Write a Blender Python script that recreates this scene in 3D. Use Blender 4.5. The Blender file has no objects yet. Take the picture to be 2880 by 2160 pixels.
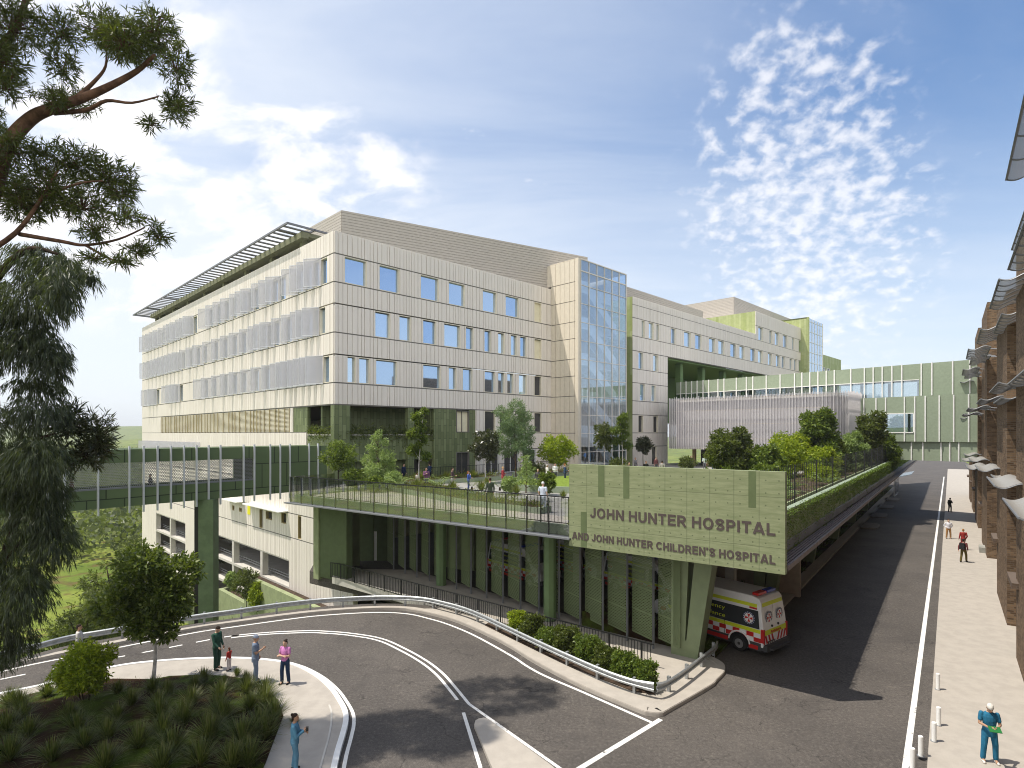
import bpy, bmesh, math, random
import numpy as np
from mathutils import Vector, Matrix
rad = math.radians
rng = random.Random(7)
sc = bpy.context.scene
COL = sc.collection

# ------------------------------------------------------------- camera, sky, sun, exposure
cam_d = bpy.data.cameras.new("camera"); cam = bpy.data.objects.new("camera", cam_d); COL.objects.link(cam)
cam.location = (0, 0, 10); cam.rotation_euler = (rad(90), 0, 0)
cam_d.sensor_width = 36; cam_d.lens = 20.13; cam_d.shift_y = 0.0481
cam_d.clip_start = 0.1; cam_d.clip_end = 20000
sc.camera = cam
SUNV = Vector((-0.44, -0.03, 1.0)).normalized()          # towards the sun
sun_d = bpy.data.lights.new("sun", 'SUN'); sun = bpy.data.objects.new("sun", sun_d); COL.objects.link(sun)
sun_d.energy = 3.05; sun_d.angle = rad(0.5); sun_d.color = (1.0, 0.93, 0.82)
sun.rotation_euler = SUNV.to_track_quat('Z', 'Y').to_euler(); sun.location = (-20, 0, 60)
sc.view_settings.view_transform = 'Standard'; sc.view_settings.look = 'None'
sc.view_settings.exposure = 0.82; sc.view_settings.gamma = 1
sc.cycles.max_bounces = 8; sc.cycles.transparent_max_bounces = 24
sc.cycles.sample_clamp_indirect = 6.0; sc.cycles.filter_width = 1.05
W = bpy.data.worlds.new("World"); sc.world = W; W.use_nodes = True

class N:
    """tiny node-graph helper"""
    def __init__(s, nt): s.t = nt
    def new(s, k, **kw):
        n = s.t.nodes.new(k)
        for a_, v in kw.items(): setattr(n, a_, v)
        return n
    def put(s, sock, v):
        if v is None: return
        if isinstance(v, bpy.types.NodeSocket): s.t.links.new(v, sock)
        else:
            if hasattr(sock.default_value, '__len__'):
                if not hasattr(v, '__len__'): v = (v,) * len(sock.default_value)
                v = tuple(v)
                if len(sock.default_value) == 4 and len(v) == 3: v = v + (1,)
            sock.default_value = v
    def m(s, op, x, y=None, z=None, clamp=False):
        n = s.new('ShaderNodeMath', operation=op, use_clamp=clamp)
        s.put(n.inputs[0], x); s.put(n.inputs[1], y); s.put(n.inputs[2], z)
        return n.outputs[0]
    def vm(s, op, x, y=None):
        n = s.new('ShaderNodeVectorMath', operation=op); s.put(n.inputs[0], x); s.put(n.inputs[1], y)
        return n.outputs['Value'] if op in ('DOT_PRODUCT', 'LENGTH') else n.outputs[0]
    def comb(s, x, y, z=0.0):
        n = s.new('ShaderNodeCombineXYZ'); s.put(n.inputs[0], x); s.put(n.inputs[1], y); s.put(n.inputs[2], z); return n.outputs[0]
    def sep(s, v):
        n = s.new('ShaderNodeSeparateXYZ'); s.put(n.inputs[0], v); return n.outputs
    def noise(s, v, sc_, det=4, rough=.55, dist=0.0):
        n = s.new('ShaderNodeTexNoise'); s.put(n.inputs['Vector'], v)
        n.inputs['Scale'].default_value = sc_; n.inputs['Detail'].default_value = det
        n.inputs['Roughness'].default_value = rough; n.inputs['Distortion'].default_value = dist
        return n.outputs['Fac']
    def voro(s, v, sc_, feat='F1', out='Distance'):
        n = s.new('ShaderNodeTexVoronoi', feature=feat); s.put(n.inputs['Vector'], v); n.inputs['Scale'].default_value = sc_
        return n.outputs[out]
    def ss(s, x, lo, hi, a=0.0, b=1.0):
        n = s.new('ShaderNodeMapRange', interpolation_type='SMOOTHSTEP'); s.put(n.inputs[0], x)
        n.inputs[1].default_value = lo; n.inputs[2].default_value = hi; n.inputs[3].default_value = a; n.inputs[4].default_value = b
        return n.outputs[0]
    def mix(s, f, x, y, mode='MIX'):
        n = s.new('ShaderNodeMix', data_type='RGBA', blend_type=mode)
        s.put(n.inputs[0], f); s.put(n.inputs[6], x); s.put(n.inputs[7], y); return n.outputs[2]
    def pos(s): return s.new('ShaderNodeNewGeometry').outputs['Position']

def build_world():
    g = N(W.node_tree); W.node_tree.nodes.clear()
    out = g.new('ShaderNodeOutputWorld'); bg = g.new('ShaderNodeBackground')
    sky = g.new('ShaderNodeTexSky', sky_type='NISHITA')
    sky.sun_disc = False; sky.sun_elevation = math.asin(SUNV.z); sky.sun_rotation = math.atan2(SUNV.x, SUNV.y)
    sky.air_density = 1.0; sky.dust_density = 0.6; sky.ozone_density = 2.2
    d = g.new('ShaderNodeTexCoord').outputs['Generated']
    x, y, z = g.sep(d)
    zz = g.m('ADD', g.m('MAXIMUM', z, 0.0), 0.10)
    uv = g.comb(g.m('DIVIDE', x, zz), g.m('DIVIDE', y, zz))
    z3 = g.m('ADD', g.m('MAXIMUM', z, 0.0), 0.50); uv3 = g.comb(g.m('DIVIDE', x, z3), g.m('DIVIDE', y, z3))
    yy = g.m('MAXIMUM', y, 0.08)
    px = g.m('DIVIDE', x, yy); pz = g.m('DIVIDE', z, yy); front = g.ss(y, 0.05, 0.3)
    def ell(cx, cz, rx, rz, lo=0.45, hi=1.0):
        e = g.m('SQRT', g.m('ADD', g.m('POWER', g.m('ABSOLUTE', g.m('DIVIDE', g.m('SUBTRACT', px, cx), rx)), 2.0),
                             g.m('POWER', g.m('ABSOLUTE', g.m('DIVIDE', g.m('SUBTRACT', pz, cz), rz)), 2.0)))
        return g.m('MULTIPLY', g.ss(e, lo, hi, 1.0, 0.0), front)
    # altocumulus flock to the right
    wob = g.noise(uv3, 4.0, 3)
    m1 = g.m('ADD', ell(0.53, 0.42, 0.32, 0.47, 0.1, 1.0), g.m('MULTIPLY', g.m('SUBTRACT', wob, 0.5), 0.5))
    puff = g.m('ADD', g.m('MULTIPLY', g.noise(uv3, 33.0, 5, .52, .15), 0.78), g.m('MULTIPLY', g.noise(uv3, 10.0, 3), 0.22))
    c1 = g.m('MULTIPLY', g.m('MULTIPLY', g.ss(g.m('ADD', puff, g.m('MULTIPLY', m1, 0.15)), 0.52, 0.78), 0.70), g.ss(m1, 0.02, 0.5))
    # fleecy bank to the left
    m2 = g.m('ADD', ell(-0.55, 0.40, 0.50, 0.27, 0.35, 1.05), g.m('MULTIPLY', ell(-0.85, 0.70, .45, .25), 0.7))
    st = g.noise(g.vm('MULTIPLY', uv3, (1.0, 1.35, 1.0)), 7.5, 8, .58, .25)
    c2 = g.m('MULTIPLY', g.ss(g.m('ADD', st, g.m('MULTIPLY', m2, 0.13)), 0.50, 0.72), g.ss(m2, 0.0, 0.5))
    # a few small scattered puffs anywhere, and a thin veil that thickens to the left
    c3 = g.m('MULTIPLY', g.ss(g.noise(uv, 4.3, 6, .55), 0.66, 0.78), 0.75)
    veil_n = g.noise(g.vm('MULTIPLY', uv, (0.5, 1.3, 1.0)), 1.1, 7, .6, .4)
    left = g.ss(px, -0.9, 0.95, 0.70, 0.0)
    low = g.ss(z, 0.0, 0.50, 0.66, 0.0)
    c4 = g.m('ADD', g.m('MULTIPLY', g.ss(veil_n, 0.30, 0.75), g.m('ADD', g.m('MULTIPLY', left, 0.45), 0.16)), g.m('ADD', g.m('MULTIPLY', left, 0.70), low))
    c4 = g.m('MINIMUM', c4, 0.86)
    inv = None
    for c in (c1, c2, c3):
        i = g.m('SUBTRACT', 1.0, g.m('MULTIPLY', c, 0.92)); inv = i if inv is None else g.m('MULTIPLY', inv, i)
    cl = g.m('SUBTRACT', 1.0, inv)
    hs = g.new('ShaderNodeHueSaturation'); g.put(hs.inputs['Color'], sky.outputs[0]); hs.inputs['Saturation'].default_value = 1.2; hs.inputs['Value'].default_value = SKY_GAIN
    veil = g.mix(c4, hs.outputs[0], VEIL)
    back = g.m('MULTIPLY', g.ss(g.m('MULTIPLY', y, -1.0), 0.25, 0.70), g.ss(veil_n, 0.15, 0.6, 0.75, 1.0))   # unseen bright cloud bank behind the camera, added to light the shaded front
    fin = g.mix(back, g.mix(cl, veil, CLOUD), FILL_CLOUD)
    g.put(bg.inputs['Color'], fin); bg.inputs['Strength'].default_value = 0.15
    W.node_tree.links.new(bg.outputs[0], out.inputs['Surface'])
SKY_GAIN = 0.66
VEIL = (3.75, 3.92, 4.15); CLOUD = (4.6, 4.5, 4.5); FILL_CLOUD = (6.4, 6.2, 6.0)
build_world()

# ------------------------------------------------------------- frames
class F:
    def __init__(s, o, u, v): s.o = np.array(o, float)[:2]; s.u = np.array(u, float); s.v = np.array(v, float); s.flip = (s.u[0]*s.v[1]-s.u[1]*s.v[0]) < 0
    def __call__(s, u, v, z=0.0):
        p_ = s.o + u*s.u + v*s.v; return (p_[0], p_[1], z)
def az(d): return (math.sin(rad(d)), math.cos(rad(d)))
A_ = az(44.8); B_ = (-A_[1], A_[0]); NB = (A_[1], -A_[0]); NA = (-A_[0], -A_[1])
HC = (-15.7, 50.6)                                        # the main wing's near corner
H = F(HC, A_, B_)                                         # hospital grid: a along the long front, b along the end front
FA = F(HC, A_, NB)                                        # long front: u = a, depth outwards
FB = F(HC, B_, NA)                                        # end front: u = b, depth outwards
R_ = az(37.4); P_ = (R_[1], -R_[0]); RF = F((0, 0), R_, P_)   # street grid: r along the street, p to its right
XY = F((0, 0), (1, 0), (0, 1))
DK = F((-15.5, 40.7), (0.803, -0.596), (0.596, 0.803))    # terrace edge: s along it, d inwards
SG = F((2.86, 27.0), (0.803, -0.596), (-0.596, -0.803))   # sign wall: s along it, d towards the viewer

class MB:
    def __init__(s): s.v = []; s.f = []
    def face(s, pts):
        i = len(s.v); s.v.extend(pts); s.f.append(tuple(range(i, i+len(pts))))
    def hexa(s, P8, flip=False):
        i = len(s.v); s.v.extend(P8)
        for q in ((0,3,2,1),(4,5,6,7),(0,1,5,4),(1,2,6,5),(2,3,7,6),(3,0,4,7)):
            q = tuple(i+k for k in q); s.f.append(q[::-1] if flip else q)
    def box(s, fr, u0, u1, v0, v1, z0, z1):
        if u1 < u0: u0, u1 = u1, u0
        if v1 < v0: v0, v1 = v1, v0
        s.hexa([fr(u0,v0,z0),fr(u1,v0,z0),fr(u1,v1,z0),fr(u0,v1,z0),fr(u0,v0,z1),fr(u1,v0,z1),fr(u1,v1,z1),fr(u0,v1,z1)], fr.flip)
    def bar(s, p0, p1, w, h, up=(0,0,1)):
        p0 = Vector(p0); p1 = Vector(p1); d = (p1-p0).normalized(); up = Vector(up)
        if abs(d.dot(up)) > .98: up = Vector((0,1,0))
        x = d.cross(up).normalized(); y = x.cross(d)
        P = []
        for p in (p0, p1):
            for a_, b_ in ((-1,-1),(1,-1),(1,1),(-1,1)): P.append(tuple(p + x*(w/2*a_) + y*(h/2*b_)))
        s.hexa(P)
    def prism(s, poly, z0, z1):
        n = len(poly); i = len(s.v)
        ar = sum(poly[k][0]*poly[(k+1)%n][1]-poly[(k+1)%n][0]*poly[k][1] for k in range(n))
        if ar < 0: poly = poly[::-1]
        f0 = z0 if callable(z0) else (lambda x, y: z0); f1 = z1 if callable(z1) else (lambda x, y: z1)
        s.v.extend([(x, y, f0(x, y)) for x, y in poly]); s.v.extend([(x, y, f1(x, y)) for x, y in poly])
        s.f.append(tuple(range(i+n-1, i-1, -1))); s.f.append(tuple(range(i+n, i+2*n)))
        for k in range(n): s.f.append((i+k, i+(k+1)%n, i+n+(k+1)%n, i+n+k))
    def tube(s, pts, r, n=6, cap=True):
        pts = [Vector(p) for p in pts]; rs = r if hasattr(r, '__len__') else [r]*len(pts); i = len(s.v); m = len(pts)
        ref = None
        for k, p in enumerate(pts):
            d = (pts[min(k+1, m-1)] - pts[max(k-1, 0)]).normalized()
            if ref is None: ref = d.orthogonal().normalized()
            ref = (ref - d*ref.dot(d)).normalized(); o = d.cross(ref)
            for q in range(n):
                t = 2*math.pi*q/n; s.v.append(tuple(p + (ref*math.cos(t) + o*math.sin(t))*rs[k]))
        for k in range(m-1):
            for q in range(n): s.f.append((i+k*n+q, i+k*n+(q+1)%n, i+(k+1)*n+(q+1)%n, i+(k+1)*n+q))
        if cap:
            s.f.append(tuple(i+q for q in range(n-1, -1, -1))); s.f.append(tuple(i+(m-1)*n+q for q in range(n)))
    def cyl(s, p, r0, r1, h, n=16): s.tube([p, (p[0], p[1], p[2]+h)], [r0, r1], n)
    def ring(s, fr3, rows, close=True):
        """loft: rows = list of rings (lists of points, same length), capped"""
        i = len(s.v); n = len(rows[0])
        for r_ in rows: s.v.extend(r_)
        for k in range(len(rows)-1):
            for q in range(n): s.f.append((i+k*n+q, i+k*n+(q+1)%n, i+(k+1)*n+(q+1)%n, i+(k+1)*n+q))
        s.f.append(tuple(i+q for q in range(n-1, -1, -1))); s.f.append(tuple(i+(len(rows)-1)*n+q for q in range(n)))
    def ell(s, c, r, nu=10, nv=7, rot=None):
        rows = []
        for k in range(nv):
            t = math.pi*(k+.5)/nv
            row = []
            for q in range(nu):
                u = 2*math.pi*q/nu; p = Vector((r[0]*math.sin(t)*math.cos(u), r[1]*math.sin(t)*math.sin(u), -r[2]*math.cos(t)))
                if rot: p = rot @ p
                row.append((c[0]+p.x, c[1]+p.y, c[2]+p.z))
            rows.append(row)
        s.ring(None, rows)
    def build(s, name, mat, parent=None, smooth=False, tri=False, origin=None):
        V = np.array(s.v, float).reshape(-1, 3)
        if origin is None:
            if parent is not None: origin = world_loc(parent)
            elif len(V): origin = ((V[:,0].min()+V[:,0].max())/2, (V[:,1].min()+V[:,1].max())/2, V[:,2].min())
            else: origin = (0,0,0)
        V = V - np.array(origin)
        me = bpy.data.meshes.new(name); me.from_pydata(V.tolist(), [], s.f); me.update()
        if tri:
            bm = bmesh.new(); bm.from_mesh(me); bmesh.ops.triangulate(bm, faces=[f for f in bm.faces if len(f.verts) > 4]); bm.to_mesh(me); bm.free()
        if smooth: me.polygons.foreach_set('use_smooth', [True]*len(me.polygons))
        return link(name, me, mat, parent, origin)
WL = {}
def world_loc(o): return WL[o.name]
def link(name, me, mat, parent, origin):
    o = bpy.data.objects.new(name, me); COL.objects.link(o)
    if mat: me.materials.append(mat)
    o.location = origin; WL[o.name] = tuple(origin)
    if parent is not None:
        o.parent = parent; pl = world_loc(parent); o.location = tuple(origin[k]-pl[k] for k in range(3))
    return o
def tag(o, label, cat, group=None):
    o['label'] = label; o['category'] = cat
    if group: o['group'] = group
    return o
def thing(name, label, cat, loc, group=None):
    o = bpy.data.objects.new(name, None); COL.objects.link(o); o.location = loc; WL[o.name] = tuple(loc); o.empty_display_size = .3
    return tag(o, label, cat, group)
def struct(o, kind='structure'): o['kind'] = kind; return o
def copy_tree(o, loc, rz=0.0, scale=1.0, label=None, cat=None, group=None, parent=None):
    c = o.copy(); COL.objects.link(c)
    if parent is not None: c.parent = parent
    else:
        c.location = loc; c.rotation_euler = (0, 0, rz); c.scale = (scale,)*3 if not hasattr(scale, '__len__') else scale
        WL[c.name] = tuple(loc)
        if label: c['label'] = label
        if cat: c['category'] = cat
        if group: c['group'] = group
    for ch in list(o.children): copy_tree(ch, None, parent=c)
    return c
def np_mesh(name, V, faces_n, nper, mat, parent=None, origin=(0,0,0), smooth=False):
    """fast mesh from arrays: V (n,3), faces (m,nper) index array"""
    me = bpy.data.meshes.new(name); m = len(faces_n)
    me.vertices.add(len(V)); me.vertices.foreach_set('co', (np.asarray(V, np.float32)-np.array(origin, np.float32)).ravel())
    me.loops.add(m*nper); me.loops.foreach_set('vertex_index', np.asarray(faces_n, np.int32).ravel())
    me.polygons.add(m); me.polygons.foreach_set('loop_start', np.arange(0, m*nper, nper, dtype=np.int32))
    me.polygons.foreach_set('loop_total', np.full(m, nper, np.int32)); me.update(calc_edges=True)
    if smooth: me.polygons.foreach_set('use_smooth', [True]*m)
    return link(name, me, mat, parent, origin)

# ------------------------------------------------------------- materials
MATS = {}
def pbsdf(name):
    m = bpy.data.materials.new(name); m.use_nodes = True; nt = m.node_tree
    b = nt.nodes['Principled BSDF']; g = N(nt); MATS[name] = m
    return m, g, b
def plain(name, col, rough=.6, metal=0.0, var=.12, vs=3.0, bump=0.0, spec=.4):
    if name in MATS: return MATS[name]
    m, g, b = pbsdf(name)
    b.inputs['Roughness'].default_value = rough; b.inputs['Metallic'].default_value = metal; b.inputs['Specular IOR Level'].default_value = spec
    if var:
        n = g.noise(g.pos(), vs, 5, .6)
        lo = tuple(c*(1-var) for c in col); hi = tuple(min(1, c*(1+var)) for c in col)
        g.put(b.inputs['Base Color'], g.mix(g.ss(n, .3, .7), lo, hi))
        if bump:
            bn = g.new('ShaderNodeBump'); bn.inputs['Strength'].default_value = bump; bn.inputs['Distance'].default_value = .02
            g.put(bn.inputs['Height'], g.noise(g.pos(), vs*12, 4)); g.put(b.inputs['Normal'], bn.outputs[0])
    else: g.put(b.inputs['Base Color'], col)
    return m
def wallvec(g, ux, uy):
    """metric wall coordinates (along, up) for walls on two perpendicular directions"""
    P = g.pos(); u = g.m('ADD', g.vm('DOT_PRODUCT', P, (ux[0], ux[1], 0)), g.vm('DOT_PRODUCT', P, (uy[0], uy[1], 0)))
    return u, g.sep(P)[2]
def tiles(name, c1, c2, mortar, bw, bh, vertical=False, gap=.02, axes=(A_, B_), rough=.55, offs=.5, spec=.4, bump=.25, wear=.15):
    m, g, b = pbsdf(name); u, z = wallvec(g, *axes)
    br = g.new('ShaderNodeTexBrick'); g.put(br.inputs['Vector'], g.comb(z, u) if vertical else g.comb(u, z))
    br.inputs['Scale'].default_value = 1; br.inputs['Brick Width'].default_value = bw; br.inputs['Row Height'].default_value = bh
    br.inputs['Mortar Size'].default_value = gap; br.inputs['Bias'].default_value = 0; br.offset = offs
    br.inputs['Color1'].default_value = (*c1, 1); br.inputs['Color2'].default_value = (*c2, 1); br.inputs['Mortar'].default_value = (*mortar, 1)
    n = g.noise(g.pos(), 1.6, 6, .65)
    g.put(b.inputs['Base Color'], g.mix(g.ss(n, .35, .75, 0, wear*2), br.outputs['Color'], tuple(c*.55 for c in c1)))
    b.inputs['Roughness'].default_value = rough; b.inputs['Specular IOR Level'].default_value = spec
    bn = g.new('ShaderNodeBump'); bn.inputs['Strength'].default_value = bump; bn.inputs['Distance'].default_value = .02
    g.put(bn.inputs['Height'], g.m('SUBTRACT', 1.0, br.outputs['Fac'])); g.put(b.inputs['Normal'], bn.outputs[0])
    return m
def streaked(name, col):
    """painted metal with faint vertical rain streaks"""
    m, g, b = pbsdf(name); u, z = wallvec(g, A_, B_)
    n1 = g.noise(g.comb(g.m('MULTIPLY', u, 2.2), g.m('MULTIPLY', z, .10)), 1.0, 6, .7); n2 = g.noise(g.pos(), .25, 4)
    c = g.mix(g.ss(n1, .45, .75, 0, .5), col, tuple(c*.82 for c in col)); c = g.mix(g.ss(n2, .4, .65, 0, .35), c, tuple(c*.90 for c in col))
    g.put(b.inputs['Base Color'], c); b.inputs['Roughness'].default_value = .5; return m
def glass(name, tint, refl, rough=.02, transp=True, alpha_tint=(.8, .9, .95)):
    m = bpy.data.materials.new(name); m.use_nodes = True; nt = m.node_tree; nt.nodes.clear(); g = N(nt); MATS[name] = m
    out = g.new('ShaderNodeOutputMaterial'); mixs = g.new('ShaderNodeMixShader')
    tr = g.new('ShaderNodeBsdfTransparent'); gl = g.new('ShaderNodeBsdfGlossy'); g.put(tr.inputs[0], alpha_tint); g.put(gl.inputs[0], tint)
    gl.inputs['Roughness'].default_value = rough
    lw = g.new('ShaderNodeLayerWeight'); lw.inputs['Blend'].default_value = .35
    g.put(mixs.inputs[0], g.m('ADD', g.m('MULTIPLY', lw.outputs['Fresnel'], .34), refl, clamp=True))
    nt.links.new(tr.outputs[0], mixs.inputs[1]); nt.links.new(gl.outputs[0], mixs.inputs[2]); nt.links.new(mixs.outputs[0], out.inputs[0])
    return m
def mesh_mat(name, col, cover, rough=.5, pitch=None, axes=(A_, B_), hole=.42, metal=0.0):
    """perforated sheet: see-through holes; with a pitch the holes are a real staggered pattern"""
    m = bpy.data.materials.new(name); m.use_nodes = True; nt = m.node_tree; g = N(nt); MATS[name] = m
    b = nt.nodes['Principled BSDF']; g.put(b.inputs['Base Color'], col); b.inputs['Roughness'].default_value = rough; b.inputs['Metallic'].default_value = metal
    if pitch:
        u, z = wallvec(g, *axes)
        row = g.m('FLOOR', g.m('DIVIDE', z, pitch*.866)); sh = g.m('MULTIPLY', g.m('MODULO', row, 2.0), .5)
        fu = g.m('SUBTRACT', g.m('FRACT', g.m('ADD', g.m('DIVIDE', u, pitch), sh)), .5); fz = g.m('SUBTRACT', g.m('FRACT', g.m('DIVIDE', z, pitch*.866)), .5)
        d = g.m('SQRT', g.m('ADD', g.m('MULTIPLY', fu, fu), g.m('MULTIPLY', fz, fz)))
        g.put(b.inputs['Alpha'], g.m('GREATER_THAN', d, hole))
    else: b.inputs['Alpha'].default_value = cover
    return m
def leaf_mat(name, cols, transl=.35, rough=.45, spec=.35):
    m = bpy.data.materials.new(name); m.use_nodes = True; nt = m.node_tree; g = N(nt); MATS[name] = m
    b = nt.nodes['Principled BSDF']; out = nt.nodes['Material Output']
    ge = g.new('ShaderNodeNewGeometry'); rp_ = g.new('ShaderNodeValToRGB'); cr = rp_.color_ramp
    cr.elements[0].color = (*cols[0], 1); cr.elements[1].color = (*cols[-1], 1)
    for k, c in enumerate(cols[1:-1]): cr.elements.new((k+1)/(len(cols)-1)).color = (*c, 1)
    g.put(rp_.inputs[0], ge.outputs['Random Per Island'])
    g.put(b.inputs['Base Color'], rp_.outputs[0]); b.inputs['Roughness'].default_value = rough; b.inputs['Specular IOR Level'].default_value = spec
    tl = g.new('ShaderNodeBsdfTranslucent'); g.put(tl.inputs[0], g.mix(.5, rp_.outputs[0], (.32, .42, .03), 'MIX'))
    mx = g.new('ShaderNodeMixShader'); mx.inputs[0].default_value = transl
    nt.links.new(b.outputs[0], mx.inputs[1]); nt.links.new(tl.outputs[0], mx.inputs[2]); nt.links.new(mx.outputs[0], out.inputs[0])
    return m

M_CLAD = streaked('cream_cladding', (.76, .71, .655))
M_FLASH = plain('grey_flashing', (.16, .15, .14), .5, var=0)
M_SLAT = plain('beige_louvre', (.45, .415, .375), .55, var=.05)
M_CREAM_LOUV = plain('cream_louvre', (.74, .69, .57), .5, var=.04)
M_CONC = plain('pale_concrete', (.50, .48, .44), .8, var=.10, vs=1.2, bump=.15)
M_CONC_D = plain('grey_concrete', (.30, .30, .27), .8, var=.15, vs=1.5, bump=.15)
M_PAVE = plain('pavement_concrete', (.385, .352, .31), .85, var=.07, vs=2.0, bump=.08)
M_STEEL = plain('galvanised_steel', (.40, .42, .43), .45, metal=.6, var=.16, vs=6)
M_DARK = plain('dark_steel', (.025, .026, .026), .45, metal=.3, var=0)
M_GREYM = plain('grey_metal', (.22, .23, .25), .45, metal=.4, var=.05)
M_SILV = plain('silver_batten', (.62, .64, .68), .4, metal=.3, var=.03)
M_WHITE = plain('white_paint', (.80, .80, .78), .5, var=.05)
M_GREEN_D = plain('dark_green_panel', (.085, .130, .055), .55, var=.10, vs=5)
M_GREEN_S = plain('sage_green_panel', (.27, .325, .235), .6, var=.06, vs=4)
M_GREEN_C = plain('green_concrete', (.26, .30, .165), .75, var=.14, vs=1.2, bump=.12)
M_GREEN_STEEL = plain('green_steel', (.20, .245, .135), .5, var=.08, vs=2)
M_LIME = plain('lime_green_panel', (.33, .41, .13), .55, var=.06)
M_TILE_G = tiles('green_tile', (.115, .145, .060), (.20, .235, .115), (.06, .08, .035), 1.35, .36, vertical=True, gap=.018)
M_TILE_LIME = tiles('lime_tile', (.30, .36, .13), (.42, .47, .24), (.2, .24, .09), 6.0, .5, vertical=True, gap=.01)
M_BRICK = tiles('brown_brick', (.085, .052, .030), (.235, .155, .092), (.17, .135, .10), .29, .10, gap=.012, axes=(R_, P_), rough=.85, bump=.5, wear=.22, spec=.2)
M_BRICK_D = tiles('dark_brick', (.10, .07, .05), (.16, .11, .075), (.14, .11, .09), .29, .10, gap=.012, axes=(R_, P_), rough=.85, bump=.4, spec=.2)
M_TIMBER = plain('timber', (.34, .24, .13), .6, var=.15)
M_SOIL = plain('garden_soil', (.055, .035, .022), .95, var=.5, vs=2.5, bump=.5)
M_DARKIN = plain('dark_interior', (.03, .03, .032), .8, var=0)
M_WARM = plain('cream_blind', (.75, .70, .52), .7, var=.04)

def reflective(name, base, metal, rough=.03, vary=None):
    m, g, b = pbsdf(name)
    if vary:                                                       # panes differ a little from one another
        oi = g.new('ShaderNodeObjectInfo').outputs['Random']; g.put(b.inputs['Base Color'], g.mix(g.m('POWER', oi, 1.6), base, vary))
    else: g.put(b.inputs['Base Color'], base)
    g.put(b.inputs['Metallic'], metal); b.inputs['Metallic'].default_value = metal; b.inputs['Roughness'].default_value = rough
    n = g.noise(g.pos(), .35, 2); bn = g.new('ShaderNodeBump'); bn.inputs['Strength'].default_value = .04; bn.inputs['Distance'].default_value = .1
    g.put(bn.inputs['Height'], n); g.put(b.inputs['Normal'], bn.outputs[0]); return m
M_WIN = reflective('blue_window_glass', (.36, .50, .72), .92, vary=(.66, .76, .86))
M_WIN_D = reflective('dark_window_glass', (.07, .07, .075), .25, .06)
M_GLASS_T = glass('tower_glass', (.92, .96, 1.0), .16, alpha_tint=(.88, .94, 1.0))
M_GLASS_B = glass('balustrade_glass', (.85, .86, .86), .12, alpha_tint=(.84, .84, .85))
M_GLASS_L = glass('link_glass', (.85, .9, .95), .22, alpha_tint=(.75, .82, .85))
M_SHADE = mesh_mat('sunshade_mesh', (.56, .56, .63), .42, rough=.5)
M_VEIL = mesh_mat('veil_mesh', (.58, .56, .60), .42, rough=.5)
M_FIN = mesh_mat('perforated_green_sheet', (.18, .23, .11), .7, pitch=.085, axes=(az(-27), az(63)), hole=.39)
M_AWN = mesh_mat('perforated_awning_sheet', (.42, .41, .39), .55, rough=.45)
M_BMESH = mesh_mat('woven_bridge_mesh', (.30, .31, .30), .5, pitch=.12, axes=(R_, (0, 0)), hole=.46)

def mat_asphalt():
    m, g, b = pbsdf('asphalt'); P = g.pos()
    big = g.noise(P, .22, 5, .6); fine = g.noise(P, 38, 3, .7); mid = g.noise(P, 1.7, 6, .7)
    c = g.mix(g.ss(big, .3, .7), (.110, .098, .088), (.160, .142, .126))
    c = g.mix(g.ss(fine, .38, .72), g.mix(.62, c, (.025, .023, .022)), c)
    c = g.mix(g.m('MULTIPLY', g.ss(mid, .56, .76), .5), c, (.20, .175, .15))
    gr2 = g.noise(P, 9.0, 5, .75); c = g.mix(g.m('MULTIPLY', g.ss(gr2, .50, .68), .55), c, (.035, .032, .030)); c = g.mix(g.m('MULTIPLY', g.ss(gr2, .5, .33), .35), c, (.22, .20, .18))
    lane = g.noise(g.vm('MULTIPLY', P, (.35, .35, .35)), 1.0, 3, .5, 1.2); c = g.mix(g.m('MULTIPLY', g.ss(lane, .52, .64), .30), c, (.055, .05, .047))
    wob = g.new('ShaderNodeTexNoise'); wob.inputs['Scale'].default_value = 1.1; wob.inputs['Detail'].default_value = 5
    g.put(wob.inputs['Vector'], P)
    q = g.vm('ADD', P, g.vm('MULTIPLY', wob.outputs['Color'], (1.6, 1.6, 0)))
    cr = g.voro(q, .75, 'DISTANCE_TO_EDGE'); patch = g.ss(g.noise(P, .35, 3), .42, .56)
    crack = g.m('MULTIPLY', g.ss(cr, .0, .016, 1, 0), patch)
    c = g.mix(g.m('MULTIPLY', crack, .5), c, (.010, .009, .009))
    g.put(b.inputs['Base Color'], c); b.inputs['Roughness'].default_value = .82; b.inputs['Specular IOR Level'].default_value = .3
    bn = g.new('ShaderNodeBump'); bn.inputs['Strength'].default_value = .5; bn.inputs['Distance'].default_value = .012
    g.put(bn.inputs['Height'], g.m('SUBTRACT', fine, crack)); g.put(b.inputs['Normal'], bn.outputs[0]); return m
M_ASPH = mat_asphalt()
def mat_line():
    m, g, b = pbsdf('road_paint'); P = g.pos()
    n = g.noise(P, 5.0, 6, .75); n2 = g.noise(P, .8, 3)
    w = g.ss(g.m('ADD', g.m('MULTIPLY', n, .7), g.m('MULTIPLY', n2, .3)), .565, .63)
    g.put(b.inputs['Base Color'], g.mix(w, g.mix(g.noise(P, 14, 3), (.66, .65, .62), (.80, .79, .76)), (.09, .085, .08))); b.inputs['Roughness'].default_value = .7; return m
M_LINE = mat_line()
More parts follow.
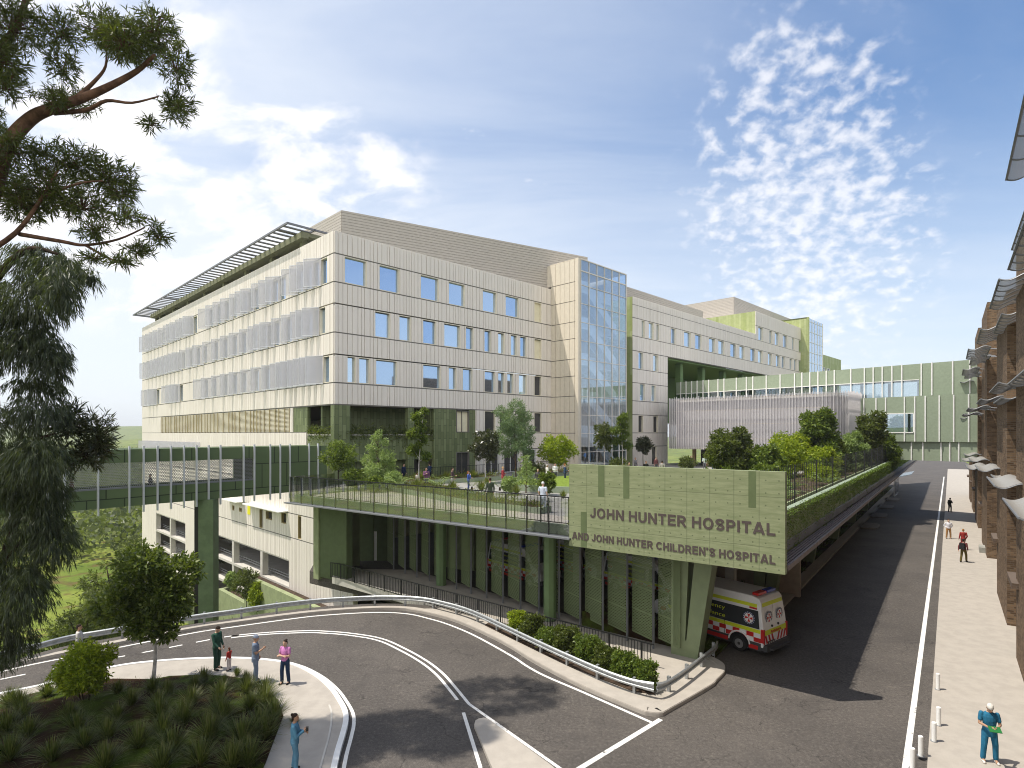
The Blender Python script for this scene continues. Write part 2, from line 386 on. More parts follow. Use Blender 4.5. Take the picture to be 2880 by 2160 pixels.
def mat_ground():
    m, g, b = pbsdf('lawn_and_scrub'); P = g.pos()
    n1 = g.noise(P, .06, 6, .6); n2 = g.noise(P, .9, 6, .7); n3 = g.noise(P, .18, 4)
    c = g.mix(g.ss(n1, .35, .65), (.095, .140, .020), (.190, .225, .040))
    c = g.mix(g.m('MULTIPLY', g.ss(n3, .54, .68), .75), c, (.105, .060, .028))
    c = g.mix(g.m('MULTIPLY', g.ss(n2, .5, .7), .6), c, (.040, .055, .016))
    g.put(b.inputs['Base Color'], c); b.inputs['Roughness'].default_value = .95; b.inputs['Specular IOR Level'].default_value = .1
    bn = g.new('ShaderNodeBump'); bn.inputs['Strength'].default_value = .8; bn.inputs['Distance'].default_value = .15
    g.put(bn.inputs['Height'], n2); g.put(b.inputs['Normal'], bn.outputs[0]); return m
M_GROUND = mat_ground()
def mat_bed():
    m, g, b = pbsdf('mossy_bed'); P = g.pos()
    n1 = g.noise(P, .55, 5, .6); n2 = g.noise(P, 5, 6, .75)
    c = g.mix(g.ss(n1, .45, .6), (.036, .018, .010), (.065, .100, .010))
    c = g.mix(g.m('MULTIPLY', g.ss(n2, .45, .7), .55), c, (.020, .027, .006))
    g.put(b.inputs['Base Color'], c); b.inputs['Roughness'].default_value = .95; b.inputs['Specular IOR Level'].default_value = .1
    bn = g.new('ShaderNodeBump'); bn.inputs['Strength'].default_value = .9; bn.inputs['Distance'].default_value = .08
    g.put(bn.inputs['Height'], n2); g.put(b.inputs['Normal'], bn.outputs[0]); return m
M_BED = mat_bed()
M_LAWN = plain('mown_lawn', (.155, .215, .035), .95, var=.3, vs=4, bump=.5, spec=.1)
def mat_sign():
    """board-marked green concrete with panel joints and tie holes"""
    m, g, b = pbsdf('board_marked_green_concrete'); P = g.pos()
    s_ = g.vm('DOT_PRODUCT', g.vm('SUBTRACT', P, (2.86, 27.0, 4.75)), (.803, -.596, 0)); z = g.m('SUBTRACT', g.sep(P)[2], 4.75)
    w = g.comb(s_, z)
    n1 = g.noise(g.comb(g.m('MULTIPLY', s_, .8), g.m('MULTIPLY', z, 6.0)), 1.4, 6, .7); n2 = g.noise(w, 5, 6, .7)
    c = g.mix(g.ss(n1, .3, .7), (.195, .23, .115), (.285, .315, .178))
    c = g.mix(g.m('MULTIPLY', g.ss(n2, .55, .75), .35), c, (.15, .175, .09))
    ju = g.m('ABSOLUTE', g.m('SUBTRACT', g.m('FRACT', g.m('DIVIDE', s_, .93)), .5)); jz = g.m('ABSOLUTE', g.m('SUBTRACT', g.m('FRACT', g.m('ADD', g.m('DIVIDE', z, 1.9), .5)), .5))
    j = g.m('MAXIMUM', g.m('GREATER_THAN', ju, .488), g.m('GREATER_THAN', jz, .494))
    hu = g.m('SUBTRACT', g.m('FRACT', g.m('DIVIDE', s_, .465)), .5); hz = g.m('SUBTRACT', g.m('FRACT', g.m('ADD', g.m('DIVIDE', z, .475), .2)), .5)
    hole = g.m('LESS_THAN', g.m('ADD', g.m('MULTIPLY', hu, hu), g.m('MULTIPLY', hz, hz)), .0042)
    c = g.mix(g.m('MAXIMUM', g.m('MULTIPLY', j, .55), g.m('MULTIPLY', hole, .6)), c, (.055, .075, .035))
    g.put(b.inputs['Base Color'], c); b.inputs['Roughness'].default_value = .8
    bn = g.new('ShaderNodeBump'); bn.inputs['Strength'].default_value = .35; bn.inputs['Distance'].default_value = .02
    g.put(bn.inputs['Height'], g.m('SUBTRACT', g.m('MULTIPLY', n2, .5), g.m('MAXIMUM', j, hole))); g.put(b.inputs['Normal'], bn.outputs[0]); return m
M_SIGN = mat_sign()
# ============================================================= ground, road, pavement
GUARD = [(-21.81,24.4),(-21.09,25.35),(-20.39,26.43),(-19.34,27.19),(-17.8,28.37),(-15.98,29.59),(-14.68,30.3),(-13.47,31.08),(-12.1,31.78),(-10.73,32.3),(-9.21,32.65),(-7.75,32.85),(-6.31,32.81),(-4.93,32.47),(-3.68,31.64),(-2.53,30.66),(-1.45,29.38),(0.09,27.25),(1.51,25.3),(2.43,24.09),(3.62,22.61),(4.47,21.78),(5.28,21.29)]
GUARD_L = [(-34.5,6.0),(-30.5,12.0),(-26.6,18.0),(-23.6,22.2)]      # the road goes on down to the left, past the frame
def cat_rom(P, n=6):
    P = [np.array(p, float) for p in P]; out = []
    for k in range(len(P)-1):
        p0, p1, p2, p3 = P[max(k-1,0)], P[k], P[k+1], P[min(k+2,len(P)-1)]
        for j in range(n):
            t = j/n; out.append(tuple(.5*((2*p1)+(p2-p0)*t+(2*p0-5*p1+4*p2-p3)*t*t+(3*p1-p0-3*p2+p3)*t**3)))
    out.append(tuple(P[-1])); return out
def offset(P, d):
    out = []; P = [np.array(p) for p in P]
    for k, p in enumerate(P):
        t = P[min(k+1,len(P)-1)]-P[max(k-1,0)]; t = t/(np.linalg.norm(t)+1e-9); out.append(tuple(p+d*np.array((-t[1], t[0]))))
    return out
def ribbon(mb, P, w0, w1, z0, z1=None):
    """flat strip along P between the offsets w0 and w1 (left positive); with z1 a raised kerb"""
    L = offset(P, w1); Rr = offset(P, w0)
    for k in range(len(P)-1):
        if z1 is None: mb.face([(*Rr[k],z0),(*Rr[k+1],z0),(*L[k+1],z0),(*L[k],z0)])
        else: mb.hexa([(*Rr[k],z0),(*Rr[k+1],z0),(*L[k+1],z0),(*L[k],z0),(*Rr[k],z1),(*Rr[k+1],z1),(*L[k+1],z1),(*L[k],z1)])
GALL = cat_rom(GUARD_L + GUARD[:17], 5)
plate = offset(GALL, .75) + [(-3.0,33.5),(-8.2,37.2),(-11.9,39.6),(-14.7,41.6),(-16.4,49.5),(-13,53),(62,130),(100,160),(160,222),(168,214),(24,8),(12,-12),(-20,-20),(-44,-8)]
mb = MB(); mb.prism(plate, -.9, 0.0); struct(mb.build('road', M_ASPH, tri=True, origin=(0,0,0)))

def in_poly(x, y, poly):
    ins = np.zeros(x.shape, bool); n = len(poly)
    for i in range(n):
        x0, y0 = poly[i]; x1, y1 = poly[(i+1)%n]
        c = ((y0 > y) != (y1 > y)) & (x < (x1-x0)*(y-y0)/((y1-y0) or 1e-9)+x0); ins ^= c
    return ins
def dist_poly(x, y, poly):
    d = np.full(x.shape, 1e9); n = len(poly)
    for i in range(n):
        ax, ay = poly[i]; bx, by = poly[(i+1)%n]; dx, dy = bx-ax, by-ay
        t = np.clip(((x-ax)*dx+(y-ay)*dy)/(dx*dx+dy*dy+1e-9), 0, 1); d = np.minimum(d, np.hypot(x-ax-t*dx, y-ay-t*dy))
    return d
def dist_line(x, y, L):
    d = np.full(x.shape, 1e9)
    for (ax, ay), (bx, by) in zip(L[:-1], L[1:]):
        dx, dy = bx-ax, by-ay; t = np.clip(((x-ax)*dx+(y-ay)*dy)/(dx*dx+dy*dy+1e-9), 0, 1); d = np.minimum(d, np.hypot(x-ax-t*dx, y-ay-t*dy))
    return d
RIM = offset(GALL, .75)
def smooth_noise(x, y, s, seed=0):
    r = np.random.RandomState(seed); v = np.zeros_like(x)
    for k in range(5):
        th = r.uniform(0, 6.28); f = (1.7**k)/s; v += np.sin((x*np.cos(th)+y*np.sin(th))*f*6.28+r.uniform(0, 6.28))/(1.5**k)
    return v/2.2
def terrain_z(x, y):
    x = np.asarray(x, float); y = np.asarray(y, float)
    dx, dy = x-HC[0], y-HC[1]; b_ = dx*B_[0]+dy*B_[1]; a_ = dx*A_[0]+dy*A_[1]
    base = -8.8-.165*np.clip(b_, -5, 75)+.05*np.clip(-a_-6, 0, 50)
    ins = in_poly(x, y, plate); d = dist_line(x, y, RIM)
    z = np.where(ins, np.where(y > 34.5, -9.2, -.85), np.maximum(-.35-np.where(x > -15, 1.5, .72)*d, base))
    near_ = np.clip((160-np.hypot(x, y))/60, 0, 1)
    z = z+np.where(ins, 0, smooth_noise(x, y, 17, 3)*.35*np.clip(d/4, 0, 1))
    R = np.hypot(x, y); th = np.degrees(np.arctan2(x, y))
    hill = 92*np.exp(-((R-2300)/600)**2)*(.55+.45*np.cos(np.radians(th*5+150)))*np.clip((R-700)/600, 0, 1)*.62
    hill += 24*np.exp(-((R-1200)/260)**2)*(.5+.5*np.sin(np.radians(th*11+40)))
    far = -21+hill+smooth_noise(x, y, 420, 5)*2*np.clip((R-300)/500, 0, 1)
    return z*near_+far*(1-near_)
gx = np.concatenate([-np.geomspace(5000, 92, 46), np.arange(-90, 24, 1.25), np.geomspace(26, 5000, 40)])
gy = np.concatenate([-np.geomspace(3000, 42, 16), np.arange(-40, 112, 1.25), np.geomspace(114, 5200, 60)])
X, Y = np.meshgrid(gx, gy); Z = terrain_z(X, Y)
nx, ny = len(gx), len(gy); idx = np.arange(nx*ny).reshape(ny, nx)
fq = np.stack([idx[:-1,:-1], idx[:-1,1:], idx[1:,1:], idx[1:,:-1]], -1).reshape(-1, 4)
struct(np_mesh('terrain', np.stack([X, Y, Z], -1).reshape(-1, 3), fq, 4, M_GROUND, smooth=True))

# ---- painted lines, 4 mm sheets
C_OUT = [(-33.0,4.6),(-29.3,10.4),(-25.2,17.2),(-22.0,21.9),(-20.79,23.25),(-19.19,24.5),(-17.38,25.72),(-16.22,26.55),(-15.12,27.39),(-13.84,28.24),(-12.16,28.77),(-10.29,29.0),(-9.5,28.94),(-8.06,28.63),(-6.35,27.89),(-4.88,26.49),(-3.68,25.07),(-2.85,23.79),(-2.21,22.49),(-1.59,21.15)]
EDGE = [(-33.9,5.6),(-30.0,11.5),(-26.1,17.5),(-23.1,21.8),(-21.43,23.97),(-20.66,24.84),(-18.72,26.43),(-15.92,28.7),(-14.46,29.52),(-12.49,30.54),(-10.51,31.4),(-7.72,31.95),(-5.85,31.72),(-4.54,30.93),(-3.34,29.95),(-1.86,28.31),(-0.03,25.72),(0.63,24.6),(1.37,23.58),(2.72,22.13),(4.83,19.79)]
mb = MB()
ce = cat_rom(C_OUT, 5)
ribbon(mb, ce[45:], -.06, .06, .004)                                  # double centre line, outer
ribbon(mb, ce[45:-2], -.34, -.22, .004)                               # double centre line, inner
for k in range(0, 46, 4): ribbon(mb, ce[k:k+3], -.06, .06, .004)      # broken line further down the road
ribbon(mb, [(-1.59,21.15),(1.41,17.11),(4.0,13.6)], -.06, .06, .004)
ribbon(mb, [(-1.74,20.5),(-0.94,17.11),(-.1,13.6)], -.06, .06, .004)
ribbon(mb, cat_rom(EDGE, 5), -.065, .065, .004)
ribbon(mb, [(5.2,20.02),(2.05,17.11),(-3,12.5)], -.09, .09, .0045)    # give-way line across the mouth
ribbon(mb, [RF(r_, -1.05)[:2] for r_ in (8, 20, 21.5, 60, 100, 165)], -.09, .09, .004)
struct(mb.build('road_markings', M_LINE, origin=(0,0,0)))

# ---- right-hand pavement along the brick building
mb = MB(); mb.prism([RF(-12,-.55)[:2], RF(200,-.45)[:2], RF(200,4)[:2], RF(-12,4)[:2]], -.02, .10); struct(mb.build('pavement', M_PAVE, tri=True, origin=(0,0,0)))

# ---- the wedge of concrete between the bend and the ambulance bay
KERB_O = [(-21.6,24.16),(-20.83,25.04),(-18.92,26.72),(-16.08,29.0),(-14.6,29.81),(-12.59,30.87),(-10.51,31.72),(-7.8,32.3),(-5.97,32.2),(-4.65,31.55),(-2.81,30.1),(-0.47,27.19),(1.03,24.75),(2.74,22.4),(4.44,20.55),(4.85,20.25),(5.27,20.2),(5.64,20.5),(7.77,22.41),(8.23,22.97),(8.79,23.7),(9.04,24.3),(9.06,24.69),(8.91,25.21)]
ko = cat_rom(KERB_O[8:], 4)
wedge = ko + [(8.0,26.6),(6.9,27.3),(-7.2,41.4),(-14.0,41.8),(-12.2,39.6),(-3.2,32.3)]
mb = MB(); mb.prism(wedge, -.3, .13); struct(mb.build('walkway', M_PAVE, tri=True, origin=(0,0,0)))
mb = MB(); ribbon(mb, cat_rom(KERB_O, 4), .02, .36, 0.0, .15); struct(mb.build('kerb', M_PAVE, origin=(0,0,0)))
# rim of the bridge-like end of the walkway (its slab edge)
mb = MB(); ribbon(mb, [(-12.4,39.5),(-3.2,32.1)], -.02, .10, -.35, .17); struct(mb.build('walkway_edge', M_CONC, origin=(0,0,0)))
# planting strip behind the guard rail
strip = [(-1.1,30.0),(0.45,27.9),(2.9,24.9),(5.0,22.4),(5.4,21.6),(4.6,21.9),(2.6,24.0),(0.2,27.2),(-1.4,29.4)]
mb = MB(); mb.prism(strip, .1, .17); struct(mb.build('soil_strip', M_SOIL, tri=True, origin=(0,0,0)))
# raised traffic island
isl = [(-1.28,19.42),(-1.26,19.7),(-1.15,19.84),(-0.98,19.9),(-0.85,19.84),(-0.72,19.68),(1.13,17.11),(3.0,14.2),(.3,14.2),(-0.64,17.11)]
mb = MB(); mb.prism(isl, -.02, .12); struct(mb.build('traffic_island', M_PAVE, tri=True, origin=(0,0,0)))

# ---- lower left: path and garden bed inside the bend
BEDK = [(-27.6,11.5),(-25.0,15.5),(-21.6,19.8),(-19.47,21.78),(-18.6,22.43),(-17.76,23.47),(-16.7,24.42),(-15.41,24.89),(-13.89,25.16),(-12.37,25.24),(-10.93,25.09),(-9.4,24.59),(-8.03,23.49),(-7.01,22.29),(-6.34,21.25),(-5.87,20.38),(-5.63,19.63),(-5.48,18.74),(-5.23,17.11),(-4.4,13.0)]
bk = cat_rom(BEDK, 4)
mb = MB(); mb.prism(bk+[(-6,8),(-28,6)], -.02, .12); struct(mb.build('path', M_PAVE, tri=True, origin=(0,0,0)))
mb = MB(); ribbon(mb, bk, -.16, .02, 0, .145); struct(mb.build('kerb', M_WHITE, origin=(0,0,0)))
mb = MB(); ribbon(mb, bk, .14, .26, .004); struct(mb.build('road_markings', M_LINE, origin=(0,0,0)))
mb = MB(); ribbon(mb, cat_rom([(-6.65,20.82),(-6.35,20.15),(-6.02,18.91),(-5.7,17.11),(-5.0,13)], 4), -.03, .03, .123, .135); struct(mb.build('kerb', M_CONC, origin=(0,0,0)))
BED = [(-26.0,12.5),(-22.5,17.0),(-18.94,21.0),(-17.62,22.2),(-16.03,23.0),(-14.4,22.95),(-13.9,23.25),(-12.72,23.38),(-11.64,23.27),(-10.92,23.05),(-9.68,22.33),(-8.66,21.18),(-7.98,19.98),(-7.78,19.03),(-7.37,17.11),(-6.6,12.0),(-6.8,9),(-26,8)]
def bed_z(x, y): 
    return .15+.30*np.clip(dist_poly(np.array(x), np.array(y), BED)/2.2, 0, 1)
gx = np.arange(-26.5, -6, .3); gy = np.arange(8, 24, .3); X, Y = np.meshgrid(gx, gy); ins = in_poly(X, Y, BED)
Zb = np.where(ins, bed_z(X, Y)+smooth_noise(X, Y, 1.7, 8)*.03, .02)
mb = MB(); mb.prism(BED, .0, .15); bo = mb.build('garden_bed', M_BED, tri=True, origin=(0,0,0)); struct(bo)
nx, ny = len(gx), len(gy); idx = np.arange(nx*ny).reshape(ny, nx)
fq = np.stack([idx[:-1,:-1], idx[:-1,1:], idx[1:,1:], idx[1:,:-1]], -1).reshape(-1, 4)
keep = ins.reshape(-1)[fq].all(1)
struct(np_mesh('garden_mound', np.stack([X, Y, Zb], -1).reshape(-1, 3), fq[keep], 4, M_BED, smooth=True))

# garden slope under the terrace edge, beside the street, with its pale kerb
mb = MB(); mb.prism([RF(25.5,-15)[:2], RF(25.5,-8.3)[:2], RF(126,-8.3)[:2], RF(126,-15)[:2]], 0, lambda x, y: .12+.12*max(0, -8.6-(x*P_[0]+y*P_[1]))); struct(mb.build('garden_slope', M_BED, tri=True, origin=(0,0,0)))
mb = MB(); mb.box(RF, 31.5, 126, -8.3, -7.55, 0, .14); struct(mb.build('kerb', M_PAVE, origin=(0,0,0)))
for k, r_ in enumerate((72, 82, 92, 103)):
    pts = [RF(r_+2.2*math.copysign(abs(math.cos(t))**.6, math.cos(t)), -6.9+.95*math.copysign(abs(math.sin(t))**.6, math.sin(t)))[:2] for t in np.linspace(0, 6.283, 22)[:-1]]
    mb = MB(); mb.prism(pts, -.02, .14); struct(mb.build('kerb_island', plain('worn_island', (.17,.15,.13), .9, var=.15), tri=True, origin=(0,0,0)))
# ============================================================= the hospital
HOSP = thing('hospital_building', 'large cream ribbed hospital block with blue windows, rooftop plant room and glass stair tower', 'building', (*HC, 5.5))
ZS = 12.5; FH = 4.46
HEADS = [25.87, 21.45, 16.95]; SILLS = [23.46, 19.0, 14.54]
def pans(L, seed):
    r = random.Random(seed); u = -8.0; out = []
    while u < L:
        w = r.choice((.26, .34, .34, .46, .46, .58)); out.append((u+.028, u+w-.028)); u += w
    return out
def clad(core, rib, fr, P, u0, u1, z0, z1, d=0.0, thick=.35):
    if u0 == 0: u0 = .003
    core.box(fr, u0, u1, d-thick, d, z0, z1)
    for a_, b_ in P:
        a2, b2 = max(a_, u0), min(b_, u1)
        if b2-a2 > .05: rib.box(fr, a2, b2, d-.001, d+.085, z0, z1)
def wins_row(core, rib, fr, P, u0, u1, z0, z1, wins, d=0.0):
    e = u0
    for w0, w1 in sorted(wins):
        if w0 > e: clad(core, rib, fr, P, e, w0, z0, z1, d)
        e = max(e, w1)
    if u1 > e: clad(core, rib, fr, P, e, u1, z0, z1, d)
def window(fr, u0, u1, z0, z1, d=0.0, mat=None, parent=None, fmat=None, mull=()):
    parent = parent or HOSP
    mb = MB(); mb.box(fr, u0, u1, d-.30, d-.20, z0, z1); w = mb.build('window', mat or M_WIN, parent)
    f = MB(); t = .07
    f.box(fr, u0, u0+t, d-.20, d+.06, z0, z1); f.box(fr, u1-t, u1, d-.20, d+.06, z0, z1)
    f.box(fr, u0+t, u1-t, d-.20, d+.06, z0, z0+t); f.box(fr, u0+t, u1-t, d-.20, d+.06, z1-t, z1)
    for m_ in mull: f.box(fr, m_-.03, m_+.03, d-.2, d-.1, z0+t, z1-t)
    f.build('frame', fmat or M_CREAM_LOUV, w); return w
PA = pans(130, 3); PB = pans(75, 5)
core, rib, fl = MB(), MB(), MB()
ROWS = [[(0.93,3.19),(4.5,6.76),(9.24,11.55),(12.82,15.08),(17.59,19.77),(21.12,23.35),(26.02,27.33)],
 [(4.04,5.74),(6.71,8.11),(9.53,11.21),(12.21,14.45),(15.16,16.28),(17.84,18.92),(19.94,21.02),(21.97,23.06),(23.53,24.67),(26.02,27.33)],
 [(1.18,2.05),(2.36,3.51),(4.13,6.5),(9.53,11.81),(12.8,13.9),(14.71,16.13),(17.87,19.53),(19.94,21.02),(21.39,22.47),(23.3,24.72),(26.02,27.33)]]
LA, LB = 29.2, 66.4
# long front
clad(core, rib, FA, PA, 0, LA, 25.98, 27.9)
for k in range(3):
    wins_row(core, rib, FA, PA, 0, LA, SILLS[k], HEADS[k], ROWS[k])
    for w0, w1 in ROWS[k]:
        mt = M_WARM if (w0 > 25.9 and k < 2) else (M_WIN_D if w0 > 25.9 else M_WIN); window(FA, w0, w1, SILLS[k], HEADS[k], mat=mt)
    top = SILLS[k]-.11; bot = (HEADS[k+1]+.11) if k < 2 else ZS+.11
    clad(core, rib, FA, PA, 0, LA, bot, top)
for z in (25.925, 23.405, 21.395, 18.945, 16.895, 14.485, ZS+.055): fl.box(FA, .0, LA, -.3, .03, z-.055, z+.055); fl.box(FB, .0, LB, -.3, .03, z-.054, z+.054)
# ground storeys under the soffit, right of the green recess
G0 = 16.6
LOWW = [(17.9,19.6),(20.2,22.0),(23.2,24.8),(26.0,27.4)]
wins_row(core, rib, FA, PA, G0, LA, 10.1, ZS, LOWW); clad(core, rib, FA, PA, G0, LA, 8.2, 9.99)
wins_row(core, rib, FA, PA, G0, LA, 5.5, 8.09, [(18.0,20.2),(20.9,23.4),(24.0,26.4)])
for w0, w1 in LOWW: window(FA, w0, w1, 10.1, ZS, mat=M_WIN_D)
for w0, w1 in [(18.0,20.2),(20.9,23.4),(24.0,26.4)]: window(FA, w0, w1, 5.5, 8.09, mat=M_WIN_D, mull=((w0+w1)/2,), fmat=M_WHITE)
for z in (10.045, 8.145): fl.box(FA, G0, LA, -.3, .03, z-.055, z+.055)
# end front: three storeys of windows behind mesh sunshades
SUN = [[2.15,3.6,5.12,6.91,10.76,12.6,14.41,17.52,19.2,20.86,23.97,26.51,29.18,32.0,38.48,40.2,41.85,44.71,46.5,48.09,50.87,53.77,56.0,58.17,60.3,62.2],
 [2.5,3.8,4.96,6.91,9.32,12.26,13.9,15.42,17.95,21.09,23.97,27.03,30.29,34.38,37.18,40.14,43.62,45.4,47.32,49.3,51.27,53.2,55.06,57.3,59.6,61.8],
 [1.77,3.1,4.33,5.6,7.25,8.27,9.68,11.69,14.61,17.52,21.09,23.97,27.03,30.85,34.0,44.71,46.8,48.87,56.81,58.8,61.0]]
rs = random.Random(11)
for k in range(3):
    wn = []
    for i, b0 in enumerate(SUN[k]):
        nxt = SUN[k][i+1] if i+1 < len(SUN[k]) else b0+2.2
        wn.append((b0-1.0, min(b0+.7, nxt-1.15)))
    wn = [(max(.5, a_), max(b_, a_+.5)) for a_, b_ in wn]
    wins_row(core, rib, FB, PB, 0, LB, SILLS[k], HEADS[k], wn)
    for w0, w1 in wn: window(FB, w0, w1, SILLS[k], HEADS[k])
    clad(core, rib, FB, PB, 0, LB, (HEADS[k+1]+.11) if k < 2 else ZS+.11, SILLS[k]-.11)
    for b0 in SUN[k]:                                              # hinged mesh panels swung out from the wall
        L = 1.75; dx, dd = L*math.cos(rad(33)), L*math.sin(rad(33)); zt, zb_ = HEADS[k]+.05, SILLS[k]-.05
        m_ = MB(); p0, p1 = FB(b0, .16), FB(b0+dx, .16+dd)
        m_.bar((p0[0], p0[1], (zt+zb_)/2), (p1[0], p1[1], (zt+zb_)/2), .03, zt-zb_); s_ = m_.build('sunshade', M_SHADE, HOSP)
        f_ = MB()
        for z in (zt, zb_): f_.bar((p0[0], p0[1], z), (p1[0], p1[1], z), .05, .05)
        f_.bar((p1[0], p1[1], zb_), (p1[0], p1[1], zt), .04, .04); q = FB(b0+.8, .02); mid = ((p0[0]*.5+p1[0]*.5), (p0[1]*.5+p1[1]*.5))
        for z in (zt-.03, zb_+.03): f_.bar((q[0], q[1], z), (mid[0], mid[1], z), .03, .03)
        f_.build('frame', M_SILV, s_)
clad(core, rib, FB, PB, 0, LB, 25.98, 27.9)
# louvred storey, then the plain band with the bridge in front
lv = MB(); mu = MB()
for z in np.arange(10.2, 12.45, .13): lv.box(FB, 8.9, 55.0, -.06, .05, z, z+.055)
lv.box(FB, 8.9, 55.0, -.20, -.08, 10.1, 12.5)
r_ = random.Random(4); u = 8.9
while u < 55:
    mu = MB(); mu.box(FB, u, u+.11, -.2, .11, 10.1, 12.5); mu.build('mullion', plain('ochre_frame', (.36,.29,.15), .5, var=0), HOSP); u += r_.choice((.9, 1.1, 1.4, 1.4, 1.9))
lv.build('louvre_screen', M_CREAM_LOUV, HOSP)
clad(core, rib, FB, PB, 55.0, LB, 10.1, ZS); clad(core, rib, FB, PB, 8.2, 8.9, 10.1, ZS)
clad(core, rib, FB, PB, 5.2, LB, 5.2, 10.04)
for z in (10.07,): fl.box(FB, 5.2, LB, -.3, .02, z-.03, z+.03)
for b0 in np.arange(36, 63, 2.2):                                  # one more row of sunshades low on the end front
    m_ = MB(); p0, p1 = FB(b0, .12), FB(b0+1.8, 1.1); m_.bar((p0[0], p0[1], 7.6), (p1[0], p1[1], 7.6), .03, 2.4); m_.build('sunshade', M_SHADE, HOSP)
# lower part of the end front, down the slope
LOW0 = -3.4
SW = [(15.52,16.42,-.22,1.82),(13.06,14.7,.89,1.79),(9.66,10.86,.89,1.99),(6.32,7.06,-.22,2.03),(23.75,24.49,.89,1.5),(21.44,22.37,.93,1.42)]
clad(core, rib, FB, PB, LOW0, LB, 2.14, 5.09)
def row_with(ws, z0, z1):
    cur = LOW0
    for w0, w1, a_, b_ in sorted(ws):
        clad(core, rib, FB, PB, cur, w0, z0, z1)
        if a_ > z0: clad(core, rib, FB, PB, w0, w1, z0, a_)
        if b_ < z1: clad(core, rib, FB, PB, w0, w1, b_, z1)
        cur = w1; window(FB, w0, w1, max(a_, z0), min(b_, z1), mat=M_WIN_D, fmat=plain('ochre_frame', (.36,.29,.15), .5, var=0))
    clad(core, rib, FB, PB, cur, LB, z0, z1)
row_with(SW, -.26, 2.03); clad(core, rib, FB, PB, LOW0, LB, -2.6, -.37)
for z in (2.085, -.315, 5.145): fl.box(FB, LOW0, LB, -.3, .03, z-.055, z+.055)
aw = MB(); aw.box(FB, 9.3, 18.9, .0, 1.0, 2.15, 2.25); aw.build('awning', M_WHITE, HOSP)
aw = MB(); aw.box(FB, 20.6, 25.4, .0, 1.0, 2.15, 2.25); aw.build('awning', M_WHITE, HOSP)
tagp = MB(); tagp.box(FB, 18.9, 19.7, .02, .12, .9, 1.9); tagp.build('panel', plain('yellow_panel', (.75,.72,.02), .5, var=0), HOSP)
# car-park openings with beams, columns and parapet rails
OPEN = [(9.0,31.7,[9.0,16.0,24.4,31.7]),(42.5,57.8,[42.5,50.0,57.8])]
ZL = -21.0
for (s0, s1) in ((LOW0, 9.0), (31.7, 42.5), (57.8, LB)): clad(core, rib, FB, PB, s0, s1, ZL, -2.6)
for z in (-5.0, -7.6, -10.2): fl.box(FB, 31.7, 42.5, -.3, .02, z-.05, z+.05); fl.box(FB, 57.8, LB, -.3, .02, z-.05, z+.05)
pk = MB(); dk = MB(); rl = MB()
for s0, s1, cs in OPEN:
    for z in (-5.3, -7.9, -10.5, -13.1, -15.7): pk.box(FB, s0, s1, -.5, .05, z-.28, z); pk.box(FB, s0, s1, -9, -.5, z-.25, z-.05)
    for c_ in cs[1:-1]: pk.box(FB, c_-.3, c_+.3, -.6, .03, -18, -2.6)
    pk.box(FB, s0, s0+.12, -.6, .05, -18, -2.6); pk.box(FB, s1-.12, s1, -.6, .05, -18, -2.6); pk.box(FB, s0, s1, -.6, .04, -2.75, -2.6)
    for z in (-5.3, -7.9, -10.5, -13.1):
        for h_ in (.35, .62): rl.box(FB, s0, s1, -.95, -.88, z+h_, z+h_+.09)
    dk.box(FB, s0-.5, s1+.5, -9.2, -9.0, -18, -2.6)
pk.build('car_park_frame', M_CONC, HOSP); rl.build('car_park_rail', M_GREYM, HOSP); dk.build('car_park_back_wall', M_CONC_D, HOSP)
core.build('wall', M_CLAD, HOSP); rib.build('cladding', M_CLAD, HOSP); fl.build('string_course', M_FLASH, HOSP)
mb = MB(); mb.box(H, .35, 60, .35, LB, 27.2, 27.5); mb.box(H, .35, LA, .35, 8, 26.7, 27.1); mb.build('roof', M_CONC_D, HOSP)
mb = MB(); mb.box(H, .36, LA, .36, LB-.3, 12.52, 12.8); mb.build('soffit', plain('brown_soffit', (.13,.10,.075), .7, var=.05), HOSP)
mb = MB(); mb.box(H, .36, 28, LB-.34, LB, -21, 27.9); mb.box(H, 28, 28.3, 14, LB, -21, 27.9); mb.box(H, .5, 28, .5, .8, 20, 27); mb.build('rear_wall', M_CLAD, HOSP)
# green tiled recess at the terrace corner
tl = MB()
tl.box(H, -.04, 1.54, -.04, .60, 5.5, 12.5)                        # corner column
tl.box(H, 7.8, 8.5, -.02, .5, 5.5, 12.5)
tl.box(H, .35, 11.0, 2.9, 3.2, 9.0, 12.5); tl.box(H, 10.9, 11.1, .5, 2.9, 9.0, 12.5)
tl.box(H, 1.54, 7.8, .25, .55, 7.4, 9.85); tl.box(H, 8.5, 11.0, .25, .55, 7.4, 9.85)
tl.box(H, .0, .3, .6, 5.2, 5.5, 9.85); tl.box(H, .3, 11.0, .55, 4.6, 9.0, 9.3)
tl.box(H, 11.0, 13.9, .0, .4, 5.5, 12.5); tl.box(H, 15.7, 16.6, .0, .4, 5.5, 12.5); tl.box(H, 13.9, 15.7, .0, .4, 8.0, 10.1)
for a0, a1 in ((.5, 3.6), (5.2, 8.9), (9.9, 11.0)): tl.box(H, a0, a1, .9, 1.2, 5.5, 9.0)
tl.box(H, .35, 11, 1.2, 1.3, 8.0, 9.0)
tl.box(H, .0, .3, 5.2, 8.3, 10.0, 12.5)
tl.build('green_tiled_wall', M_TILE_G, HOSP)
mb = MB(); mb.box(H, .0, .25, 5.2, 8.3, 8.4, 10.04); mb.build('parapet', M_CLAD, HOSP)
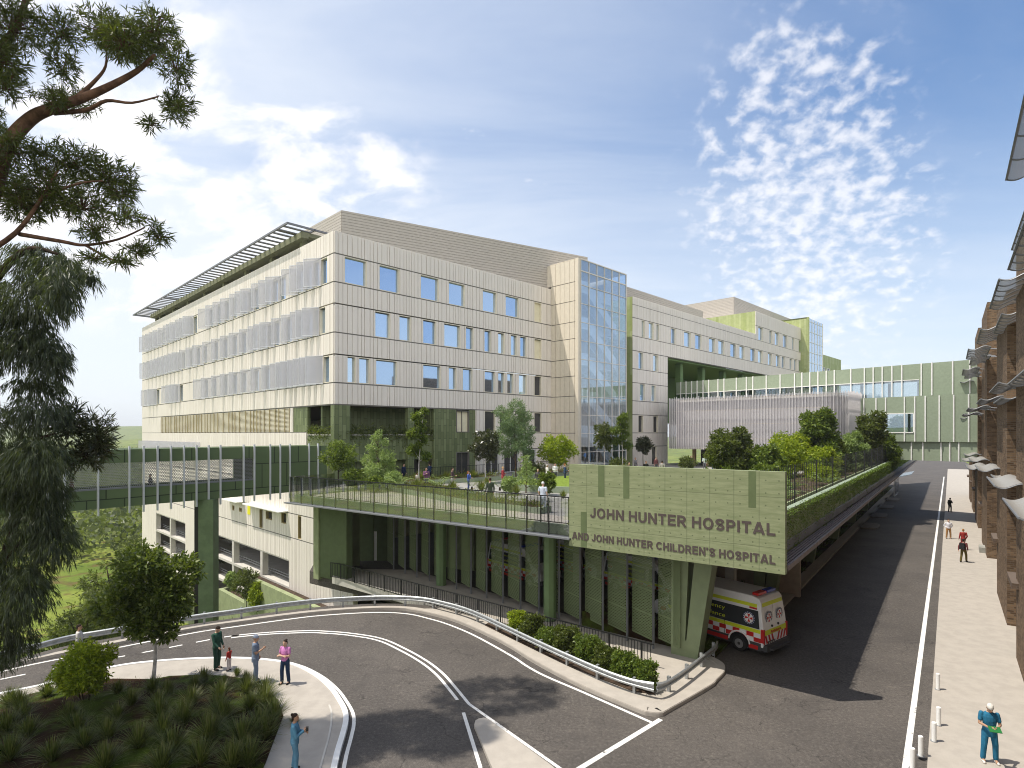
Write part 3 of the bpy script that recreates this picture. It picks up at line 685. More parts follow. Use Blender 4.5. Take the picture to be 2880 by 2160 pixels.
for a0, a1, z0, z1, mt in ((13.9,15.7,10.1,12.4,M_WARM),(13.9,15.7,5.5,8.0,M_WIN_D),(3.6,5.2,5.5,8.0,M_WARM),(8.9,9.9,5.5,8.0,M_WIN_D)):
    window(FA, a0, a1, z0, z1, d=(-.0 if a0 > 11 else -1.0), mat=mt, fmat=M_FLASH, mull=((a0+a1)/2,))
mb = MB(); mb.box(H, 11.6, 12.6, .5, .52, 10.3, 12.4); mb.build('louvre', M_FLASH, HOSP)
mb = MB(); mb.box(H, 1.54, 7.8, .2, .25, 9.8, 9.9); mb.box(H, 8.5, 11, .2, .25, 9.8, 9.9); mb.box(H, -.05, 0, .6, 5.2, 9.8, 9.9); mb.build('coping', M_CONC, HOSP)
# slatted plant room on the roof (set slightly askew), open top storey and its pergola
def slats(mb, p0, p1, z0, z1, pitch=.30, th=.055):
    d = np.array(p1)-np.array(p0); L = np.linalg.norm(d); d = d/L; fr = F(p0, d, (d[1], -d[0]))
    mb.box(fr, 0, L, -.3, -.06, z0, z1)
    z = z0
    while z < z1-.05: mb.box(fr, 0, L, -.06, .06, z, min(z1, z+pitch-th*.55)); z += pitch
PL0, PL1 = H(4.7, 7.3)[:2], H(35.2, -1.05)[:2]
mb = MB(); slats(mb, PL0, PL1, 26.5, 33.0); p2 = H(4.7, 26)[:2]; slats(mb, p2, PL0, 26.5, 33.0)
mb.prism([H(4.9,7.6)[:2], H(35,-.6)[:2], H(36,26)[:2], H(4.9,26)[:2]], 32.6, 32.9); mb.build('plant_room', M_SLAT, HOSP)
tp = MB(); tp.box(H, 1.6, 7.5, 8.3, LB-1, 29.75, 30.15); tp.box(H, .9, 1.6, 8.3, LB-1, 29.55, 30.15)
for b0 in (9.5, 17, 24.5, 32, 39.5, 47, 54.5, 62): tp.box(H, 1.5, 2.1, b0, b0+.6, 27.2, 29.75)
tp.box(H, 7.2, 7.5, 8.3, LB-1, 27.2, 29.75); tp.box(H, 1.6, 7.4, LB-1.6, LB-1, 27.2, 29.75)
tp.build('open_top_storey', plain('olive_concrete', (.20,.205,.13), .75, var=.12), HOSP)
pg = MB()
pg.box(H, -1.05, -.90, 7.3, 68.4, 30.15, 30.33); pg.box(H, 1.7, 1.85, 7.3, 68.4, 30.15, 30.33); pg.box(H, -.9, 4.2, 7.3, 7.45, 30.15, 30.33); pg.box(H, -.9, 4.2, 68.25, 68.4, 30.15, 30.33)
for b0 in np.arange(8.3, 68, 1.28): pg.box(H, -.9, 1.7, b0, b0+.34, 30.2, 30.29)
for b0 in (10, 20, 30, 40, 50, 60): pg.bar(H(1.7,b0,30.2), H(-.9,b0,30.2), .12, .1); pg.box(H, 1.0, 1.12, b0, b0+.12, 29.9, 30.2)
pg.build('pergola', plain('pergola_steel', (.20,.20,.215), .45, metal=.3, var=.05), HOSP)

# ---- stair tower
TW0, TW1, TB, TZ = 29.2, 39.3, -4.33, 30.9
FT = F(H(TW0, 0)[:2], B_, NA)                                     # its flank, facing the end of the main wing
PT = [(u, u+.70) for u in np.arange(-6, 6, .75)]
core, rib, fl = MB(), MB(), MB()
zz = [5.5, 8.15, 10.05, ZS+.05, 14.5, 16.9, 18.95, 21.4, 23.4, 25.92, 28.2, TZ]
for z0, z1 in zip(zz[:-1], zz[1:]): clad(core, rib, FT, PT, TB, 3.0 if z0 > 27 else .0, z0, z1-.08, d=0.0)
for z in zz[1:-1]: fl.box(FT, TB+.55, 0, -.3, .02, z-.08, z)
rib.box(FT, TB-.05, TB+.42, -.3, .12, 5.5, TZ+.03)
core.box(H, TW0+.2, TW1+2.8, 2.4, 2.8, 5.5, TZ); core.box(H, TW0, TW1, TB, 3, TZ-.02, TZ+.05); core.box(H, TW1+.2, TW1+.45, -1.0, 3, 5.5, TZ)
core.build('stair_tower_wall', plain('peach_cladding', (.66,.60,.50), .55, var=.04), HOSP); rib.build('cladding', plain('peach_cladding', (.66,.60,.50), .55, var=.04), HOSP); fl.build('string_course', M_FLASH, HOSP)
FTW = F(H(0, TB)[:2], A_, NB)
gl = MB(); gl.box(FTW, TW0+.45, TW1, -.06, -.03, 5.6, TZ-.05); gl.box(H, TW1-.05, TW1-.02, TB+.05, -1.0, 5.6, TZ-.05); cw = gl.build('curtain_wall', M_GLASS_T, HOSP)
fr_ = MB()
bays = np.linspace(TW0+.45, TW1, 7)
for u in bays: fr_.box(FTW, u-.032, u+.032, -.14, .03, 5.5, TZ)
for z in np.arange(5.5, 28.9, FH/2): fr_.box(FTW, TW0+.45, TW1, -.12, .03, z-.03, z+.03); fr_.box(H, TW1-.04, TW1+.03, TB, -1, z-.045, z+.045)
for z in (29.5, TZ): fr_.box(FTW, TW0+.45, TW1, -.14, .04, z-.07, z+.05)
fr_.box(H, TW1-.06, TW1+.06, -1.1, -.95, 5.5, TZ); fr_.build('frame', M_CLAD, cw)
st = MB(); bl = MB()
for k in range(6):
    z0 = 5.5+k*FH*.985
    if k: st.box(H, TW0+.3, TW1-.1, -2.2, 2.3, z0-.4, z0); st.box(H, TW0+.3, 31.6, -3.9, -2.2, z0-.4, z0); bl.box(H, 31.6, TW1-.2, -2.25, -2.18, z0, z0+1.05); bl.box(H, TW0+.4, 31.6, -3.95, -3.88, z0, z0+1.05)
    if k < 5:
        zt = z0+FH*.985; xa, xb = 31.6, 37.8
        for b0, b1, lo, hi in ((-3.7,-2.4,-.38,.0),(-3.78,-3.70,-.45,1.0),(-2.40,-2.32,-.45,1.0)):
            P8 = [H(xa,b0,zt+lo),H(xb,b0,z0+lo),H(xb,b1,z0+lo),H(xa,b1,zt+lo),H(xa,b0,zt+hi),H(xb,b0,z0+hi),H(xb,b1,z0+hi),H(xa,b1,zt+hi)]
            (st if hi == 0 else bl).hexa(P8)
st.build('staircase', M_WHITE, HOSP); bl.build('stair_parapet', M_WHITE, HOSP)

# ---- rear wings further along the long front
B2 = -3.3; FW2 = F(H(0, B2)[:2], A_, NB); A0, A1, A3 = 42.3, 84.0, 109.8
core, rib, fl = MB(), MB(), MB()
W1 = [(44.51,45.35),(46.36,47.77),(48.44,49.25),(52.65,53.98),(56.54,58.76),(60.13,62.32),(64.86,67.15),(68.3,70.66),(72.98,75.38),(76.74,79.0),(81.53,83.8),(85.11,87.33),(90.01,92.07),(94.09,96.25),(97.27,98.99),(101.73,103.27),(104.47,105.87),(107.21,108.56)]
clad(core, rib, FW2, PA, A0, A3, 25.9, 27.6); clad(core, rib, FW2, PA, A0, A1, 27.68, 28.7)
wins_row(core, rib, FW2, PA, A0, A3, 23.4, 25.8, W1)
for w0, w1 in W1: window(FW2, w0, w1, 23.4, 25.8)
clad(core, rib, FW2, PA, A0, A3, 21.4, 23.3)
for z in (27.64, 25.85, 23.35, 21.35): fl.box(FW2, A0, A3, -.3, .03, z-.05, z+.05)
VO = 51.6
for zs_, zh, ws, mt in ((18.9,21.3,[(43.69,44.95),(47.56,48.95)],M_WIN),(14.5,16.9,[(44.12,45.39),(47.1,48.27)],M_WIN),(10.1,12.5,[(43.69,44.99),(47.6,48.95)],M_WIN_D),(5.5,8.1,[(47.2,48.6)],M_WIN_D)):
    wins_row(core, rib, FW2, PA, A0, VO, zs_, zh, ws); fl.box(FW2, A0, VO, -.3, .03, zh, zh+.1); fl.box(FW2, A0, VO, -.3, .031, zs_-.1, zs_)
    for w0, w1 in ws: window(FW2, w0, w1, zs_, zh, mat=mt)
for z0, z1 in ((17.0,18.8),(12.6,14.4),(8.2,10.0)): clad(core, rib, FW2, PA, A0, VO, z0, z1)
core.box(H, A0+.3, A3, 14, 14.3, 12, 28); core.box(H, A0+.3, A3, B2+.36, 14, 27.2, 27.5)
WN3 = [(85.25,87.48),(90.72,92.15),(93.52,95.83),(98.12,100.3),(103.27,104.66),(107.21,108.56)]
wins_row(core, rib, FW2, PA, A1, A3, 27.69, 30.3, WN3)
clad(core, rib, FW2, PA, A1, A3, 30.4, 33.0); fl.box(FW2, A1, A3, -.3, .03, 32.1, 32.2); fl.box(FW2, A1, A3, -.3, .03, 30.28, 30.4)
for w0, w1 in WN3: window(FW2, w0, w1, 27.69, 30.3)
core.box(H, A1+.3, A3, 20, 20.3, 26, 33); core.box(H, A1+.3, A3, B2+.3, 20, 32.4, 32.6)
core.build('rear_wing_wall', M_CLAD, HOSP); rib.build('cladding', M_CLAD, HOSP); fl.build('string_course', M_FLASH, HOSP)
for q in ((A0-.02, A0+.3, B2, 3.2, 5.5, 28.7), (VO, VO+.3, B2+.3, 12, 5.5, 21.3), (A1-.02, A1+.28, B2, 18, 27.6, 33.0), (A3, A3+.1, B2, 10, 12, 33)):
    gr = MB(); gr.box(H, *q); gr.build('lime_green_wall', M_TILE_LIME, HOSP)
sf = MB(); sf.box(H, VO+.3, A3, B2+.4, 12, 21.05, 21.3)
for a0 in (53.5, 58.5, 66, 74, 82, 90): sf.box(H, a0, a0+.9, B2+1.6, B2+2.5, 14, 21.05)
sf.box(H, VO+.3, A3, 11, 11.3, 12, 21.05); sf.build('undercroft', plain('undercroft_green', (.12,.20,.07), .6, var=.05), HOSP)
gz = MB(); gz.box(H, VO+.3, 62, 5, 5.1, 14.5, 18.5); gz.build('glazing', M_WIN, HOSP)
p2_ = MB(); slats(p2_, H(47.5,5)[:2], H(79.6,5)[:2], 27.3, 33.6); slats(p2_, H(47.5,16)[:2], H(47.5,5)[:2], 27.3, 33.6); p2_.prism([H(47.7,5.3)[:2],H(79.4,5.3)[:2],H(79.4,16)[:2],H(47.7,16)[:2]], 33.2, 33.5); p2_.build('plant_room', M_SLAT, HOSP)
p2_ = MB(); slats(p2_, H(89,3)[:2], H(129,3)[:2], 32.4, 37.6); slats(p2_, H(89,18)[:2], H(89,3)[:2], 32.4, 37.6); p2_.prism([H(89.2,3.3)[:2],H(129,3.3)[:2],H(129,18)[:2],H(89.2,18)[:2]], 37.2, 37.5); p2_.build('plant_room', M_SLAT, HOSP)
# far end: second stair tower, low green block and its plant box
lg = MB(); lg.box(H, 108.4, 108.8, -5, 6, 10, 35.2); lg.box(H, 108.4, 117.9, -4.6, 6, 34.9, 35.2); lg.box(H, 118.2, 137.3, -3.6, 8, 8, 28.6); lg.build('far_green_block', M_TILE_LIME, HOSP)
ft = MB(); FF = F(H(0,-5)[:2], A_, NB); ft.box(FF, 108.8, 117.9, -.06, -.02, 10, 35); c2 = ft.build('curtain_wall', M_WIN, HOSP)
f2 = MB()
for u in np.linspace(108.8, 117.9, 6): f2.box(FF, u-.07, u+.07, -.1, .06, 10, 35)
for z in np.arange(12, 35.1, 2.23): f2.box(FF, 108.8, 117.9, -.1, .05, z-.06, z+.06)
f2.box(FF, 117.5, 117.9, -9, 0, 10, 35); f2.build('frame', M_WHITE, c2)
pb = MB(); slats(pb, H(120,0)[:2], H(132,0)[:2], 28.6, 37.0, .6, .2); slats(pb, H(120,8)[:2], H(120,0)[:2], 28.6, 37, .6, .2); pb.build('plant_room', M_SLAT, HOSP)
for a0 in (121.5, 125): window(F(H(0,-3.6)[:2], A_, NB), a0, a0+1.8, 22.5, 25.5, d=.33, fmat=M_WHITE)
# ============================================================= terrace, sign wall, bridges, bay, brick building
TERR = thing('terrace', 'raised green edged terrace carrying a roof garden over the ambulance bay', 'terrace', (0, 45, 0))
edge_in = [RF(143.6,-4.9)[:2], H(60,-6)[:2], H(40,2)[:2], H(0.6,2)[:2], H(-.4,-.4)[:2]]
deck_poly = [(-15.45,40.75), (10.2,21.7), RF(24.0,-5.4)[:2]] + edge_in
mb = MB(); mb.prism(deck_poly, 5.12, 5.5); mb.build('deck_slab', plain('terrace_paving', (.27,.265,.25), .85, var=.15, vs=.7), TERR, tri=True)
mb = MB(); mb.box(DK, 0.05, 23.1, 0.02, .22, 5.14, 5.62); mb.box(DK, 0, .2, .22, 9, 5.14, 5.62); mb.build('upstand', M_GREEN_S, TERR)
mb = MB(); mb.box(DK, -.4, 23.0, -.55, .0, 5.04, 5.12); mb.box(DK, -.4, 0, 0, 6, 5.04, 5.12); mb.build('edge_tray', M_GREYM, TERR)
mb = MB(); mb.box(RF, 23.6, 132, -5.5, -4.82, 4.86, 4.95)
mb.build('edge_tray', M_GREYM, TERR)
gt = MB()
for p_ in np.arange(-5.4, -4.9, .12): gt.box(RF, 23.4, 132, p_, p_+.07, 4.96, 5.01)
gt.box(RF, 23.4, 132, -4.86, -4.80, 4.84, 5.03); gt.build('grating', plain('rust_grey_grating', (.20,.16,.15), .6, var=.2), TERR)
mb = MB(); mb.box(RF, 23.6, 132, -5.62, -5.42, 5.02, 6.72); mb.box(RF, 23.4, 132, -6.6, -6.5, 5.5, 6.5); mb.build('planter_wall', M_GREEN_C, TERR)
mb = MB(); mb.box(RF, 23.6, 132, -5.66, -5.38, 6.72, 6.80); mb.build('coping', M_GREEN_S, TERR)
# glass balustrade on the long edge, a steel picket fence behind it
BAL = thing('glass_balustrade', 'smoky glass balustrade with thin dark posts along the terrace edge', 'balustrade', DK(0,0,5.1))
NP = 18; wl = 22.95/NP
for k in range(NP):
    g_ = MB(); g_.box(DK, k*wl+.03, (k+1)*wl-.03, -.30, -.285, 5.16, 6.93); g_.build('panel', M_GLASS_B, BAL)
for k in range(NP+1):
    g_ = MB(); g_.box(DK, k*wl-.025, k*wl+.025, -.28, -.20, 5.12, 6.9); g_.build('post', M_DARK, BAL)
for k in range(3):
    g_ = MB(); g_.box(DK, -.32, -.30, -.2+k*1.3, 1.05+k*1.3, 5.16, 6.93); g_.build('panel', M_GLASS_B, BAL)
def pickets(name, label, pts, z, h, step=.14, bar=.018, rail=True, mat=None, group=None, cat='railing', post=1.6):
    t = thing(name, label, cat, (*pts[0][:2], z if not callable(z) else z(*pts[0])), group)
    bb, rr, pp = MB(), MB(), []
    for (p0, p1) in zip(pts[:-1], pts[1:]):
        p0 = np.array(p0[:2]); p1 = np.array(p1[:2]); L = np.linalg.norm(p1-p0); d = (p1-p0)/L; fr = F(p0, d, (-d[1], d[0]))
        z0 = z
        n = int(L/step)
        for k in range(n+1): bb.box(fr, k*step-bar/2, k*step+bar/2, -bar/2, bar/2, z0+.06, z0+h-(.03 if rail else 0))
        if rail: rr.box(fr, -.02, L+.02, -.028, .028, z0+h-.03, z0+h+.02); rr.box(fr, 0, L, -.02, .02, z0+.05, z0+.09)
        for k in range(int(L/post)+1): q = MB(); q.box(fr, k*post-.02, k*post+.02, -.032, .032, z0, z0+h-.031); pp.append(q)
    bb.build('balusters', mat or M_DARK, t)
    if rail: rr.build('handrail', mat or M_DARK, t)
    for q in pp: q.build('post', mat or M_DARK, t)
    return t
pickets('picket_railing', 'dark steel picket railing standing just inside the terrace glass', [DK(.2,.1), DK(22.9,.1)], 5.62, 1.32, step=.2, rail=True)
pickets('picket_fence', 'tall dark steel bar fence above the green creeper wall beside the street', [RF(24.0,-5.8), RF(131,-5.8)], 6.45, 2.1, step=.46, bar=.02, rail=False, cat='fence', post=.46*12)
pickets('picket_railing', 'dark picket railing in front of the tiled wall and ground floor windows', [H(1.0,-1.6), H(28,-1.6)], 5.5, 1.15, step=.2)
pickets('picket_railing', 'long dark picket railing along the sloping walkway behind the guard rail', [(-12.4,39.2),(-11.6,38.78),(5.92,24.0)], .13, 1.02, step=.15, bar=.022)
# creeper hanging down the planter wall (uncountable)
def leaf_cloud(name, C, size, mat, parent=None, seed=0, up=.2, aspect=.45, origin=None, dirs=None, jit=1.0, kind=None):
    """one leaf-sized quad per centre"""
    r = np.random.RandomState(seed); C = np.asarray(C, float); n = len(C)
    D = r.normal(size=(n, 3))
    if dirs is not None: D = D*jit + dirs
    D[:, 2] += up; D /= np.linalg.norm(D, axis=1)[:, None]
    Nn = r.normal(size=(n, 3)); S = np.cross(D, Nn); S /= np.linalg.norm(S, axis=1)[:, None]+1e-9
    Nn = np.cross(S, D)
    L = (np.asarray(size)*r.uniform(.7, 1.3, n))[:, None]; w = L*aspect*.5
    V = np.stack([C, C+D*L*.45+S*w+Nn*w*.35, C+D*L, C+D*L*.45-S*w+Nn*w*.35], 1).reshape(-1, 3)
    Fq = np.arange(n*4).reshape(-1, 4)
    if origin is None: origin = world_loc(parent) if parent is not None else tuple(C.mean(0)*np.array((1,1,0))+np.array((0,0,C[:,2].min())))
    return np_mesh(name, V, Fq, 4, mat, parent, origin)
M_CREEP = leaf_mat('creeper_leaf', [(.045,.085,.014),(.12,.20,.028),(.22,.31,.045)], .3)
r = np.random.RandomState(2); n = 26000
rr_ = 23.8+108*r.beta(.75, 1.5, n); hang = r.uniform(0, 1, n)**1.2*(.7+.9*np.abs(np.sin(rr_*1.3)*np.sin(rr_*.37+1)))
zz_ = np.clip(6.9-hang*1.25-r.exponential(.12, n), 5.05, 7.0); pp_ = -5.40+r.normal(0, .05, n)+.10*(zz_ > 6.6)
C3 = np.stack([rr_*R_[0]+pp_*P_[0], rr_*R_[1]+pp_*P_[1], zz_], 1)
struct(leaf_cloud('creeper', C3, .05+.0016*(rr_-20), M_CREEP, seed=3, up=-.4), 'stuff')

# ---- sign wall with its lettering
SIGN = thing('sign_wall', 'board-marked green concrete sign wall with hospital name in dark letters', 'sign', SG(4.6, .1, 4.75))
mb = MB(); mb.box(SG, 0, 9.28, 0, .32, 4.75, 8.56); mb.build('wall', M_SIGN, SIGN)
mb = MB()
mdk = plain('dark_green_strip', (.115,.15,.065), .75, var=.1, vs=2)
for s0, s1, z0, z1 in ((1.52,1.83,7.14,8.55),(2.75,3.04,7.15,8.55),(7.98,8.26,7.15,8.55),(.62,.93,4.76,6.39)): mb.box(SG, s0, s1, .315, .324, z0, z1)
mb.build('dark_strips', mdk, SIGN)
M_LET = plain('bronze_letters', (.085,.065,.060), .5, var=.05)
def text_mesh(txt, width, height, depth, bold=.02):
    cu = bpy.data.curves.new('lettering', 'FONT'); cu.body = txt; cu.size = 1; cu.extrude = .5; cu.offset = bold; cu.align_x = 'LEFT'; cu.resolution_u = 3
    cu.space_character = 1.03
    o = bpy.data.objects.new('lettering', cu); COL.objects.link(o); dg = bpy.context.evaluated_depsgraph_get(); dg.update()
    me = bpy.data.meshes.new_from_object(o.evaluated_get(dg)); bpy.data.objects.remove(o); bpy.data.curves.remove(cu)
    V = np.empty(len(me.vertices)*3); me.vertices.foreach_get('co', V); V = V.reshape(-1, 3); mn, mx = V.min(0), V.max(0)
    V = (V-mn)/(mx-mn+1e-9); V = V*np.array((width, height, depth)); me.vertices.foreach_set('co', V.ravel()); me.update(); return me
def put_text(txt, fr, u0, z0, width, height, d0, depth, mat, parent, bold=.02, name='lettering'):
    """letters on a wall frame: x -> along, y -> up, z -> outwards"""
    me = text_mesh(txt, width, height, depth, bold)
    V = np.empty(len(me.vertices)*3); me.vertices.foreach_get('co', V); V = V.reshape(-1, 3)
    O = fr.o + 0; w = np.stack([O[0]+(u0+V[:,0])*fr.u[0]+(d0+V[:,2])*fr.v[0], O[1]+(u0+V[:,0])*fr.u[1]+(d0+V[:,2])*fr.v[1], z0+V[:,1]], 1)
    wl_ = world_loc(parent); me.vertices.foreach_set('co', (w-np.array(wl_)).ravel()); me.update(); me.name = name
    return link(name, me, mat, parent, wl_)
SW_ = .098                                                          # half stroke of the bold capitals, cap height 1
def arc(cx, cy, rx, ry, a0, a1, n=18): return [(cx+rx*math.cos(rad(a0+(a1-a0)*k/n)), cy+ry*math.sin(rad(a0+(a1-a0)*k/n))) for k in range(n+1)]
def glyph(c):
    s = SW_; t = 1-s
    def O(w): return w, [arc(w/2, .5, w/2-s, .5-s+.01, 0, 360, 32)]
    def bowl(w, y0): m = (t+y0)/2; return [(s, t), (w*.5, t)]+arc(w*.5, m, w*.5-s, (t-y0)/2, 75, -75, 10)+[(w*.5, y0), (s, y0)]
    G = {'O': O(.86), 'I': (.20, [[(s,0),(s,1)]]), 'H': (.76, [[(s,0),(s,1)],[(.76-s,0),(.76-s,1)],[(s,.52),(.76-s,.52)]]),
     'N': (.78, [[(s,0),(s,1)],[(.78-s,0),(.78-s,1)],[(s*1.1,.96),(.78-s*1.1,.04)]]), 'T': (.70, [[(.35,0),(.35,t-s)],[(0,t),(.70,t)]]), 'L': (.62, [[(s,0),(s,1)],[(2*s,s),(.62,s)]]),
     'E': (.68, [[(s,0),(s,1)],[(2*s,s),(.68,s)],[(2*s,.52),(.64,.52)],[(2*s,t),(.67,t)]]), 'J': (.58, [[(.58-s,1),(.58-s,.36)]+arc(.29, .33, .29-s, .33-s, 0, -172, 14)]),
     'U': (.76, [[(s,1),(s,.40)]+arc(.38, .37, .38-s, .37-s, 180, 360, 16)+[(.76-s,.40),(.76-s,1)]]), 'D': (.78, [[(s,0),(s,1)],bowl(.78, s)]),
     'P': (.70, [[(s,0),(s,1)],bowl(.70, .44)]), 'R': (.76, [[(s,0),(s,1)],bowl(.73, .47),[(.40,.44),(.76-s*.7,0)]]), 'A': (.84, [[(s*.75,0),(.40,1)],[(.84-s*.75,0),(.44,1)],[(.2,.29),(.64,.29)]]),
     'C': (.82, [arc(.43, .5, .43-s, .5-s, 38, 322, 24)]), "'": (.20, [[(s,.68),(s,1)]]),
     'S': (.72, [arc(.36, .715, .36-s, .285-s, 15, 270, 14)[:-1]+[(.36,.51),(.42,.495)]+arc(.36, .28, .36-s, .285-s, 78, -165, 14)])}
    return G[c]
def sign_line(txt, u0, z0, width, height):
    adv = 0; items = []
    for c in txt:
        if c == ' ': adv += .34; continue
        w, st = glyph(c); items.append((adv, st)); adv += w+.14
    kx = width/(adv-.14)
    for adv0, st in items:
        m_ = MB(); fr = F(SG(u0+adv0*kx, .32)[:2], SG.u, SG.v)
        for j, P in enumerate(st):
            closed = len(P) > 30; Q = [(x*kx, y*height) for x, y in P]; hw = SW_*height*1.05; L_ = offset(Q, hw); R2 = offset(Q, -hw)
            if closed: L_[0] = L_[-1] = ((Q[0][0]-hw), Q[0][1]); R2[0] = R2[-1] = ((Q[0][0]+hw), Q[0][1])
            d1 = .014+.0012*j
            for k in range(len(Q)-1):
                a4, b4, c4, d4 = L_[k], R2[k], R2[k+1], L_[k+1]
                m_.hexa([fr(a4[0], .0, z0+a4[1]), fr(b4[0], .0, z0+b4[1]), fr(c4[0], .0, z0+c4[1]), fr(d4[0], .0, z0+d4[1]), fr(a4[0], d1, z0+a4[1]), fr(b4[0], d1, z0+b4[1]), fr(c4[0], d1, z0+c4[1]), fr(d4[0], d1, z0+d4[1])])
        m_.build('letter', M_LET, SIGN)
sign_line("JOHN HUNTER HOSPITAL", 1.10, 6.16, 7.84, .46)
sign_line("AND JOHN HUNTER CHILDREN'S HOSPITAL", .17, 5.09, 8.77, .335)

# ---- perforated fins in front of the ambulance bay, each with its post
for k in range(-1, 16):
    q = (6.4-k*1.0, 26.2+k*1.0)
    fr = F(q, az(-27), az(63))
    t = thing('perforated_screen', 'tall perforated green sheet on a dark post, closing the ambulance bay', 'screen', (*q, .13), 'perforated screens along the ambulance bay')
    m_ = MB(); m_.box(fr, 0.0, 1.42, 0, .012, .52, 5.0); s_ = m_.build('perforated_sheet', M_FIN, t)
    m_ = MB()
    for z in (.55, 1.65, 2.75, 3.85, 4.9): m_.box(fr, .0, 1.42, .014, .05, z-.02, z+.02)
    m_.build('stiffener', M_GREEN_STEEL, s_)
    if k >= 0: m_ = MB(); m_.box(fr, -.035, .035, .05, .13, .13, 5.08); m_.build('post', M_GREYM, t)
def column(name, label, q, w, z0, z1, mat):
    t = thing(name, label, 'column', (*q, z0), None); fr = F(q, DK.u, DK.v)
    m_ = MB(); c = w*.28; h = w/2
    pts = [(-h+c,-h),(h-c,-h),(h,-h+c),(h,h-c),(h-c,h),(-h+c,h),(-h,h-c),(-h,-h+c)]
    m_.prism([fr(u, v)[:2] for u, v in pts], z0+.06, z1); m_.build('shaft', mat, t)
    m_ = MB(); m_.box(fr, -h*.8, h*.8, -h*.8, h*.8, z0, z0+.06); m_.build('base_plate', M_GREYM, t); return t
M_COL = plain('bright_green_column', (.125,.195,.085), .5, var=.06)
column('column', 'bright green column standing among the screens right of the bay middle', (2.0,30.2), .62, .1, 5.1, M_COL)
column('column', 'bright green column standing among the screens near the bay middle', (-4.6,37.2), .62, .1, 5.1, M_COL)
def vcol(r_, p_, label, lean=1.0):
    o = RF(r_, p_); t = thing('v_column', label, 'column', (o[0], o[1], 0), 'V-shaped green columns under the terrace')
    fr = F(o[:2], DK.u, DK.v); m_ = MB(); h = .42
    for (b0, b1, t0, t1) in ((-.58,.02,-.56,.24),(.025,.58,.54,1.36)):
        P8 = [fr(b0,-h,.0),fr(b1,-h,0),fr(b1,h,0),fr(b0,h,0),fr(t0,-h,5.13),fr(t1,-h,5.13),fr(t1,h,5.13),fr(t0,h,5.13)]
        m_.hexa(P8)
    m_.box(fr, -.585, .585, -h-.003, h+.003, 0, .85); m_.build('legs', M_GREEN_STEEL, t); return t
vcol(25.15, -9.35, 'big V-shaped green concrete column at the mouth of the ambulance bay')
for k in range(1, 6): vcol(25+12*k, -8.9, 'V-shaped green column in the row under the terrace side along the street')

# ---- bay under the terrace: back wall, left wall, ceiling
BAY = thing('ambulance_bay', 'dark green ambulance bay under the terrace behind perforated screens', 'bay', (0, 48, 0))
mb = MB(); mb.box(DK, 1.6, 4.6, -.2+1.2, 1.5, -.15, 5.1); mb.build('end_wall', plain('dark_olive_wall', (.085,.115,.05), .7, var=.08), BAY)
mb = MB(); mb.box(DK, 1.0, 1.6, .9, 4.5, -.35, 5.1); mb.build('side_wall', M_GREEN_C, BAY)
mb = MB(); mb.box(DK, 4.2, 30, 15, 15.3, 0, 5.1); mb.build('back_wall', plain('bay_brown_wall', (.40,.32,.25), .8, var=.1), BAY); mb = MB(); mb.box(DK, 6.6, 9.4, 8.0, 8.3, 0, 5.1); mb.build('inner_wall', M_GREEN_C, BAY); mb = MB(); mb.box(DK, 9.4, 9.7, 8.3, 15, 0, 5.1); mb.build('inner_wall', M_GREEN_C, BAY)
for s0 in (11.5, 14.5, 17.5, 20.5): window(F(DK(0,15)[:2], DK.u, -DK.v), s0, s0+2.2, .3, 3.2, d=.33, parent=BAY, mat=M_GLASS_L, fmat=M_WHITE)
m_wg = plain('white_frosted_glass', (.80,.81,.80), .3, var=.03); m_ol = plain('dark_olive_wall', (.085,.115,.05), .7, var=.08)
mb = MB(); mb.box(XY, -12.95, -12.25, 46.0, 46.1, -.1, 4.9); wq = mb.build('tall_window', m_wg, BAY)
mb = MB(); mb.box(XY, -12.64, -12.58, 45.9, 46.0, -.1, 4.9); mb.box(XY, -12.58, -12.25, 45.9, 45.98, 2.9, 2.98); mb.build('frame', M_GREYM, wq)
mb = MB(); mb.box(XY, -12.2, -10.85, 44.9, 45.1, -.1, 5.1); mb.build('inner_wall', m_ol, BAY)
mb = MB(); mb.box(XY, -10.85, -10.60, 45.0, 45.1, 0, 2.3); mb.build('narrow_window', m_wg, BAY)
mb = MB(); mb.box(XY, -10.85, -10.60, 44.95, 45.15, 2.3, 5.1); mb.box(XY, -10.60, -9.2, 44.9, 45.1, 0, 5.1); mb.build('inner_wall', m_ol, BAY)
for s0, d0 in ((12,10),(17,10),(22,10),(27,10)):
    mb = MB(); mb.box(DK, s0, s0+.5, d0, d0+.5, 0, 5.1); mb.build('pillar', M_CONC, BAY)

# green stepped planters against the lower end front
for (b0, b1, zt, lab) in ((-3.2,16.8,-5.2,'long green planter wall, uppermost of the three steps under the car park openings'),(15.0,24.9,-8.2,'middle green planter wall under the car park openings beside the bridge pier'),(31.8,41.2,-11.0,'lowest green planter wall left of the bridge pier')):
    t = thing('planter_wall', lab, 'planter', H(-.9, (b0+b1)/2, zt-6))
    m_ = MB(); m_.box(H, -1.55, -1.05, b0, b1, zt-7, zt); m_.box(H, -1.05, -.12, b1-.5, b1, zt-7, zt); m_.build('wall', M_GREEN_C, t)
    m_ = MB(); m_.box(H, -1.05, -.12, b0, b1-.5, zt-7, zt-.25); m_.build('soil', M_SOIL, t)

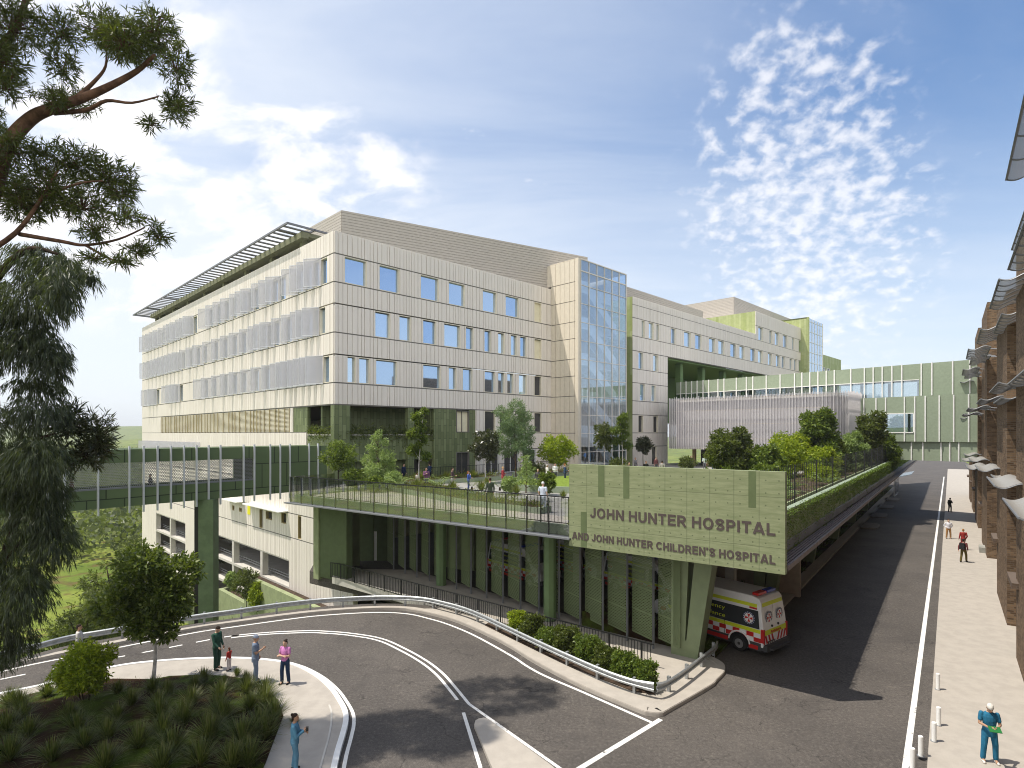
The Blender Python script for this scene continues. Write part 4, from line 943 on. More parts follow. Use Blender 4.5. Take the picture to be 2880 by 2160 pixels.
# ---- covered link bridge on the left
LB0, LB1 = -27.0, 0.0                                               # along the street direction, ends at the corner
BO = (-16.4, 49.7); LF = F(BO, (.624,.781), (.781,-.624))           # u along, d towards the viewer
LINK = thing('link_bridge', 'dark green covered footbridge with silver battens and a mesh window', 'bridge', LF(-13, -1.6, 5.1))
Z0, Z1, WZ0, WZ1 = 5.13, 8.93, 6.35, 8.05
for side, d in (('front', 0.0), ('back', -3.2)):
    w = MB(); D0, D1 = d-.12, d
    w.box(LF, -34, 0.4, D0, D1, Z0, WZ0); w.box(LF, -34, .4, D0, D1, WZ1, Z1); w.box(LF, -6.2, .4, D0, D1, WZ0, WZ1); w.box(LF, -34, -24.0, D0, D1, WZ0, WZ1)
    w.build('side_wall', tiles('bridge_green_panel', (.088,.130,.055), (.110,.155,.068), (.02,.03,.015), 2.1, 1.9, gap=.035, axes=((.624,.781),(0,0)), bump=.3, rough=.5, wear=.05), LINK)
    m_ = MB(); m_.box(LF, -24.0, -6.2, d-.07, d-.055, WZ0, WZ1); m_.build('mesh_window', M_BMESH, LINK)
m_ = MB(); m_.box(LF, -34, .4, -3.08, -.13, Z0, Z0+.3); m_.build('floor', M_CONC_D, LINK)
m_ = MB(); m_.box(LF, -34, .4, -3.08, -.13, Z1-.25, Z1-.02); m_.build('roof', M_GREEN_D, LINK)
m_ = MB(); r_ = random.Random(9); u = -33.8
while u < .3:
    for d in (.0, ): m_.box(LF, u, u+.09, d+.003, d+.16, Z0-.45, Z1+.2)
    u += r_.choice((.85, .85, 1.3, 1.75))
m_.build('battens', M_SILV, LINK)
m_ = MB(); m_.box(LF, -24, -6.2, -.1, .02, WZ0-.02, WZ0+.08); m_.build('sill', M_GREYM, LINK)
pier = thing('bridge_pier', 'tall green concrete pier carrying the covered footbridge', 'pier', (-22.6, 42.3, -9))
fr = F((-23.27, 41.9), (.99,.14), (-.14,.99)); m_ = MB(); m_.box(fr, .29, 1.32, 0, 1.1, -11.5, 5.13); m_.build('shaft', plain('pier_green_concrete', (.115,.165,.085), .75, var=.15, vs=1.5), pier)
m_ = MB(); m_.box(fr, 0.0, .29, .05, 1.05, -11.5, 5.12); m_.build('dark_side', plain('black_cladding', (.012,.010,.010), .6, var=0), pier)

# ---- enclosed link over the street, far right
L2 = F((49.8, 61.7), (-.65,.76), (-.76,-.65))                       # u leftwards, d towards the viewer
LK2 = thing('street_bridge', 'sage green link building with white battens bridging the street', 'bridge', L2(16, -4, 6.9))
T0, T1, T2, T3 = 6.9, 9.05, 14.25, 17.95
w = MB()
w.box(L2, -5, 37, -.3, 0, 16.15, T3); w.box(L2, -5, 5, -.3, 0, T2, 16.15)
w.box(L2, -5, 16, .2, .5, 12.3, T2-.01); w.box(L2, -5, 5.4, .2, .5, 10.1, 12.3); w.box(L2, -5, 14, .2, .5, T1, 10.1)
w.box(L2, 2.6, 8.7, -.1, .2, T0, T1-.01); w.box(L2, -5, 2.6, .0, .3, T0, T1-.01)
w.build('wall', M_GREEN_S, LK2)
w = MB(); w.box(L2, 5, 37, -.25, -.2, T2, 16.15); w.build('glazing', M_GLASS_L, LK2)
w = MB(); w.box(L2, 5.4, 16, .25, .3, 10.1, 12.3); w.build('glazing', M_GLASS_L, LK2)
w = MB(); w.box(L2, 5.4, 16, .2, .56, 10.02, 10.14); w.box(L2, 5.4, 16, .2, .56, 12.24, 12.33); w.box(L2, 5.32, 5.44, .2, .56, 10.14, 12.24); w.box(L2, 5, 37, -.3, .03, 16.1, 16.18); w.build('frame', M_WHITE, LK2)
w = MB(); r_ = random.Random(21)
def bat(u0, u1, z0, z1, d, steps):
    u = u0
    while u < u1: w.box(L2, u, u+.12, d, d+.10, z0, z1); u += r_.choice(steps)
bat(-4.5, 37, T2+.03, T3+.04, 0.005, (.95, 1.0, 1.5, 1.9)); bat(-4.5, 16, T1, T2-.04, .505, (1.0, 1.3, 1.9)); bat(-4.5, 2.4, T0, T1-.05, .305, (.8, 1.3, 1.9)); bat(2.8, 8.6, T0, T1-.05, .205, (.6, 1.1, 1.7))
w.build('battens', M_WHITE, LK2)
w = MB(); w.box(L2, -5, 37, -5, -.3, T3-.3, T3-.05); w.box(L2, -5, 37, -5, -.3, T2-.35, T2-.05); w.box(L2, -5, 16, -5, .2, T1, T1+.3); w.box(L2, -5, 37, -5.3, -5, 16.3, T3); w.box(L2, -5, 5, -5.3, -5, T1, T2); w.box(L2, 14.5, 16, -5.3, -5, T1, T2); w.build('floor_slabs', M_CONC_D, LK2)
w = MB()
for u in np.arange(6, 37, 3.1): w.box(L2, u, u+.25, -4.6, -4.35, T2, 16.2)
for u in (7.0, 10.0, 13.0): w.box(L2, u, u+.22, -4.6, -4.35, T1, T2-.4)
w.build('inner_columns', M_WHITE, LK2)

# ---- veiled entrance pavilion on the terrace
PV = F((21.2, 80.0), (.7096,-.7046), (-.7046,-.7096))               # u rightwards along the front, d towards the viewer
PAV = thing('entrance_pavilion', 'rounded entrance pavilion wrapped in a translucent white slatted veil', 'pavilion', PV(11, -5, 5.5))
VL, VD, VR, VZ0, VZ1 = 22.3, 12.0, 2.2, 7.85, 14.75
def rrect(off, n=8):
    pts = []
    for cx, cy, t0 in ((VL-VR, -VR, 0), (VL-VR, -VD+VR, 270), (VR, -VD+VR, 180), (VR, -VR, 90)):
        pass
    for cx, cy, t0 in ((VR, -VR, 180), (VL-VR, -VR, 90), (VL-VR, -VD+VR, 0), (VR, -VD+VR, -90)):
        for k in range(n+1):
            t = rad(t0-90*k/n); pts.append((cx+(VR+off)*math.cos(t), cy+(VR+off)*math.sin(t)))
    return pts
rr0 = rrect(0)
veil = MB()
for k in range(len(rr0)):
    p0, p1 = rr0[k], rr0[(k+1) % len(rr0)]
    veil.face([PV(*p0, VZ0), PV(*p1, VZ0), PV(*p1, VZ1), PV(*p0, VZ1)])
vo = veil.build('veil', M_VEIL, PAV)
fin = MB(); rl = MB(); acc = 0
for k in range(len(rr0)):
    p0, p1 = np.array(rr0[k]), np.array(rr0[(k+1) % len(rr0)]); L = np.linalg.norm(p1-p0)
    if L < 1e-6: continue
    d = (p1-p0)/L; nrm = np.array((-d[1], d[0])); cx = np.array((VL/2, -VD/2)); nrm = nrm if np.dot(nrm, (p0+p1)/2-cx) > 0 else -nrm
    q = acc
    while q < L:
        c = p0+d*q; hgt = .25*random.Random(int(c[0]*77)+int(c[1]*13)).random()
        a3, b3 = PV(*(c+nrm*.03)), PV(*(c+nrm*.11)); fin.bar((a3[0],a3[1],(VZ0+VZ1)/2+hgt/2), (b3[0],b3[1],(VZ0+VZ1)/2+hgt/2), .035, VZ1-VZ0+hgt)
        q += .36
    acc = q-L
    for z in (VZ0+.1, 9.3, 11.2, 13.0, VZ1-.25): a3, b3 = PV(*(p0-nrm*.06)), PV(*(p1-nrm*.06)); rl.bar((a3[0],a3[1],z), (b3[0],b3[1],z), .07, .09)
fin.build('slats', plain('white_slat', (.66,.64,.65), .5, var=.03), vo); rl.build('rails', plain('gold_rail', (.55,.47,.33), .45, var=.03), vo)
m_ = MB(); m_.prism([PV(u,d)[:2] for u, d in rrect(-1.0)], 8.2, 14.2); m_.build('inner_wall', plain('grey_inner_wall', (.34,.33,.34), .6, var=.05), PAV)
m_ = MB(); m_.prism([PV(u,d)[:2] for u, d in rrect(-.1)], 7.9, 8.15); m_.prism([PV(u,d)[:2] for u, d in rrect(-.6)], 14.25, 14.45); m_.build('floor_slab', M_CONC, PAV)
m_ = MB(); m_.box(PV, 2.5, VL-2, -6.2, -6, 5.5, 7.9); m_.build('glazing', M_WIN_D, PAV)
for u in (3.2, 5.2, 8.0, 9.6, 13.0, 17.0, 20): m_ = MB(); m_.box(PV, u, u+.4, -2.5, -2.1, 5.5, 7.9); m_.build('timber_post', M_TIMBER, PAV)
m_ = MB(); m_.box(PV, 10.5, 13.5, -5, -4.8, 5.5, 7.9); m_.build('timber_wall', M_TIMBER, PAV)

# ---- brick building on the right, stepped bays
BRK = thing('brick_building', 'brown brick hospital wing with stepped bays and curved metal awnings', 'building', RF(60, 6, 0))
wl_ = MB(); dk_ = MB()
PIERS = [(2,9.5,18.0),(13,20,18.0),(25,33.6,18.1),(39,46.6,17.4),(59,68,20.4),(77,86,21.0),(92,98.5,8.6),(105,112,8.6)]
wl_.box(RF, -8, 87, 3.3, 3.8, 0, 17.0); wl_.box(RF, 87, 118, 3.3, 3.8, 0, 8.0)
for r0, r1, zt in PIERS:
    wl_.prism([RF(r0,2.35)[:2], RF(r1,2.33)[:2], RF(r1,3.3)[:2], RF(r0,3.3)[:2]], 0, zt)
    wl_.box(RF, r1+.9, r1+3.4, 2.75, 3.3, 0, 3.0)
gaps = [(PIERS[k][1], PIERS[k+1][0]) for k in range(len(PIERS)-1)]
dk_.box(RF, -8, 87, 3.23, 3.3, 10.6, 11.0)
wl_.build('wall', M_BRICK, BRK); dk_.build('dark_band', M_BRICK_D, BRK)
wl_ = MB(); wl_.box(RF, -8, 87, 3.8, 14, 0, 16.8); wl_.box(RF, 87, 118, 3.8, 14, 0, 7.9); wl_.box(RF, -8, 87, 3.7, 14, 16.9, 17.2); wl_.build('roof_block', M_BRICK_D, BRK)
FBK = F(RF(0, 3.3)[:2], R_, (-P_[0], -P_[1]))
AW = []
for g0, g1 in gaps:
    n = max(1, int((g1-g0)/5.2)); 
    for k in range(n):
        c = g0+(g1-g0)*(k+.5)/n
        for z in ((4.6, 8.6, 12.4) if c < 88 else (4.6,)):
            for s in (-.75, .45): window(FBK, c+s, c+s+.42, z, z+2.3, d=.29, mat=M_WIN_D, parent=BRK, fmat=M_WHITE)
for k, (r0, r1, zt) in enumerate(PIERS[1:8]): ledge = MB(); ledge.box(RF, r1-1.2, r1+1.4, 2.1, 2.75, 3.35, 3.6); ledge.build('ledge', M_BRICK_D, BRK)
# curved awnings: one master in local axes (x along the street, y outwards), then copies
def awning_master(loc, rz, label):
    t = thing('curved_awning', label, 'awning', loc, 'curved awnings on the brick building'); t.rotation_euler = (0, 0, rz)
    o = loc; L, Wd = 6.3, 1.12
    prof = [(y, .115*math.sin(y/Wd*5.6+.3)+.03*y) for y in np.linspace(0, Wd, 15)]
    sh, frm = MB(), MB()
    for (y0, z0), (y1, z1) in zip(prof[:-1], prof[1:]): sh.hexa([(o[0]-L/2,o[1]+y0,o[2]+z0),(o[0]+L/2,o[1]+y0,o[2]+z0),(o[0]+L/2,o[1]+y1,o[2]+z1),(o[0]-L/2,o[1]+y1,o[2]+z1)]+[(o[0]-L/2,o[1]+y0,o[2]+z0+.012),(o[0]+L/2,o[1]+y0,o[2]+z0+.012),(o[0]+L/2,o[1]+y1,o[2]+z1+.012),(o[0]-L/2,o[1]+y1,o[2]+z1+.012)])
    for x in np.linspace(-L/2, L/2, 7): frm.tube([(o[0]+x, o[1]+y, o[2]+z-.03) for y, z in prof], .026, 5)
    for y, z in (prof[0], prof[-1]): frm.tube([(o[0]-L/2, o[1]+y, o[2]+z-.03), (o[0]+L/2, o[1]+y, o[2]+z-.03)], .04, 5)
    for x in (-L/3, L/3): frm.tube([(o[0]+x, o[1]-.5, o[2]-.05), (o[0]+x, o[1]+.35, o[2]+.05)], .035, 5)
    s_ = sh.build('sheet', M_AWN, t); frm.build('frame', M_GREYM, t); return t
rzA = math.atan2(R_[1], R_[0])
first = None
ROWA = [(22.5,1.6),(31.5,1.5),(38.2,1.95),(44.4,1.4),(51.5,1.0),(59,1.35),(66.5,.95),(74,1.25),(82,.95),(90,1.3),(98,1.0)]
for z, lev in ((15.6,'top'),(11.7,'middle'),(7.6,'bottom')):
    for k, (c, po) in enumerate(ROWA):
        if lev == 'bottom': c += 2.5
        elif c > 88: continue
        where = ('nearest the camera','second from the camera','third from the camera','fourth from the camera','fifth from the camera','sixth from the camera','seventh from the camera','fourth from its far end','third from its far end','second from its far end','at its far end')[k]
        lab = f'curved metal awning in the {lev} row on the brick wall, {where}'
        loc = RF(c, po+1.1, z+(.25 if k % 2 else 0))
        if first is None: first = awning_master(loc, rzA, lab)
        else: copy_tree(first, loc, rzA, label=lab)
copy_tree(first, RF(22.2, 2.85, 19.5), rzA, scale=(1.9,1.05,1), label='largest curved awning at the roof edge in the upper right corner')
copy_tree(first, RF(34.5, 3.6, 19.3), rzA, scale=(1.2,1.0,1), label='curved awning at the roof edge below the largest one')
# ============================================================= guard rails, bollards, vans, shelter
PROF = [(0,-.16),(.05,-.12),(.05,-.06),(.0,-.025),(.0,.025),(.05,.06),(.05,.12),(0,.16),(-.016,.16),(.034,.115),(.034,.065),(-.016,.03),(-.016,-.03),(.034,-.065),(.034,-.115),(-.016,-.16)]
def sweep(P, prof, zc, sc_=lambda k: 1.0, off=lambda k: 0.0):
    mb = MB(); P = [np.array(p, float) for p in P]; rows = []
    for k, p in enumerate(P):
        t = P[min(k+1, len(P)-1)]-P[max(k-1, 0)]; t /= np.linalg.norm(t); n = np.array((t[1], -t[0]))
        rows.append([(*(p+n*(d*sc_(k)+off(k))), zc+z*.88*sc_(k)) for d, z in prof])
    mb.ring(None, rows); return mb
def guard_rail(label, P, postpts, endscale):
    t = thing('guard_rail', label, 'guard rail', (*P[len(P)//2], 0)); n = len(P)
    b = sweep(P, PROF, .55, lambda k: 1.0+.35*max(0, 1-(n-1-k)/4)*endscale[1]+.35*max(0, 1-k/4)*endscale[0]); b.build('beam', M_STEEL, t)
    for x, y, dx, dy in postpts:
        fr = F((x, y), (dx, dy), (-dy, dx)); m_ = MB(); m_.box(fr, -.05, .05, .05, .17, -.3, .72); m_.box(fr, -.04, .04, .0, .05, .42, .66); m_.build('post', M_STEEL, t)
    return t
gp_ = cat_rom(GUARD_L + GUARD, 5)
def along(P, step, start=0.0):
    P = [np.array(p) for p in P]; out = []; acc = start
    for k in range(len(P)-1):
        L = np.linalg.norm(P[k+1]-P[k]); d = (P[k+1]-P[k])/(L+1e-9)
        while acc < L: q = P[k]+d*acc; out.append((q[0], q[1], d[0], d[1])); acc += step
        acc -= L
    return out
guard_rail('long galvanised guard rail sweeping round the outside of the road bend', gp_, along(gp_, 1.75, .6), (0, 1))
g2 = cat_rom([(5.36,21.27),(5.81,21.55),(6.74,22.53),(7.95,23.97),(8.9,25.15),(9.2,25.7)], 4)
guard_rail('short galvanised guard rail on the pavement point in front of the V-shaped column', g2, along(g2, 1.55, .9), (1, 0))
# white bollards
bl0 = None
for k, (x, y) in enumerate([(16.46,22.13),(14.47,19.42),(13.57,18.41),(12.54,17.57),(11.82,16.9)]):
    lab = 'white bollard on the pavement edge, ' + ['farthest up the pavement','set back beside the man in scrubs','nearest the white line','standing on the white road line','cut by the bottom of the picture'][k]
    if bl0 is None:
        bl0 = thing('bollard', lab, 'bollard', (x, y, .1), 'white bollards at the pavement edge')
        m_ = MB(); m_.tube([(x,y,.1),(x,y,.70),(x,y,.715)], [.068,.068,.055], 20); m_.build('post', M_WHITE, bl0, smooth=False)
        m_ = MB(); m_.tube([(x,y,.1),(x,y,.112)], [.1,.1], 20); m_.build('base_plate', M_GREYM, bl0)
    else: copy_tree(bl0, (x, y, .1), label=lab)
# glass bus shelter at the far end of the street
sh = thing('glass_shelter', 'small glass shelter leaning over the far left kerb of the street', 'shelter', RF(113, -6.3, .1))
m_ = MB(); fr = F(RF(108,-6.9)[:2], R_, P_); m_.box(fr, 0, 9, 0, .06, .1, 3.0); m_.build('glass_wall', M_GLASS_B, sh)
m_ = MB(); P8 = [fr(-.3,-.3,2.9),fr(9.3,-.3,2.9),fr(9.3,2.2,3.6),fr(-.3,2.2,3.6),fr(-.3,-.3,3.0),fr(9.3,-.3,3.0),fr(9.3,2.2,3.7),fr(-.3,2.2,3.7)]; m_.hexa(P8); m_.build('canopy', M_GLASS_L, sh)
m_ = MB()
for u in (0, 3, 6, 9): m_.box(fr, u-.05, u+.05, -.1, 0, .1, 3.0)
m_.build('posts', M_WHITE, sh)
m_ = MB(); o = RF(62, 2.2); m_.box(F(o[:2], R_, P_), -.8, .8, -.25, .25, .1, .55); bq = m_.build('bench', M_CONC_D); tag(bq, 'low stone bench against the foot of the brick wall', 'bench')

# ---- ambulances: x forward from the rear bumper, y to the left, built in local axes at the origin
def flat(name, col, rough=.4, metal=0.0): return plain(name, col, rough, metal, var=0)
V_WHITE = plain('van_white', (.78,.78,.78), .28, var=.03); V_BLK = flat('van_black', (.012,.012,.014), .35); V_RED = flat('van_red', (.50,.02,.018), .35)
V_YEL = flat('van_yellow', (.62,.70,.03), .4); V_GLS = reflective('van_glass', (.05,.055,.06), .2, .06); V_TYRE = flat('tyre_rubber', (.015,.015,.015), .8); V_RIM = plain('wheel_rim', (.35,.35,.36), .4, .6, var=.05)
V_BLUE = flat('van_blue', (.02,.05,.4), .3); V_NAVY = flat('emblem_navy', (.012,.02,.08), .4); V_GREYP = flat('van_trim', (.05,.05,.052), .6)
VW = .95
def van_half(x, z):
    """half width of the body"""
    w = VW*(1.0 if z < 1.3 else 1.0-.10*(z-1.3))
    if x > 4.5: w *= 1-.06*(x-4.5)
    return w
VPROF = [(.02,.42),(-.02,.55),(.0,1.05),(.05,1.5),(.16,2.22),(.26,2.36),(.6,2.42),(3.5,2.42),(3.85,2.36),(4.05,2.24),(4.75,1.42),(5.35,1.16),(5.52,.95),(5.56,.62),(5.5,.42)]
def build_van(name_label, loc, rz):
    t = thing('ambulance', name_label, 'ambulance', (0,0,0), 'ambulances')
    b = MB()
    L = [(x, van_half(x, z), z) for x, z in VPROF]; n = len(L)
    i = len(b.v); b.v.extend(L); b.v.extend([(x, -y, z) for x, y, z in L])
    for k in range(n): b.f.append((i+k, i+(k+1)%n, i+n+(k+1)%n, i+n+k))
    b.f.append(tuple(i+k for k in range(n-1, -1, -1))); b.f.append(tuple(i+n+k for k in range(n)))
    body = b.build('body', V_WHITE, t, tri=True)
    bv = body.modifiers.new('bevel', 'BEVEL'); bv.width = .05; bv.segments = 3; bv.limit_method = 'ANGLE'; bv.angle_limit = rad(35)
    def side_panel(mb, s, pts, e=.004):                           # polygon (x,z) laid on the flank
        P = [(x, s*(van_half(x, z)+e), z) for x, z in pts]; mb.face(P if s < 0 else P[::-1])
    def rect(x0, x1, z0, z1): return [(x0, z0), (x1, z0), (x1, z1), (x0, z1)]
    for s in (1, -1):
        q = MB(); side_panel(q, s, [(.16,1.14),(3.35,1.14),(3.35,1.86),(.24,1.86)]); q.build('side_window', V_GLS, t)
        q = MB(); side_panel(q, s, [(3.6,1.14),(4.62,1.14),(4.5,1.45),(4.1,1.86),(3.6,1.86)]); q.build('cab_window', V_GLS, t)
        q = MB(); side_panel(q, s, rect(.12,4.6,.97,1.12), .005); side_panel(q, s, rect(.3,3.7,1.98,2.12), .005); q.build('yellow_band', V_YEL, t)
        q = MB()
        for k in range(16):
            for j in range(2):
                if (k+j) % 2 == 0: side_panel(q, s, rect(.10+k*.31, .10+(k+1)*.31, .60+j*.18, .60+(j+1)*.18), .005)
        side_panel(q, s, rect(1.55,3.9,.34,.50), .006); side_panel(q, s, rect(.22,.62,.30,.46), .008); q.build('red_checks', V_RED, t)
        q = MB(); q.box(XY, .1, .70, s*(VW-.05), s*(VW+.006), .26, .58); q.box(XY, 1.42, 4.15, s*(VW-.05), s*(VW+.005), .28, .58); q.build('sill_trim', V_GREYP, t)
        q = MB()
        q.tube([(2.2, s*(VW-.02), 1.5), (2.2, s*(VW+.008), 1.5)], .002, 3); q.box(XY, 1.72, 1.735, s*VW*.96, s*(VW+.007), .5, 1.13); q.build('door_seam', V_GREYP, t)
        m1 = MB(); m1.bar((4.3, s*(VW+.0), 1.35), (4.3, s*(VW+.22), 1.45), .08, .05); m1.box(XY, 4.22, 4.34, s*(VW+.12), s*(VW+.3), 1.35, 1.68); m1.build('mirror', V_BLK, t)
    def emblem(c, nrm, up, r_, parent):
        """round badge: navy ring, white disc, eight-pointed red cross arms"""
        c = Vector(c); nrm = Vector(nrm).normalized(); up = Vector(up).normalized(); sd = up.cross(nrm)
        def disc(rr, e, mat, nm):
            q = MB(); q.face([tuple(c+nrm*e+(sd*math.cos(a)+up*math.sin(a))*rr) for a in np.linspace(0, 2*math.pi, 29)[:-1]]); return q.build(nm, mat, parent)
        em = disc(r_, .010, V_NAVY, 'emblem')
        q = MB(); q.face([tuple(c+nrm*.013+(sd*math.cos(a)+up*math.sin(a))*r_*.74) for a in np.linspace(0, 2*math.pi, 29)[:-1]]); q.build('white_disc', V_WHITE, em)
        q = MB()
        for k in range(4):
            a = k*math.pi/2+math.pi/2
            for da in (-.30, .30):
                pass
            tip = [(.06, a-.5), (.70, a-.36), (.58, a), (.70, a+.36), (.06, a+.5)]
            q.face([tuple(c+nrm*.016+(sd*math.cos(b_)+up*math.sin(b_))*r_*rr) for rr, b_ in tip])
        q.build('red_cross', V_RED, em)
        q = MB()
        for k in range(16):
            a = k*math.pi/8+.2; q.face([tuple(c+nrm*.013+(sd*math.cos(a+w_)+up*math.sin(a+w_))*r_*rr) for rr, w_ in ((.82,-.1),(.93,-.1),(.93,.1),(.82,.1))])
        q.build('badge_lettering', flat('badge_white', (.5,.52,.6), .5), em)
    for s in (1, -1): emblem((.62, s*(van_half(.6,1.5)+.004), 1.50), (0, s, .1), (0, 0, 1), .27, t)
    FL = F((0, van_half(2,1.5)+.004), (-1, 0), (0, 1)); FR = F((0, -van_half(2,1.5)-.004), (1, 0), (0, -1))
    put_text('Emergency', FL, -3.25, 1.54, 1.55, .22, .004, .006, V_YEL, t, .0); put_text('Ambulance', FL, -3.25, 1.25, 1.55, .19, .004, .006, V_YEL, t, .0)
    put_text('Emergency', FR, 1.7, 1.54, 1.55, .22, .004, .006, V_YEL, t, .0); put_text('Ambulance', FR, 1.7, 1.25, 1.55, .19, .004, .006, V_YEL, t, .0)
    # rear doors
    def rx(z): return -.004+(z-1.05)*(.05/.45) if z < 1.5 else .046+(z-1.5)*(.11/.72)
    def rear(mb, pts, e=.008): mb.face([(rx(z)-e if z > 1.05 else -.012-e, y, z) for y, z in pts][::-1])
    q = MB(); rear(q, [(-.80,2.02),(.80,2.02),(.80,2.17),(-.80,2.17)]); q.build('yellow_band', V_YEL, t); q = MB(); rear(q, [(-.88,.90),(.88,.90),(.88,1.10),(-.88,1.10)]); q.build('yellow_band', V_YEL, t)
    q = MB(); rear(q, [(-.008,.55),(.008,.55),(.008,2.0),(-.008,2.0)], .012)
    for s in (1, -1): q.tube([(.03, s*.25, 1.2), (-.02, s*.25, 1.2)], .05, 10)
    q.build('door_seam', V_BLK, t)
    for s in (.42, -.42): emblem((rx(1.55)-.004, s, 1.55), (-1, 0, .17), (0, 0, 1), .27, t)
    q = MB()
    for k in range(7):
        for s in (1, -1):
            y0 = .10+k*.125
            if k % 2 == 0 and y0 < .86: rear(q, [(s*y0,.56),(s*(y0+.125),.56),(s*min(.9,y0+.265),.90),(s*min(.9,y0+.14),.90)][::(1 if s > 0 else -1)], .010)
    q.build('red_stripes', V_RED, t)
    FRR = F((-.03, 0), (0, -1), (-1, 0)); put_text('Ambulance', FRR, -.42, .94, .84, .12, .002, .01, V_RED, t, .0)
    q = MB(); q.box(XY, -.035, -.02, .10, .62, .50, .64); q.build('number_plate', V_BLK, t); put_text('BZ 81 KL', FRR, -.58, .53, .44, .08, .007, .004, flat('plate_white', (.7,.7,.65)), t, 0, 'plate_lettering')
    for s in (1, -1):
        q = MB(); q.box(XY, -.03, .10, s*.86, s*.965, .62, 1.16); q.build('tail_light', V_RED, t)
        q = MB(); q.box(XY, .0+rx(2.08), .05+rx(2.08), s*.5, s*.78, 1.88, 1.97); q.box(XY, .3, .62, s*(van_half(.5,1.9)-.02), s*(van_half(.5,1.9)+.012), 1.90, 1.97); q.build('warning_light', V_RED, t)
    q = MB(); q.box(XY, .35, .60, .04, .70, 2.42, 2.52); lb = q.build('light_bar', V_RED, t)
    q = MB(); q.box(XY, .35, .60, -.70, -.04, 2.42, 2.52); q.build('light_bar', V_BLUE, t)
    q = MB(); q.box(XY, 3.3, 3.6, -.7, .7, 2.42, 2.54); q.build('light_bar', V_BLUE, t)
    q = MB(); q.box(XY, -.16, .10, -.93, .93, .30, .54); q.box(XY, -.28, -.16, -.70, .70, .34, .42); q.build('bumper', V_GREYP, t)
    q = MB(); q.box(XY, 5.45, 5.66, -.90, .90, .30, .58); q.build('bumper', V_GREYP, t)
    q = MB(); q.face([(4.10+.012,.74,2.2),(4.10+.012,-.74,2.2),(4.70+.012,-.84,1.5),(4.70+.012,.84,1.5)]); q.build('windscreen', V_GLS, t)
    for s in (1, -1):
        q = MB(); q.ell((5.42, s*.68, .92), (.09,.16,.12)); q.build('headlight', V_WHITE, t)
    for x in (1.05, 4.55):
        for s in (1, -1):
            wh = MB(); wh.tube([(x, s*(VW-.02), .70-.30+.0), (x, s*(VW-.012), .40)], .46, 28); 
            w = MB(); w.tube([(x, s*.70, .34), (x, s*.72, .34), (x, s*.93, .34), (x, s*.965, .34)], [.31,.34,.34,.30], 28); wo = w.build('wheel', V_TYRE, t)
            w = MB(); w.tube([(x, s*.9, .34), (x, s*.968, .34)], [.20,.19], 22); w.build('rim', V_RIM, wo)
            w = MB(); w.tube([(x, s*.95, .34), (x, s*.975, .34)], [.07,.06], 14); w.build('hub', V_GREYP, wo)
            a = MB(); pts = [(x+.44*math.cos(k), .36+.44*math.sin(k)) for k in np.linspace(-.15, math.pi+.15, 15)]
            P = [(u, s*(VW+.0075), z) for u, z in pts]; a.face(P if s < 0 else P[::-1]); a.build('wheel_arch', V_BLK, t)
            f = MB(); f.tube([(x+.47*math.cos(k), s*(VW+.0), .38+.47*math.sin(k)) for k in np.linspace(.1, math.pi-.1, 15)], .035, 6); f.build('arch_trim', V_WHITE, t)
    t.location = loc; t.rotation_euler = (0, 0, rz); WL[t.name] = tuple(loc); return t
hd = math.atan2(.788, -.616)
amb = build_van('white ambulance with red checks and yellow bands driving in beside the V-shaped column', (11.95, 26.0, 0), hd); amb.scale = (1.1,)*3
copy_tree(amb, (-1.0, 41.2, .0), math.atan2(-.75,.62), label='white ambulance parked nose out behind the screens, nearest the bay middle', group='ambulances')
copy_tree(amb, (2.8, 42.8, .0), math.atan2(-.75,.62), label='ambulance parked nose out behind the screens, right of another ambulance', group='ambulances')
copy_tree(amb, (6.6, 37.6, .0), math.atan2(-.75,.62), label='ambulance in the bay showing red checks just under the sign wall', group='ambulances')
# ============================================================= people
def capsule(mb, p0, p1, r0, r1, n=10, flat_=1.0):
    p0 = Vector(p0); p1 = Vector(p1); d = p1-p0; L = d.length or 1e-6; d /= L
    x = d.orthogonal().normalized(); y = d.cross(x); rows = []
    st = [(-r0*.95, r0*.32), (-r0*.6, r0*.8), (0, r0), (L*.5, (r0+r1)/2), (L, r1), (L+r1*.6, r1*.8), (L+r1*.95, r1*.32)]
    for h, q in st: rows.append([tuple(p0+d*h+(x*math.cos(a)+y*math.sin(a)*flat_)*q) for a in np.linspace(0, 2*math.pi, n+1)[:-1]])
    mb.ring(None, rows)
def loft_z(mb, rings, n=14):
    """rings (z, rx, ry, cx, cy)"""
    mb.ring(None, [[(cx+rx*math.cos(a), cy+ry*math.sin(a), z) for a in np.linspace(0, 2*math.pi, n+1)[:-1]] for z, rx, ry, cx, cy in rings])
ARMS = {  # elbow and wrist (x outward, y forward, z)
 'down': ((.25,-.02,1.14),(.27,.06,.90)), 'relaxed': ((.26,-.04,1.14),(.22,.12,.93)),
 'fold': ((.25,.05,1.14),(-.06,.20,1.17)), 'hold': ((.25,.03,1.14),(.10,.27,1.13)), 'phone': ((.24,.06,1.14),(.10,.26,1.24)),
 'face': ((.23,.14,1.16),(.10,.17,1.40)), 'hip': ((.33,-.10,1.18),(.17,.03,1.02)), 'swing': ((.25,.10,1.15),(.22,.27,.98)), 'back': ((.25,-.16,1.15),(.23,-.22,.92))}
LEGS = {'stand': ((.10,.0),(.11,.0)), 'ease': ((.12,.05),(.13,-.04)), 'step': ((.09,.24),(.09,-.22)), 'wide': ((.16,.02),(.16,.0))}
def limb_pts(arm, s):
    e, w = ARMS[arm]; return Vector((s*.195, -.01, 1.425)), Vector((s*e[0], e[1], e[2])), Vector((s*w[0], w[1], w[2]))
